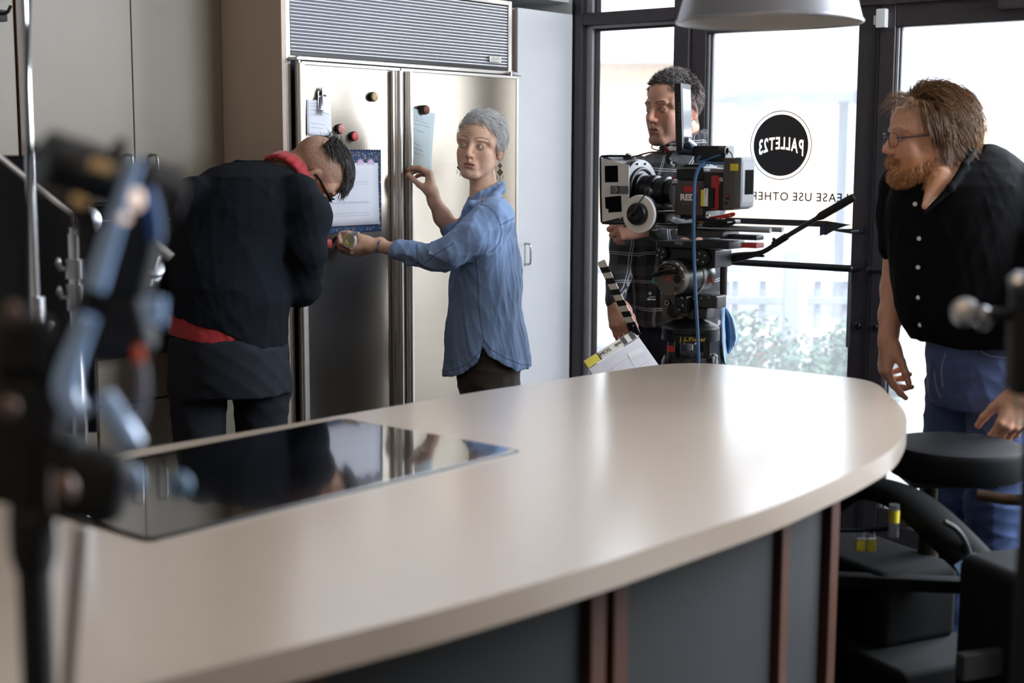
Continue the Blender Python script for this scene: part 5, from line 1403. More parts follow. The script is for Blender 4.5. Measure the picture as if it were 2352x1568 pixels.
rel = po.matrix_world.translation; sj = MB()
for line in ([(2150, 800), (2144, 840), (2150, 880), (2160, 905)], [(2172, 800), (2160, 840), (2166, 880)], [(2248, 790), (2262, 806), (2300, 812), (2340, 812)]):
    sj.tube([on_body(x, y, J) - rel - Vector((0, .004, 0)) for x, y in line], .0016, 6, smooth=1)
sj.build('jeans_stitching', mat('pale_thread', (150, 156, 176), .8, noise=.1), po)
shoes(po, feetO, (-1, -.4, 0), M_black)
wb_ = MB(); c0 = wL + Vector((0, 0, .02))
wb_.tube([c0 - rel + Vector((math.cos(t) * .034, math.sin(t) * .031, math.cos(t) * -.008)) for t in [2 * math.pi * i / 24 for i in range(24)]], .006, 8, True, flat=1.6); wb_.build('wristband', M_rubber, po)
# ------------------------------------------------------------------ film camera on its fluid head and dolly column
RF = Vector((-.79, .613, 0)).normalized(); RL = Vector((0, 0, 1)).cross(RF).normalized(); 
if RL.y > 0: RL = -RL
RO = P(1600, 490, 4.35)
RM = Matrix.Identity(4)
for i, a in enumerate((RF, RL, Vector((0, 0, 1)))):
    for j in range(3): RM[j][i] = a[j]
RM.translation = RO
# a right-handed copy for the object matrices: x forward, y to the near side needs z down, so mirror x: use x' = backward
RB = Matrix.Identity(4)           # x backward, y near side, z up (mirrored frame)
for i, a in enumerate((-RF, RL, Vector((0, 0, 1)))):
    for j in range(3): RB[j][i] = a[j]
RB.translation = RO
RBi = RB.inverted()
def rp(px, py, yl):
    """point on the plane local y = yl seen at a photo pixel, in rig coordinates (x backward, y near, z up)"""
    return RBi @ on_plane(px, py, RB @ Vector((0, yl, 0)), RL)
def rbox(mb, px0, py0, px1, py1, yn, yf, bevel=.003):
    a, b = rp(px0, py0, yn), rp(px1, py1, yn)
    mb.box2((min(a.x, b.x), yf, min(a.z, b.z)), (max(a.x, b.x), yn, max(a.z, b.z)), bevel, 2); return mb
M_camgrey = mat('camera_brown_grey', (84, 76, 76), .5, .3, noise=.06, scale=60)
M_batgrey = mat('battery_grey', (92, 92, 96), .5, noise=.05, scale=60)
M_panelw = mat('white_flag_panel', (214, 208, 204), .55, noise=.04, scale=20)
M_velcro = mat('black_velcro', (12, 12, 14), .95, noise=.2, scale=400, spec=.05)
M_orange = mat('orange_red_cable', (206, 62, 40), .5, noise=.04)
M_bluecable = mat('blue_cable', (62, 100, 142), .45, noise=.05)
M_gun = mat('gunmetal_tube', (70, 84, 102), .3, .7, noise=.05)
RTXT = frame((0, 0, 0), (1, 0, 0), (0, 0, 1))       # text reading towards +x, facing -y; flipped below for the near side
def rtext(name, body, px, py, yl, hpx, m, parent, bold=0.0, sx=1.0, stretch=1.0):
    p = rp(px, py, yl); size = hpx * 4.35 / F_PX / .70
    # near side: x backward is image right, up is z, normal towards the viewer (+y)
    return text_mesh(name, body, size, m, frame(p, (1, 0, 0), (0, 0, 1), (0, 1, 0)) if False else _tm(p), parent, bold=bold, sx=sx)
def _tm(p):
    M = Matrix.Identity(4); ax = (Vector((1, 0, 0)), Vector((0, 0, 1)), Vector((0, 1, 0)))
    for i, a in enumerate(ax):
        for j in range(3): M[j][i] = a[j]
    M.translation = p; return M
kam = thing('film_camera', 'black cinema camera with white matte box panel on a fluid head', 'camera', RB.copy())
b = rbox(MB(), 1546, 411, 1612, 492, .050, -.050, .004); b.build('camera_body', M_camgrey, kam)
b = rbox(MB(), 1550, 385, 1612, 411, .045, -.045, .003); b.build('top_module', M_blackmetal, kam)
b = MB()
for k in range(9): rbox(b, 1568 + k * 4.2, 374, 1571 + k * 4.2, 379, .040, -.04, .0008)
rbox(b, 1560, 378, 1612, 386, .042, -.042, .002); b.build('cooling_fins', M_blackmetal, kam)
rbox(MB(), 1541, 381, 1602, 385, .055, .048, .001).build('side_rail', M_grey, kam)
b = rbox(MB(), 1567.5, 424, 1599, 439, .0515, .049, .0005); b.build('red_label', M_red, kam)
rtext('brand_lettering', 'RED', 1577, 450.5, .0508, 13.5, M_whitetext, kam, bold=.0012, sx=1.12)
rtext('model_lettering', 'DRAGON', 1577.5, 464, .0508, 7, M_grey, kam, sx=1.02)
b = rbox(MB(), 1612, 392, 1660, 480, .047, -.047, .003); b.build('side_module', M_black, kam)
b = rbox(MB(), 1606, 428, 1634, 474, .062, .047, .002); b.build('media_module', M_blackmatte, kam)
rbox(MB(), 1607, 432, 1613, 470, .0628, .060, .0004).build('yellow_tape_label', M_yellow, kam)
lb = rbox(MB(), 1613.5, 429, 1623, 470, .0628, .060, .0004).build('white_tape_label', M_whitetext, kam)
p_ = rp(1618, 434, .0632); text_mesh('label_lettering', 'A', .006, M_blacktext, _tm(p_), lb, bold=.0002)
p_ = rp(1618, 440, .0632); text_mesh('label_lettering', '1', .006, M_blacktext, _tm(p_), lb, bold=.0002)
rbox(MB(), 1631, 399, 1647, 477, .050, .046, .0006).build('red_strip', M_red, kam)
b = MB(); p_ = rp(1650, 418, .047); b.ball(p_, .0042, n=14, m=8); b.build('record_button', M_red, kam)
b = MB()
for k in range(4): rbox(b, 1648, 404 + k * 2.4, 1657, 405.3 + k * 2.4, .0478, .046, 0)
b.build('printed_lines', M_whitetext, kam)
b = rbox(MB(), 1627, 384, 1659, 396, .044, -.044, .002); b.build('rear_module', M_grey, kam)
b = rbox(MB(), 1658, 358, 1682, 478, .056, -.05, .005); b.build('battery_plate', M_camgrey, kam)
rbox(MB(), 1674, 372, 1691, 388, .0572, .0535, .0003).build('yellow_sticker', M_yellow, kam)
b = rbox(MB(), 1664, 442, 1671, 455, .0580, .055, .001); b.build('switch_guard', M_black, kam)
b = rbox(MB(), 1665.5, 444, 1669.5, 449, .0600, .057, .001); b.build('power_switch', M_red, kam)
b = MB(); p_ = rp(1666, 463, .056); b.lathe([(.004, 0), (.004, .004), (.002, .005)], p_, (0, 1, 0), 14); b.build('socket', M_black, kam)
b = rbox(MB(), 1681, 357, 1698, 474, .054, -.030, .006); bat = b.build('battery', M_batgrey, kam); bx = max(rp(1698, 357, .054).x, rp(1698, 474, .054).x)
MB().box2((bx, -.020, rp(1698, 443, .054).z), (bx + .0016, .032, rp(1698, 386, .054).z), .0004, 1).build('velcro_patch', M_velcro, bat)
MB().box2((bx, -.026, rp(1698, 462, .054).z), (bx + .0008, .046, rp(1698, 368, .054).z), .0003, 1).build('battery_inset', M_grey, bat)
# top handle, monitor tube and bracket
a, c = rp(1558, 341, .02), rp(1592, 343, .02); b = MB(); b.cyl(a, c, .0155, n=20); b.build('handle_tube', M_gun, kam)
b = rbox(MB(), 1590, 331, 1662, 371, .028, -.028, .004); b.build('top_handle', M_black, kam)
a, c = rp(1650, 341, .03), rp(1666, 342, .03); b = MB(); b.lathe([(.013, 0), (.013, (c - a).length), (.009, (c - a).length + .001), (.008, .004)], a, (c - a), 20); b.build('rod_socket', M_darkgrey, kam)
b = MB(); b.cyl(rp(1538, 340, .02), rp(1560, 341, .02), .0085, n=16); b.ball(rp(1537, 340, .02), .010, n=14, m=10); b.build('monitor_joint', M_chrome, kam)
b = MB(); b.cyl(rp(1526, 341, .02), rp(1534, 341, .02), .009, n=16); b.build('red_ring', M_red, kam)
b = MB(); b.tube([rp(1540, 342, .02), rp(1528, 358, .02), rp(1534, 370, .02), rp(1550, 376, .02)], .008, 10, smooth=2); b.build('handle_bracket', M_blackmetal, kam)
b = MB(); b.tube([rp(1526, 340, .03), rp(1505, 343, .03), rp(1492, 337, .03), rp(1494, 330, .03), rp(1507, 328, .03), rp(1525, 338, .03)], .0018, 6, smooth=3); b.build('video_cable', M_black, kam)
b = MB(); b.tube([rp(1655, 350, .03), rp(1600, 372, .04), rp(1598, 362, .05), rp(1604, 356, .05)], .004, 8, smooth=3).tube([rp(1598, 368, .05), rp(1640, 372, .05), rp(1659, 371, .045)], .004, 8, smooth=2); b.build('blue_lead', M_bluecable, kam)
b = MB(); b.tube([rp(1664, 340, .01), rp(1676, 346, .01), rp(1680, 358, .01)], .002, 6, smooth=2); b.build('thin_cable', M_black, kam)
b = MB()
for (x, y) in ((1543, 377), (1625, 373), (1538, 371)): b.cyl(rp(x, y + 4, .05), rp(x, y - 4, .05), .003, n=10)
b.build('clamp_screw', M_chrome, kam)
# lens
ax0 = rp(1546, 447, .0); lensz = ax0.z + .0
Lx = lambda px: rp(px, 440, .0).x
b = MB(); zc = rp(1546, 438, 0).z
b.lathe([(.040, 0), (.040, .02), (.047, .022), (.047, .045), (.043, .047), (.043, .060), (.049, .062), (.049, .085), (.050, .088), (.050, .11), (.056, .112), (.056, .125), (.046, .126), (.044, .118)], (ax0.x + .004, 0, zc), (-1, 0, 0), 48)
b.build('lens', M_blackmetal, kam)
b = MB()
for k in range(60):
    a_ = 2 * math.pi * k / 60; b.box((ax0.x - .070, .0495 * math.cos(a_), zc + .0495 * math.sin(a_)), (.018, .0022, .002), Matrix.Rotation(a_, 3, 'X'))
b.build('focus_gear', M_black, kam)
b = MB(); b.cyl(rp(1543, 417, .045), rp(1556, 417, .045), .007, n=14); b.build('lens_lock', M_steel, kam)
b = MB(); b.ball(rp(1543, 405, .045), .0045, n=12, m=8); b.build('red_knob', M_red, kam)
# matte box: rear ring, flared hood, pale side flag with black patches
mbx = MB(); xr = ax0.x - .118
mbx.lathe([(.062, 0), (.100, .004), (.102, .020), (.098, .038), (.082, .044), (.064, .030)], (xr, 0, zc - .002), (-1, 0, 0), 56)
mo_ = mbx.build('matte_box', M_blackmetal, kam)
b = MB(); b.tube([(xr - .0, .070 * math.cos(t), zc + .070 * math.sin(t)) for t in [2 * math.pi * i / 40 for i in range(40)]], .006, 8, True); b.build('retaining_ring', M_black, mo_)
b = MB()
for t in (30, 75, 105, 150, 200, 340): b.cyl((xr + .003, .088 * math.cos(math.radians(t)), zc + .088 * math.sin(math.radians(t))), (xr - .004, .088 * math.cos(math.radians(t)), zc + .088 * math.sin(math.radians(t))), .003, n=10)
b.build('ring_screw', M_chrome, mo_)
x0h, x1h = xr - .030, rp(1380, 400, .118).x
hood = MB(); z_t0, z_b0, z_t1, z_b1 = zc + .082, zc - .086, rp(1380, 356, .115).z, rp(1380, 512, .115).z
def hoodring(x, w, zt, zb, r=.012, n=4):
    p = []
    for (cy, cz, a0) in ((w - r, zt - r, 0), (-w + r, zt - r, 90), (-w + r, zb + r, 180), (w - r, zb + r, 270)):
        for i in range(n + 1):
            a_ = math.radians(a0 + 90 * i / n); p.append(Vector((x, cy + r * math.cos(a_), cz + r * math.sin(a_))))
    return p
A_ = [hood.bm.verts.new(q) for q in hoodring(x0h, .088, z_t0, z_b0)]; B_ = [hood.bm.verts.new(q) for q in hoodring(x1h, .118, z_t1, z_b1)]
hood._loft([A_, B_], False, False)
hood.build('hood', mat('black_hood_inside', (40, 42, 46), .35, .2, noise=.08, scale=40), mo_, solid=.003)
fp_ = MB(); n0 = [rp(1379, 361, .118), rp(1443, 377, .098), rp(1443, 492, .098), rp(1383, 508, .118)]
v_ = [fp_.bm.verts.new(q + Vector((0, .004, 0))) for q in n0]; w_ = [fp_.bm.verts.new(q + Vector((0, .001, 0))) for q in n0]
fp_._loft([v_, w_], True, True)
fo_ = fp_.build('side_flag', M_panelw, mo_)
fe = MB(); fe.tube([q + Vector((0, .002, 0)) for q in (rp(1447, 356, .1), rp(1379, 356, .118), rp(1376, 362, .118), rp(1379, 506, .118), rp(1384, 512, .118), rp(1450, 510, .1))], .0035, 8, smooth=1); fe.build('flag_edge', M_black, mo_)
def quad_on_flag(m, name, pts, lift):
    q = MB(); nn = (n0[1] - n0[0]).cross(n0[2] - n0[0]).normalized()
    if nn.y < 0: nn = -nn
    base_ = n0[0] + Vector((0, .004, 0))
    def onf(px, py):
        d = (RB.to_3x3().inverted() @ ray(px, py)); o = RBi @ Vector((0, 0, CAM_H)); return o + d * ((base_ - o).dot(nn) / d.dot(nn))
    a_ = [q.bm.verts.new(onf(*p) + nn * lift) for p in pts]; b_ = [q.bm.verts.new(onf(*p) + nn * .0002) for p in pts]
    q._loft([a_, b_], True, True); q.build(name, m, fo_); return onf, nn
quad_on_flag(M_velcro, 'velcro_square', [(1386, 379), (1416, 378), (1417, 416), (1387, 417)], .001)
quad_on_flag(M_velcro, 'velcro_square', [(1387, 451), (1424, 447), (1426, 484), (1389, 487)], .001)
quad_on_flag(M_batgrey, 'strap', [(1400, 425), (1441, 425), (1441, 443), (1400, 443)], .0012)
onf, nn = quad_on_flag(M_darkgrey, 'knob_plate', [(1400, 425), (1420, 425), (1420, 443), (1400, 443)], .002)
b = MB(); b.lathe([(.0105, 0), (.0105, .004), (.006, .005), (.006, .003), (.002, .004)], onf(1409.5, 434) + nn * .002, nn, 24); b.build('flag_knob', M_grey, fo_)
b = MB(); rbox(b, 1427, 356, 1446, 364, .075, .045, .003); rbox(b, 1433, 350, 1440, 358, .068, .052, .002); b.build('top_latch', M_blackmetal, mo_)
# rods, follow focus
b = MB(); a = rp(1425, 523, .045)
for yl, x_end in ((.030, 1768), (-.030, 1796)): b.cyl((rp(1426, 522, .045).x, yl, rp(1600, 519, .03).z), (rp(x_end, 517, yl).x, yl, rp(1600, 519, .03).z), .0075, n=16)
b.build('support_rod', M_steel, kam)
b = MB(); b.cyl(rp(1500, 484, .07), rp(1548, 484, .07), .0065, n=14); b.build('follow_focus_shaft', M_chrome, kam)
ff = MB(); fc_ = rp(1468, 489, .150)
ff.lathe([(.034, .010), (.056, .010), (.057, .006), (.057, .0), (.034, -.002), (.034, .010)], fc_, (0, 1, 0), 56, cap=False); fwo = ff.build('focus_marking_ring', M_whitetext, kam)
ff = MB(); ff.lathe([(.058, -.010), (.058, .0), (.0345, .001), (.0345, .020), (.031, .027), (.018, .029), (.016, .026), (.0001, .026)], fc_, (0, 1, 0), 48); ff.build('focus_wheel', M_blackmetal, kam)
b = MB(); b.cyl(fc_ + Vector((0, -.13, 0)), fc_ + Vector((0, -.005, 0)), .012, n=16); b.box(fc_ + Vector((.012, -.10, -.005)), (.06, .05, .05), None, .006); b.build('follow_focus_gearbox', M_black, kam)
b = MB(); b.tube([rp(1446, 491, .185), rp(1464, 465, .19), rp(1481, 441, .19)], .0022, 8); b.lathe([(.006, 0), (.006, .006), (.003, .007)], rp(1445, 491, .180), (0, 1, 0), 14); b.build('crank_arm', M_darkgrey, kam)
b = MB(); b.ball(rp(1487, 437, .19), .0115, n=18, m=12); b.build('crank_ball', M_black, kam)
b = MB(); b.tube([rp(1432, 365, .10), rp(1470, 352, .06), rp(1500, 345, .05), rp(1530, 352, .03)], .0025, 6, smooth=2).tube([rp(1520, 493, .05), rp(1538, 508, .06), rp(1552, 512, .06)], .002, 6, smooth=2); b.build('accessory_cable', M_black, kam)
# base plates, cables beneath
b = MB(); rbox(b, 1560, 478, 1618, 500, .045, -.045, .003); rbox(b, 1588, 500, 1668, 512, .042, -.042, .003); rbox(b, 1553, 510, 1592, 540, .05, -.05, .004); b.build('base_plate', M_black, kam)
rbox(MB(), 1581, 526, 1658, 543, .05, -.05, .002).build('riser_block', M_darkgrey, kam)
b = MB(); b.tube([rp(1628, 497, .03), rp(1655, 492, .04), rp(1688, 484, .03), rp(1680, 493, .03), rp(1650, 496, .04)], .0035, 8, smooth=3); b.build('red_cable', M_orange, kam)
b = MB()
for (x, y) in ((1592, 507), (1612, 508), (1624, 491), (1606, 508)): b.cyl(rp(x - 3, y, .045), rp(x + 3, y, .045), .003, n=8)
b.build('cable_plug', M_brass, kam)
b = MB(); b.tube([rp(1620, 500, .05), rp(1660, 503, .05), rp(1684, 500, .045), rp(1686, 510, .04), rp(1650, 513, .04), rp(1612, 512, .045)], .0045, 8, smooth=3); b.build('coiled_cable', M_black, kam)
b = MB(); b.cyl(rp(1538, 534, .06), rp(1552, 519, .06), .002, n=8).cyl(rp(1504, 529, .06), rp(1520, 519, .06), .002, n=8); b.build('lever_pin', M_chrome, kam)
# monitor
mp = P(1556, 262, 4.30)
mon = thing('camera_monitor', 'slim black on-board monitor standing on top of the film camera', 'monitor', Matrix.Translation(P(1556, 328, 4.30)))
hd_ = Vector((.32, .947, 0)).normalized(); nn_ = Vector((hd_.y, -hd_.x, 0)); zt_ = Vector((-.045, 0, 1)).normalized()
F3 = Matrix((hd_, nn_, zt_)).transposed()
hh = (328 - 190) * 4.3 / F_PX; cw = .145
MB().box(hd_ * cw / 2 + zt_ * (hh / 2), (cw, .022, hh), F3, .004).build('monitor_body', M_black, mon)
MB().box(hd_ * (cw / 2 + .002) + zt_ * (hh / 2 + .004) + nn_ * .0112, (cw - .026, .001, hh - .040), F3).build('screen', mat('glossy_screen', (40, 42, 48), .06, noise=.02, scale=10, spec=1.0, coat=1), mon)
MB().box(hd_ * .012 + zt_ * .004 - zt_ * .012, (.02, .02, .03), F3, .003).build('monitor_foot', M_blackmetal, mon)
b = MB(); b.cyl(hd_ * .04 + zt_ * .012 + nn_ * .014, hd_ * .075 - zt_ * .004 + nn_ * .03, .010, n=14); b.build('tilt_knob', M_steel, mon)
b = MB()
for k in range(5): b.box(nn_ * .004 + zt_ * (hh * (.42 + .06 * k)) - hd_ * .0003, (.001, .004, .0025), F3)
b.build('side_print', M_grey, mon)

# fluid head
fh = thing('fluid_head', 'black and grey fluid tripod head under the film camera', 'tripod head', RB.copy())
b = MB(); rbox(b, 1507, 550, 1602, 568, .060, -.06, .003); rbox(b, 1600, 548, 1672, 569, .055, -.045, .003); rbox(b, 1650, 533, 1735, 548, .02, -.03, .004); b.build('sliding_plate', M_black, fh)
b = MB(); rbox(b, 1700, 553, 1735, 566, .02, -.03, .002); b.build('plate_lock', M_red, fh)
b = MB(); rbox(b, 1548, 552, 1566, 559, .062, .058, .0005); b.build('level_window', M_grey, fh)
b = MB(); rbox(b, 1513, 566, 1640, 612, .035, -.07, .004); b.build('tilt_cradle', M_blackmetal, fh)
for (x, y, r, yl) in ((1518, 579, .022, .045), (1612, 588, .026, .042)):
    b = MB(); c_ = rp(x, y, yl); b.lathe([(r, -.02), (r, 0), (r * .9, .004), (.0001, .005)], c_, (0, 1, 0), 32); o_ = b.build('bolt_disc', M_black, fh)
    b = MB()
    for k in range(4): b.cyl(c_ + Vector((r * .55 * math.cos(k * 1.57 + .5), .004, r * .55 * math.sin(k * 1.57 + .5))), c_ + Vector((r * .55 * math.cos(k * 1.57 + .5), .008, r * .55 * math.sin(k * 1.57 + .5))), .0028, n=8)
    b.build('bolt', M_steel, o_)
dc_ = rp(1537, 636, .10); R_ = .0530
b = MB(); b.lathe([(R_ * .97, -.055), (R_, -.05), (R_, -.004), (R_ * .96, 0), (R_ * .2, .0015), (.0001, .0015)], dc_, (0, 1, 0), 56); dd_ = b.build('drag_housing', mat('warm_grey_enamel', (96, 88, 82), .5, .2, noise=.06, scale=40), fh)
b = MB(); b.lathe([(R_ * .92, 0), (R_ * 1.10, -.06), (R_ * 1.12, -.10), (R_ * .95, -.101)], dc_, (0, 1, 0), 56); b.build('drag_ring', M_black, fh)
b = MB(); b.lathe([(R_ * 1.05, -.100), (R_ * 1.16, -.102), (R_ * 1.16, -.118), (R_ * 1.0, -.119)], dc_, (0, 1, 0), 56); b.build('scale_ring', M_grey, fh)
b = MB()
for k in range(60):
    t = 2 * math.pi * k / 60; b.box(dc_ + Vector((R_ * 1.161 * math.cos(t), -.108, R_ * 1.161 * math.sin(t))), (.0012, .006 if k % 5 else .011, .0009), Matrix.Rotation(-t, 3, 'Y'))
b.build('scale_marks', M_whitetext, fh)
b = MB(); b.lathe([(R_ * .93, -.118), (R_ * .95, -.125), (R_ * .95, -.190), (R_ * .85, -.195), (.0001, -.195)], dc_, (0, 1, 0), 56); b.build('tilt_drum', M_blackmetal, fh)
b = MB(); rbox(b, 1650, 598, 1664, 680, -.085, -.105, .010); b.build('end_cap', M_darkgrey, fh)
def rtext2(nm, body, p, size, m, parent, bold=.0008, ry=0): return text_mesh(nm, body, size, m, _tm(p), parent, bold=bold)
rtext2('lettering', 'A', rp(1535, 637, .1022), .021, M_redtext, dd_, .0012)
rtext2('lettering', 'A', rp(1631, 641, -.02) + Vector((0, .0, 0)), .030, M_redtext, fh, .0012)
arcp = []
def rim(a0, a1, r, lift=.0022): return [dc_ + Vector((r * math.cos(t), lift, r * math.sin(t))) for t in [math.radians(a0 + (a1 - a0) * i / 14) for i in range(15)]]
b = MB(); b.tube(rim(30, 150, R_ * .72), .008, 8, flat=.25); b.build('brand_band', M_black, dd_)
band_word = 'OConnor'
for k, ch in enumerate(band_word):
    t = math.radians(122 - k * 10.5); p = dc_ + Vector((-R_ * .74 * math.cos(t) * -1, .0048, R_ * .74 * math.sin(t)))
    # printed upside down on the housing, as in the photograph
    Mx = _tm(dc_ + Vector((R_ * .74 * math.cos(math.pi - t), .0048, R_ * .74 * math.sin(t)))) @ rot('Z', 180 + (90 - (122 - k * 10.5)) * -1)
    text_mesh('lettering', ch, .0105, M_whitetext, Mx, dd_, bold=.0003)
b = MB(); b.lathe([(.0125, 0), (.0125, .003), (.0001, .003)], rp(1555, 638, .1020), (0, 1, 0), 24); b.build('knob_recess', M_blackmatte, dd_)
b = MB(); b.lathe([(.006, 0), (.006, .003), (.0001, .0035)], rp(1553, 659, .1020), (0, 1, 0), 20); b.build('small_knob', M_darkgrey, dd_)
b = MB()
for (x, y) in ((1568, 638), (1550, 672), (1518, 670), (1503, 634)): b.ball(rp(x, y, .101), .0026, n=10, m=6)
b.build('screw', M_steel, dd_)
for a0 in (60, 38, 112): 
    b = MB(); p = dc_ + Vector((R_ * .96 * math.cos(math.radians(a0)), -.004, R_ * .96 * math.sin(math.radians(a0)))); b.box(p, (.012, .012, .0035), Matrix.Rotation(math.radians(90 - a0), 3, 'Y'), .001); b.build('cream_tape', M_panelw, dd_)
b = MB(); b.tube([rp(1501, 630, .11), rp(1520, 622, .112), rp(1545, 620, .112), rp(1558, 624, .110)], [.006, .010, .010, .004], 10, smooth=2, flat=.6); b.ball(rp(1502, 629, .108), .008, n=12, m=8); b.build('brake_lever', M_black, fh)
b = MB(); rbox(b, 1497, 636, 1502, 648, .09, .08, .001); b.build('green_tab', mat('green_tab', (70, 160, 120), .5, noise=.05), fh)
b = MB(); rbox(b, 1520, 668, 1560, 732, .055, -.03, .006); b.build('base_arm', mat('warm_grey_enamel', None), fh)
b = MB(); rbox(b, 1548, 676, 1576, 716, .06, -.02, .005); rbox(b, 1484, 652, 1508, 705, .06, .03, .004); b.build('pan_brake_block', M_black, fh)
b = MB(); b.cyl(rp(1487, 685, .066), rp(1507, 685, .066), .0035, n=12).cyl(rp(1490, 680, .068), rp(1506, 679, .068), .002, n=10).cyl(rp(1492, 671, .064), rp(1492, 671, .058), .005, n=12); b.build('pan_rod', M_chrome, fh)
b = MB(); c_ = rp(1531, 692, .064); b.lathe([(.0105, -.01), (.0105, 0), (.0001, .001)], c_, (0, 1, 0), 24); o_ = b.build('counterbalance_dial', M_black, fh)
b = MB()
for k in range(8): t = k * .785; b.box(c_ + Vector((.0068 * math.cos(t), .0012, .0068 * math.sin(t))), (.002, .001, .0036), Matrix.Rotation(-t, 3, 'Y'))
b.build('dial_numbers', M_whitetext, o_)
b = MB(); c_ = rp(1545, 712, .066); b.lathe([(.019, -.012), (.020, -.006), (.020, .004), (.016, .010), (.0001, .011)], c_, (-.3, 1, -.1), 32); b.build('pan_drag_knob', M_rubber, fh)
b = MB()
for (x, y) in ((1566, 681), (1568, 698), (1560, 708)): b.box(rp(x, y, .064), (.008, .004, .006), Matrix.Rotation(.5, 3, 'Y'), .001)
b.build('arrow_mark', M_steel, fh)
b = MB(); rbox(b, 1590, 672, 1646, 706, .03, -.03, .006); b.build('tie_down_block', M_darkgrey, fh)
b = MB()
for x in (1592, 1610, 1627, 1645): b.ball(rp(x, 683 - (x - 1592) * .1, .031), .0026, n=10, m=6)
b.build('block_screw', M_steel, fh)
b = MB(); rbox(b, 1577, 706, 1592, 730, .03, -.02, .003); rbox(b, 1592, 702, 1622, 731, .02, -.03, .006); b.build('pedestal', M_darkgrey, fh)
# pan handle
b = MB(); b.tube([rp(1640, 596, -.10), rp(1690, 586, -.10), rp(1742, 578, -.10), rp(1766, 566, -.10), rp(1790, 546, -.10), rp(1880, 492, -.10)], [.016, .016, .0075, .0075, .0075, .0075], 12, smooth=2); b.build('handle_rod', M_black, fh)
b = MB(); b.tube([rp(1775, 557, -.10), rp(1806, 537, -.10)], .0105, 14); b.build('handle_sleeve', M_rubber, fh)
b = MB(); b.tube([rp(1876, 495, -.10), rp(1884, 490, -.10), rp(1952, 450, -.10), rp(1959, 446, -.10)], [.009, .0125, .0125, .009], 16); b.build('handle_grip', M_rubber, fh)
b = MB(); b.tube([rp(1690, 583, -.11), rp(1754, 583, -.11)], .004, 8).ball(rp(1776, 545, -.10), .006).build('handle_lock', M_black, fh)

# clapperboard held by the man in plaid
YK = 4.635
hinge = P(1460, 762, YK - .0); tipU = P(1379, 598, YK - .02); endL = P(1344, 836, YK - .12)
kb_ = thing('clapperboard', 'white clapperboard with black and white striped sticks held by the man in plaid', 'clapperboard', Matrix.Translation(hinge))
M_stick = mat('black_stick', (16, 16, 17), .5, noise=.05); M_cream = mat('cream_stick', (226, 216, 200), .55, noise=.04)
def stick(A, Bv, wdt, thk, nst, nm, labels=None):
    A, Bv = Vector(A), Vector(Bv); d = Bv - A; L_ = d.length; x = d.normalized(); n = Vector((-.25, -.95, .1)); n = (n - x * n.dot(x)).normalized(); y = n.cross(x)
    mb = MB()
    for k in range(nst):
        mb.use(M_cream if k % 2 == (nst + 1) % 2 else M_stick)
        a0, a1 = L_ * k / nst, L_ * (k + 1) / nst; sk = wdt * .30
        q = [(a0 - sk * .5 if k else a0, -wdt / 2), (a1 - sk * .5 if k < nst - 1 else a1, -wdt / 2), (a1 + sk * .5 if k < nst - 1 else a1, wdt / 2), (a0 + sk * .5 if k else a0, wdt / 2)]
        Mx = Matrix.Identity(4)
        for i, a_ in enumerate((x, y, n)):
            for j in range(3): Mx[j][i] = a_[j]
        Mx.translation = A; mb.prism(q, -thk / 2, thk / 2, Mx)
    return mb.build(nm, None, kb_), Mx, L_
so, MU, LU = stick(Vector((0, 0, 0)), tipU - hinge, .026, .012, 13, 'upper_stick')
MB().box(MU @ Vector((.015, .0, .0085)), (.046, .030, .004), MU.to_3x3(), .003).build('hinge_plate', M_black, so)
b = MB()
for q in ((.004, .006), (.028, -.004)): b.ball(MU @ Vector((q[0], q[1], .0115)), .0028, n=10, m=6)
b.build('hinge_screw', M_steel, so)
xl_ = (endL - hinge).normalized(); n_b = Vector((-.22, -.95, .12)); n_b = (n_b - xl_ * n_b.dot(xl_)).normalized(); y_b = n_b.cross(-xl_)
if y_b.z > 0: y_b = -y_b                                            # y_b points down the board
Lb = (endL - hinge).length
MBd = Matrix.Identity(4)
for i, a_ in enumerate((-xl_, -y_b, n_b)):
    for j in range(3): MBd[j][i] = a_[j]                            # x right, y up, z to the viewer
if MBd.determinant() < 0:
    for j in range(3): MBd[j][2] = -MBd[j][2]
# board origin at the hinge corner
M_board = mat('white_slate_board', (222, 216, 220), .4, noise=.05, scale=14)
MB().box(MBd @ Vector((-Lb / 2, -.118, 0)), (Lb, .20, .005), MBd.to_3x3(), .002).build('slate', M_board, kb_)
MB().box(MBd @ Vector((-Lb / 2, -.002, .001)), (Lb, .028, .010), MBd.to_3x3(), .001).build('lower_stick', M_cream, kb_)
zt2 = .0066
for (x0, x1, m, nm) in ((-Lb, -Lb + .055, M_yellow, 'yellow_label'), (-Lb + .055, -Lb + .061, M_stick, 'black_stripe'), (-.066, -.050, M_stick, 'black_stripe'), (-.030, -.012, M_stick, 'black_stripe')):
    MB().box(MBd @ Vector(((x0 + x1) / 2, -.002, zt2)), (x1 - x0, .026, .0006), MBd.to_3x3()).build(nm, m, kb_)
text_mesh('lettering', 'MOS', .019, M_blacktext, MBd @ Matrix.Translation((-Lb + .086, -.001, zt2 + .0004)), kb_, sx=1.2, bold=-.0002)
text_mesh('lettering', 'sync', .017, M_blacktext, MBd @ Matrix.Translation((-Lb + .145, .001, zt2 + .0004)), kb_, sx=1.1)
M_line = mat('grey_board_line', (176, 170, 182), .6, noise=.05)
b = MB()
for yy in (-.055, -.10, -.14): b.box(MBd @ Vector((-Lb / 2 + .02, yy, .0027)), (Lb - .06, .0012, .0004), MBd.to_3x3())
for xx in (-Lb * .35, -Lb * .68): b.box(MBd @ Vector((xx, -.12, .0027)), (.0012, .13, .0004), MBd.to_3x3())
b.build('printed_grid', M_line, kb_)
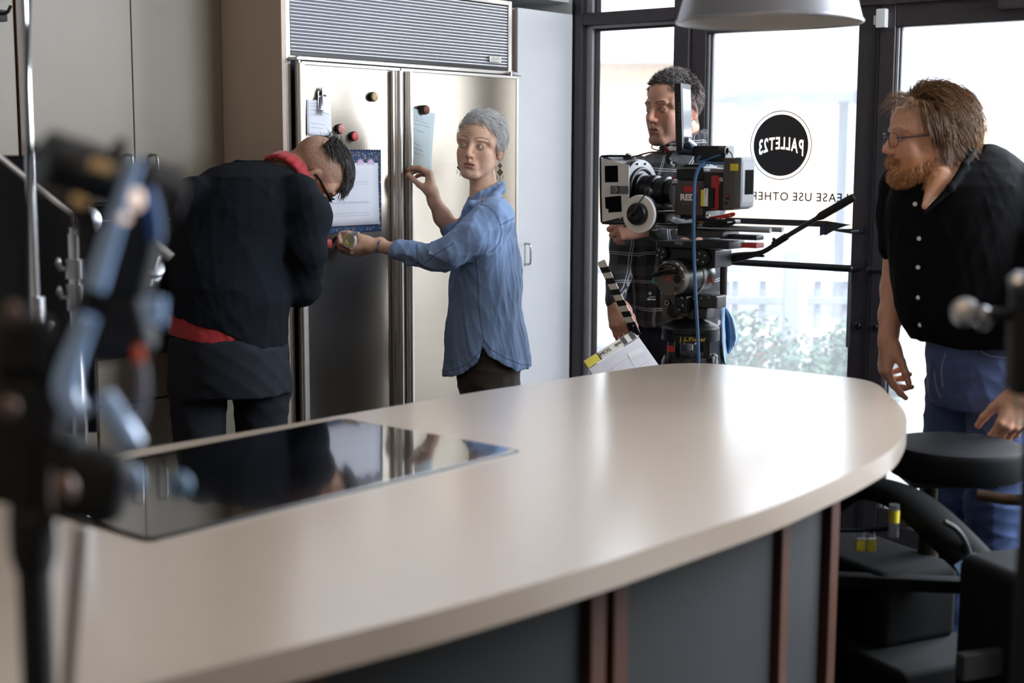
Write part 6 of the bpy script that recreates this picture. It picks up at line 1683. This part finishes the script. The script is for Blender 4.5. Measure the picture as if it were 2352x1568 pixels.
MB().box(MBd @ Vector((-.045, -.055, .0030)), (.062, .018, .0008), MBd.to_3x3() @ Matrix.Rotation(-.12, 3, 'Z')).build('white_tape', M_whitetext, kb_)

# cleaning cloth hanging from his pocket
M_cloth1 = mat('lit_blue_microfibre', (168, 196, 226), .9, noise=.06, scale=200, sheen=.3); M_cloth2 = mat('shaded_blue_microfibre', (44, 110, 170), .9, noise=.06, scale=200, sheen=.3)  # one cloth: backlight painted into the pale folds, shade into the inner one
cl_ = thing('cleaning_cloth', 'blue cleaning cloth hanging beside the fluid head', 'cloth', Matrix.Translation(P(1662, 700, 4.80)))
o_ = cl_.matrix_world.translation
def folded(path_l, path_r, Y0, dpt, m, nm):
    n = len(path_l); mb = MB()
    def fn(u, v):
        i = min(int(v * (n - 1)), n - 2); t = v * (n - 1) - i
        l = Vector((*path_l[i], 0)).lerp(Vector((*path_l[i + 1], 0)), t); r = Vector((*path_r[i], 0)).lerp(Vector((*path_r[i + 1], 0)), t)
        q = l.lerp(r, u); return P(q.x, q.y, Y0 + dpt * math.sin(u * 7 + v * 2) * v) - o_
    mb.grid(fn, 14, 20); mb.build(nm, m, cl_, smooth=180, solid=.0025)
folded([(1652, 690), (1650, 730), (1652, 780), (1656, 812), (1664, 832)], [(1664, 700), (1664, 740), (1666, 780), (1669, 800), (1669, 833)], 4.79, .010, M_cloth1, 'front_fold')
folded([(1660, 698), (1664, 730), (1667, 770), (1669, 796), (1672, 808)], [(1666, 700), (1676, 730), (1684, 770), (1682, 796), (1674, 808)], 4.81, .008, M_cloth2, 'inner_fold')
folded([(1664, 700), (1674, 725), (1680, 750), (1684, 775), (1684, 792)], [(1668, 702), (1686, 728), (1694, 752), (1697, 772), (1690, 788)], 4.80, .008, M_cloth1, 'side_fold')

# blue power cable hanging from the camera to the dolly
cab = thing('power_cable', 'blue cable hanging from the film camera down past the dolly column', 'cable', Matrix.Translation(P(1603, 860, 4.2)))
o_ = cab.matrix_world.translation; b = MB()
b.tube([P(x, y, 4.22) - o_ for x, y in ((1618, 372), (1602, 380), (1594, 402), (1591, 440), (1591, 520), (1593, 600), (1597, 680), (1601, 740), (1604, 800), (1606, 870), (1610, 1000))], .0050, 10, smooth=2); b.build('cable', M_bluecable, cab)

# ------------------------------------------------------------------ dolly: column under the head, chassis and seat on the right
cx_ = P(1586, 770, 4.36)
dol = thing('camera_dolly', 'black camera dolly with column, chassis and round seat at the island end', 'dolly', Matrix.Translation((cx_.x, cx_.y, 0)))
D0 = Vector((cx_.x, cx_.y, 0))
zz = lambda y: P(1586, y, 4.36).z
M_dark = mat('soot_black_enamel', (9, 10, 11), .85, noise=.12, scale=40, spec=.2)
b = MB(); b.lathe([(.030, zz(722)), (.034, zz(727)), (.055, zz(733)), (.080, zz(741)), (.0885, zz(748)), (.0885, zz(757)), (.0870, zz(758)), (.0890, zz(759)), (.0890, zz(775)), (.060, zz(778)), (.0001, zz(778))], n=64); ring_ = b.build('bowl_ring', M_blackmetal, dol)
# curved maker's lettering on the ring
wtxt = 'J.L.Fisher'; adv = [.0088, .0050, .0090, .0050, .0100, .0055, .0092, .0102, .0098, .0070]; s_ = -.042
for ch, a_ in zip(wtxt, adv):
    t = s_ / .0893 - .02; s_ += a_
    nrm = Vector((math.sin(t), -math.cos(t), 0)); M4 = Matrix.Identity(4)
    for i, q in enumerate((Vector((math.cos(t), math.sin(t), 0)), Vector((0, 0, 1)), nrm)):
        for j in range(3): M4[j][i] = q[j]
    M4.translation = nrm * .0893 + Vector((0, 0, zz(768)))
    text_mesh('lettering', ch, .0175, M_goldtext, M4, ring_, bold=.0004, align='LEFT')
for k, (x, y) in enumerate(((1541, 4.32), (1624, 4.32), (1556, 4.42), (1610, 4.42))):
    a_ = P(x, 780, y) - D0; b = MB(); b.box2((a_.x - .009, a_.y - .009, zz(840)), (a_.x + .009, a_.y + .009, zz(776)), .002); po_ = b.build('pillar', M_black, dol)
    if k == 0: MB().box2((a_.x - .0105, a_.y - .0105, zz(800)), (a_.x + .0105, a_.y + .0105, zz(786)), .001).build('red_tape', M_redtext, po_)
b = MB(); b.lathe([(.004, zz(778)), (.020, zz(779)), (.020, zz(786)), (.008, zz(787)), (.008, zz(800))], n=24); b.box((-.008, -.04, zz(781)), (.030, .02, .003), None, .001); b.build('tie_down', M_steel, dol)
b = MB(); b.lathe([(.06, zz(860)), (.086, zz(850)), (.088, zz(826)), (.080, zz(812)), (.05, zz(808)), (.0001, zz(808))], n=56); b.build('column_head', M_blackmetal, dol)
b = MB(); q = P(1640, 822, 4.30) - D0; b.cyl(q + Vector((0, 0, -.02)), q + Vector((0, 0, .012)), .010, n=16).lathe([(.012, .0), (.012, .006), (.006, .010), (.006, .014)], q + Vector((0, 0, .006)), (0, 0, 1), 12); b.build('clamp_bolt', M_chrome, dol)
MB().cyl((0, 0, .32), (0, 0, zz(852)), .055, n=32).build('column', M_blackmetal, dol)
axis_ = (Vector((1.02, 3.42, 0)) - Vector((cx_.x, cx_.y, 0))); la = axis_.length; axis_ = axis_.normalized(); side_ = Vector((-axis_.y, axis_.x, 0))
RD = Matrix((axis_, side_, Vector((0, 0, 1)))).transposed()
loc_ = lambda a, s, z: axis_ * a + side_ * s + Vector((0, 0, z))
MB().box(loc_(la * .48, 0, .24), (la + .30, .34, .14), RD, .02, 3).build('chassis', M_dark, dol)
MB().box(loc_(la * .78, .02, .40), (.42, .26, .20), RD, .03, 3).build('hydraulic_housing', M_dark, dol)
for a_ in (-.05, la + .02):
    for s in (-.17, .17):
        b = MB(); c_ = loc_(a_, s, .10); b.lathe([(.03, -.035), (.095, -.030), (.10, -.02), (.10, .02), (.095, .030), (.03, .035)], c_, side_, 32); w_o = b.build('wheel', M_rubber, dol)
        b = MB(); b.lathe([(.045, -.037), (.045, .037)], c_, side_, 24); b.build('wheel_hub', M_darkgrey, w_o)
# curved arm sweeping up to the seat, seat post, seat
b = MB(); pts = [P(2290, 1330, 3.32), P(2200, 1240, 3.34), P(2120, 1165, 3.40), P(2050, 1122, 3.5), P(1975, 1112, 3.58), P(1930, 1150, 3.64)]
b.tube([p - D0 for p in pts], [.052, .055, .052, .042, .036, .032], 20, smooth=3, flat=.7); b.build('boom_arm', M_dark, dol)
st_ = P(2200, 1008, 3.62); Rs = 156 * 3.62 / F_PX
b = MB(); b.lathe([(Rs * .80, -.085), (Rs * .96, -.080), (Rs, -.060), (Rs, -.018), (Rs * .96, -.004), (Rs * .80, .002), (.0001, .004)], st_ - D0, (0, 0, 1), 64); seat_o = b.build('seat', mat('black_vinyl_seat', (7, 8, 11), .6, noise=.1, spec=.2, scale=40, bump=.08, bscale=300), dol)
pb_ = P(2138, 1180, 3.60); q_ = Vector((pb_.x, pb_.y, 0)) - D0
b = MB(); b.cyl((q_.x, q_.y, pb_.z - .05), (q_.x, q_.y, st_.z - .08), .018, n=20).cyl((q_.x, q_.y, .25), (q_.x, q_.y, pb_.z - .04), .026, n=20); b.build('seat_post', mat('bronze_post', (70, 62, 50), .4, .6, noise=.1), dol)
b = MB(); b.box(st_ - D0 + Vector((-.03, 0, -.092)), (.22, .20, .014), None, .004); b.build('seat_bracket', M_black, dol)
# right hand push bar and body block
b = MB(); b.tube([P(2250, 1128, 3.30) - D0, P(2330, 1140, 3.25) - D0, P(2420, 1136, 3.2) - D0], .014, 14, smooth=1); b.build('push_bar', mat('copper_tinted_tube', (96, 78, 66), .3, .8, noise=.1), dol)
bl = P(2330, 1420, 3.10) - D0
b = MB(); b.box(bl + Vector((.06, 0, -.06)), (.30, .22, .42), Matrix.Rotation(.35, 3, 'Z'), .03, 3); b.build('battery_box', mat('dull_black_casing', (11, 11, 12), .85, noise=.1, spec=.2), dol)
b = MB(); q = P(2278, 1500, 3.02) - D0; b.box(q + Vector((-.03, -.04, 0)), (.12, .03, .06), Matrix.Rotation(.35, 3, 'Z'), .006); b.build('latch_plate', M_darkgrey, dol)
MB().box(P(2060, 1330, 3.42) - D0, (.42, .05, .035), Matrix.Rotation(-.12, 3, 'Z'), .008).build('cross_bar', M_dark, dol)
b = MB(); b.tube([P(x, y, 3.30) - D0 for x, y in ((2172, 1190), (2200, 1205), (2222, 1235), (2232, 1270), (2255, 1282), (2285, 1270))], .007, 10, smooth=2); b.build('hydraulic_hose', M_darkgrey, dol)
q = P(2226, 1285, 3.26) - D0; MB().box(q, (.062, .004, .026), Matrix.Rotation(-.5, 3, 'Y') @ Matrix.Rotation(.2, 3, 'Z'), .001).build('nameplate', mat('pale_blue_plate', (120, 146, 176), .4, noise=.3, scale=90), dol)
q = P(2056, 1188, 3.36) - D0
b = MB(); b.cyl(q + Vector((0, 0, -.040)), q + Vector((0, 0, .040)), .0125, n=20); o_ = b.build('pressure_cylinder', M_steel, dol)
MB().cyl(q + Vector((0, 0, -.004)), q + Vector((0, 0, .026)), .0132, n=20).build('yellow_label', M_yellow, o_)
b = MB(); b.tube([P(1925, 1212, 3.425) - D0, P(2000, 1210, 3.42) - D0, P(2070, 1206, 3.40) - D0, P(2136, 1212, 3.585) - D0], .006, 10, smooth=1); b.build('accessory_rail', M_dark, dol)
# two yellow padlocks hanging on the dolly
for px, lab in ((1979, 'yellow padlock hanging on the dolly beside the island, left of a pair'), (2004, 'yellow padlock hanging on the dolly beside the island, right of a pair')):
    c_ = P(px, 1245, 3.42); pk = thing('padlock', lab, 'padlock', Matrix.Translation(c_), 'yellow padlocks on the dolly')
    MB().box((0, 0, 0), (.0225, .014, .030), None, .003).build('lock_body', M_yellow, pk)
    MB().box((0, 0, .0155), (.024, .0145, .003), None, .001).build('lock_cap', M_steel, pk)
    MB().tube([(-.007, 0, .014), (-.007, 0, .034), (0, 0, .042), (.007, 0, .034), (.007, 0, .014)], .0016, 8, smooth=2).build('shackle', M_chrome, pk)
    MB().cyl((0, 0, -.015), (0, 0, -.019), .004, n=12).build('keyhole', M_steel, pk)
# ------------------------------------------------------------------ stands and lamps on the left, and the blurred gear close to the lens
def cstand_base(mb, x, y, top):
    for a in (10, 130, 250):
        d = Vector((math.cos(math.radians(a)), math.sin(math.radians(a)), 0)); mb.tube([Vector((x, y, .34)), Vector((x, y, .30)) + d * .05, Vector((x, y, .05)) + d * .20, Vector((x, y, .015)) + d * .36], .011, 10, smooth=2)
    mb.cyl((x, y, .10), (x, y, .70), .0175, n=20)
YS = 3.10
p0 = P(180, 860, YS); cs = thing('grip_stand', 'chrome grip stand with angled arm behind the island on the left', 'stand', Matrix.Translation((p0.x, p0.y, 0)))
b = MB(); cstand_base(b, 0, 0, 0); b.build('leg_base', M_chrome, cs)
zq = lambda y: P(180, y, YS).z
for z0, z1, r in ((.70, zq(700), .0155), (zq(705), zq(640), .0125), (zq(640), zq(545), .0115)):
    MB().cyl((0, 0, z0), (0, 0, z1), r, n=20).build('riser', M_chrome, cs)
for y, h in ((690, 60), (625, 44)):
    MB().cyl((0, 0, zq(y + h / 2)), (0, 0, zq(y - h / 2)), .0195, n=20).build('collar', M_steel, cs)
    b = MB(); b.tube([(-.015, -.004, zq(y)), (-.026, -.012, zq(y)), (-.030, -.014, zq(y - 16))], [.006, .006, .008], 10); b.ball((-.030, -.014, zq(y - 14)), (.006, .006, .013)); b.build('wing_knob', M_steel, cs)
gh = P(197, 513, YS) - Vector((p0.x, p0.y, 0))
def grip_head(c, n, parent, r=.030):
    o = MB().lathe([(r * .55, -.026), (r, -.022), (r, -.010), (r * .8, -.008), (r * .8, -.003), (r, -.001), (r, .011), (r * .6, .016), (.0001, .017)], c, n, 36).build('grip_head', M_steel, parent)
    MB().lathe([(.006, 0), (.006, .004), (.004, .005), (.0035, .002)], Vector(c) + Vector(n).normalized() * .017, n, 16).build('grip_bolt', M_black, o)
    return o
grip_head(gh, (.55, -.80, .1), cs)
b = MB(); b.cyl((0, 0, zq(560)), (0, 0, zq(530)), .009, n=16).cyl(Vector((0, 0, zq(548))), gh, .010, n=16); b.build('spigot', M_chrome, cs)
A0 = P(-40, 343, 3.05); A1 = P(335, 640, 3.18); o_ = Vector((p0.x, p0.y, 0))
MB().cyl(A0 - o_, A1 - o_, .0075, n=16).build('grip_arm', M_chrome, cs)
eh = P(347, 626, 3.17) - o_; go = grip_head(eh, (.45, -.55, .70), cs, .026)
b = MB(); b.cyl(eh + Vector((-.01, 0, -.03)), eh + Vector((.012, -.01, .035)), .016, n=20).cyl(eh + Vector((.004, -.012, .022)), eh + Vector((.026, -.025, .055)), .011, n=16); b.build('end_clamp', M_steel, cs)
b = MB(); tq = eh + Vector((.030, -.030, .052)); b.cyl(tq + Vector((-.022, 0, .018)), tq + Vector((.022, 0, -.022)), .0095, n=16); b.build('t_handle', M_steel, cs)
# tall chrome riser with a lamp cable
YR = 2.86
p1 = P(92, 900, YR); rs_ = thing('light_stand', 'tall chrome light stand riser at the far left behind the island', 'stand', Matrix.Translation((p1.x, p1.y, 0)))
b = MB(); cstand_base(b, 0, 0, 0); b.build('leg_base', M_chrome, rs_)
zr = lambda y: P(92, y, YR).z
MB().cyl((0, 0, .6), (0, 0, zr(880)), .0150, n=20).build('lower_riser', M_chrome, rs_)
MB().cyl((0, 0, zr(890)), (0, 0, zr(690)), .0175, n=20).build('coupler', M_steel, rs_)
MB().cyl((-.002, 0, zr(700)), (-.002, 0, 2.35), .0098, n=20).build('upper_riser', M_chrome, rs_)
b = MB(); b.tube([(.012, -.01, zr(760)), (.03, -.02, zr(765)), (.04, -.024, zr(745))], .006, 10, smooth=1); b.build('wing_knob', M_steel, rs_)
b = MB(); b.cyl((0, 0, 2.33), (0, 0, 2.42), .014, n=16); b.box((0, -.05, 2.46), (.26, .16, .20), None, .02, 3); b.build('lamp_head', M_black, rs_)
lc_ = thing('lamp_cable', 'thin dark cable hanging beside the tall chrome riser', 'cable', Matrix.Translation(P(62, 720, 2.80)))
o_ = lc_.matrix_world.translation; b = MB(); b.tube([P(x, y, 2.80) - o_ for x, y in ((66, -120), (63, 0), (60, 100), (58, 200), (61, 300), (62, 420), (64, 560), (66, 700), (70, 800))], .0040, 8, smooth=2); b.build('cable', M_black, lc_)
# black cloth flag on a frame hung low behind the stands
M_flag = mat('black_flag_cloth', (11, 12, 13), .95, noise=.15, scale=200)
fa, fb_ = P(-150, 368, 3.28), P(196, 372, 3.34); fl_ = thing('black_flag', 'black cloth flag on a frame behind the chrome stands at far left', 'flag', Matrix.Translation(fa))
dx = fb_ - fa; dx.z = 0; Lf = dx.length; Rf = frame((0, 0, 0), dx, (0, 0, 1)); hf = fa.z - P(0, 1010, 3.28).z
MB().grid(lambda u, v: Rf @ Vector((Lf * u, -hf * v, .006 * math.sin(u * 9) * math.sin(v * 3.1))), 16, 12).build('cloth', M_flag, fl_, smooth=180, solid=.002)
b = MB(); b.tube([Rf @ Vector(q) for q in ((0, 0, 0), (Lf, 0, 0), (Lf, -hf, 0), (0, -hf, 0))], .006, 10, closed=True); b.build('frame', M_black, fl_)
for k in (0, .5): MB().box(Rf @ Vector((Lf * (.75 + .2 * k), .008, 0)), (.012, .004, .01), Rf.to_3x3(), .002).build('clip', M_black, fl_)
MB().cyl(Rf @ Vector((Lf * .3, -hf, 0)), Rf @ Vector((Lf * .3, -fa.z, 0)), .008, n=12).build('flag_post', M_black, fl_)

# blurred film light on a stand right in front of the lens, hung with pale blue cables
YF = 1.25
pf = P(92, 1500, YF); fo = Vector((pf.x, pf.y, 0)); q_ = lambda x, y, Y=YF: P(x, y, Y) - fo
lt = thing('film_light', 'out of focus black film light on a stand at the near left', 'film light', Matrix.Translation(fo))
zf = lambda y: P(92, y, YF).z
MB().cyl((0, 0, .02), (0, 0, zf(1240)), .0150, n=24).build('stand_pole', M_blackmatte, lt)
b = MB()
for a in (30, 150, 270):
    d = Vector((math.cos(math.radians(a)), math.sin(math.radians(a)), 0)); b.tube([Vector((0, 0, .45)), d * .22 + Vector((0, 0, .2)), d * .42 + Vector((0, 0, .012))], .010, 8)
b.build('stand_leg', M_blackmatte, lt)
b = MB(); b.lathe([(.016, zf(1320)), (.0205, zf(1280)), (.0205, zf(1195)), (.015, zf(1180))], n=28); b.build('stand_collar', M_blackmatte, lt)
b = MB(); b.tube([q_(70, 1200), q_(60, 1050), q_(66, 900), q_(60, 760)], [.017, .016, .015, .014], 14, smooth=1).tube([q_(118, 1190), q_(130, 1080), q_(150, 1010)], .014, 12, smooth=1); b.build('mount_arm', M_blackmatte, lt)
b = MB(); ax_ = (q_(390, 455, 1.29) - q_(90, 365, 1.22)); b.lathe([(.020, 0), (.026, .004), (.026, .05), (.023, .052), (.023, .085), (.028, .088), (.028, ax_.length), (.022, ax_.length + .004)], q_(90, 372, 1.22), ax_, 36); b.build('lamp_housing', M_black, lt)
b = MB(); b.box(q_(300, 560, 1.27), (.05, .04, .10), Matrix.Rotation(.25, 3, 'Y'), .010, 3).box(q_(270, 760, 1.27), (.060, .04, .055), Matrix.Rotation(-.2, 3, 'Y'), .010, 3); b.build('ballast_box', M_blackmatte, lt)
b = MB(); b.box(q_(55, 800, 1.24), (.050, .035, .050), None, .010, 3).box(q_(20, 1010, 1.25), (.070, .035, .120), Matrix.Rotation(.1, 3, 'Y'), .012, 3); b.build('power_pack', M_blackmatte, lt)
b = MB(); b.box(q_(170, 1105, 1.26), (.105, .045, .070), Matrix.Rotation(.30, 3, 'Y'), .020, 3).ball(q_(140, 1060, 1.26), (.030, .025, .028)); b.build('cable_block', M_blackmatte, lt)
b = MB(); b.tube([q_(150, 420), q_(200, 520), q_(215, 640), q_(190, 760), q_(120, 900), q_(110, 1050)], .012, 12, smooth=2); b.build('yoke', M_blackmatte, lt)
b = MB(); b.box(q_(268, 352, 1.24), (.012, .006, .022), Matrix.Rotation(.6, 3, 'Y'), .003); b.build('barn_door_tab', M_blackmatte, lt)
b = MB(); b.box(q_(70, 352, 1.24), (.010, .008, .014), Matrix.Rotation(-.3, 3, 'Y'), .003); b.build('barn_door_tab', M_blackmatte, lt)
M_palecable = mat('pale_blue_sleeve', (160, 196, 246), .3, noise=.05, scale=30, spec=1.0, coat=.6)
b = MB(); b.tube([q_(312, 372, 1.21), q_(285, 450, 1.21), q_(250, 560, 1.21), q_(218, 670, 1.21)], [.0055, .0070, .0080, .0090], 14, smooth=2); b.build('sleeve', M_palecable, lt)
b = MB(); b.tube([q_(205, 735, 1.21), q_(170, 820, 1.21), q_(148, 890, 1.21), q_(160, 935, 1.21), q_(188, 968, 1.21)], [.007, .0100, .0115, .0115, .0085], 14, smooth=2); b.build('sleeve', M_palecable, lt)
b = MB(); b.tube([q_(238, 915, 1.22), q_(270, 965, 1.22), q_(310, 1030, 1.22)], [.008, .0110, .0095], 14, smooth=2); b.build('sleeve', M_palecable, lt)
b = MB(); b.tube([q_(357, 690, 1.23), q_(356, 750, 1.23)], [.009, .008], 14); b.build('cable_end', M_palecable, lt)
b = MB(); b.tube([q_(335, 440, 1.24), q_(352, 500, 1.24), q_(357, 560, 1.24)], [.006, .0065, .005], 12, smooth=1); b.build('blue_strap', mat('royal_blue_strap', (40, 84, 140), .6, noise=.05), lt)
b = MB(); b.ball(q_(312, 465, 1.205), (.0055, .005, .009)).ball(q_(285, 508, 1.205), .004); b.build('lamp_glass', mat('warm_white_bulb', (246, 226, 214), .2, noise=.02, emit=(255, 226, 206, .9)), lt)  # small glowing beads imitate the bulb's warm glints
b = MB(); b.box(q_(230, 390, 1.205), (.020, .004, .009), Matrix.Rotation(.3, 3, 'Y'), .002).box(q_(180, 470, 1.215), (.014, .004, .008), Matrix.Rotation(.3, 3, 'Y'), .002); b.build('glint_plate', mat('warm_glint_brass', (246, 214, 160), .4, .4, noise=.05), lt)  # pale brass pieces put in to imitate warm glints on the housing
b = MB(); b.box(q_(319, 820, 1.23), (.0085, .006, .015), None, .003); b.build('orange_clip', mat('orange_clip', (240, 92, 44), .5, noise=.03), lt)
b = MB(); b.tube([q_(325, 838, 1.23), q_(332, 900, 1.23), q_(326, 950, 1.23), q_(312, 990, 1.23)], .0042, 10, smooth=2); b.build('grey_lead', mat('lilac_grey_lead', (120, 118, 134), .5, noise=.05), lt)
for kx, ky, kr in ((30, 725, .8), (20, 945, .9), (150, 1130, 1.1)): MB().ball(q_(kx, ky, 1.2), (.010 * kr, .008 * kr, .012 * kr)).build('glint_knob', mat('warm_glint_metal', (120, 100, 92), .5, .5, noise=.05), lt)  # rounded pieces put in to imitate warm grey glints
b = MB(); b.tube([q_(126, 1085, 1.23), q_(122, 1140, 1.23), q_(127, 1190, 1.23)], .0022, 8, smooth=1); b.build('chrome_pin', M_chrome, lt)
b = MB(); b.ball(q_(300, 1110, 1.30), (.014, .010, .016)).ball(q_(415, 1120, 1.32), (.012, .009, .013)); b.build('blue_gel_frame', mat('blue_grey_gel', (110, 140, 170), .5, noise=.05), lt)
b = MB(); b.tube([q_(190, 1215, 1.22), q_(182, 1300, 1.22), q_(172, 1420, 1.22), q_(160, 1620, 1.22), q_(150, 1900, 1.24)], .0055, 10, smooth=2); b.build('hanging_lead', mat('grey_brown_lead', (96, 82, 78), .85, noise=.05), lt)

# blurred clamp arm at the right edge
YG = 1.95
pg = P(2378, 900, YG); go_ = Vector((pg.x, pg.y, 0)); g_ = lambda x, y, Y=YG: P(x, y, Y) - go_
cp = thing('clamp_stand', 'out of focus dark stand with shiny clamp knobs at the right edge', 'stand', Matrix.Translation(go_))
MB().cyl((0, 0, .02), (0, 0, g_(2378, 560).z), .014, n=20).build('stand_pole', M_blackmatte, cp)
b = MB()
for a in (30, 150, 270):
    d = Vector((math.cos(math.radians(a)), math.sin(math.radians(a)), 0)); b.tube([Vector((0, 0, .45)), d * .22 + Vector((0, 0, .2)), d * .42 + Vector((0, 0, .012))], .010, 8)
b.build('stand_leg', M_blackmatte, cp)
MB().box(g_(2352, 755), (.040, .05, .17), None, .012, 3).build('clamp_body', M_blackmatte, cp)
b = MB(); b.cyl(g_(2350, 715), g_(2240, 712), .008, n=16); b.build('clamp_arm', M_blackmatte, cp)
b = MB(); b.lathe([(.016, 0), (.019, .004), (.019, .020), (.014, .026), (.0001, .027)], g_(2216, 710, 1.96), (-.3, -.9, .2), 28); b.build('clamp_knob', M_steel, cp)
b = MB(); b.ball(g_(2258, 722), (.012, .010, .017)); b.build('clamp_nut', M_steel, cp)
b = MB(); b.lathe([(.010, 0), (.016, .01), (.016, .02), (.006, .03)], g_(2342, 645), (-.4, -.8, .3), 6); b.build('wing_bolt', M_steel, cp)
b = MB(); b.tube([g_(2338, 895, 2.0), g_(2338, 945, 2.0), g_(2344, 968, 2.0), g_(2375, 972, 2.0)], .0028, 8, smooth=2); b.build('wire_hook', mat('pale_wire', (206, 190, 160), .4, .3, noise=.05), cp)
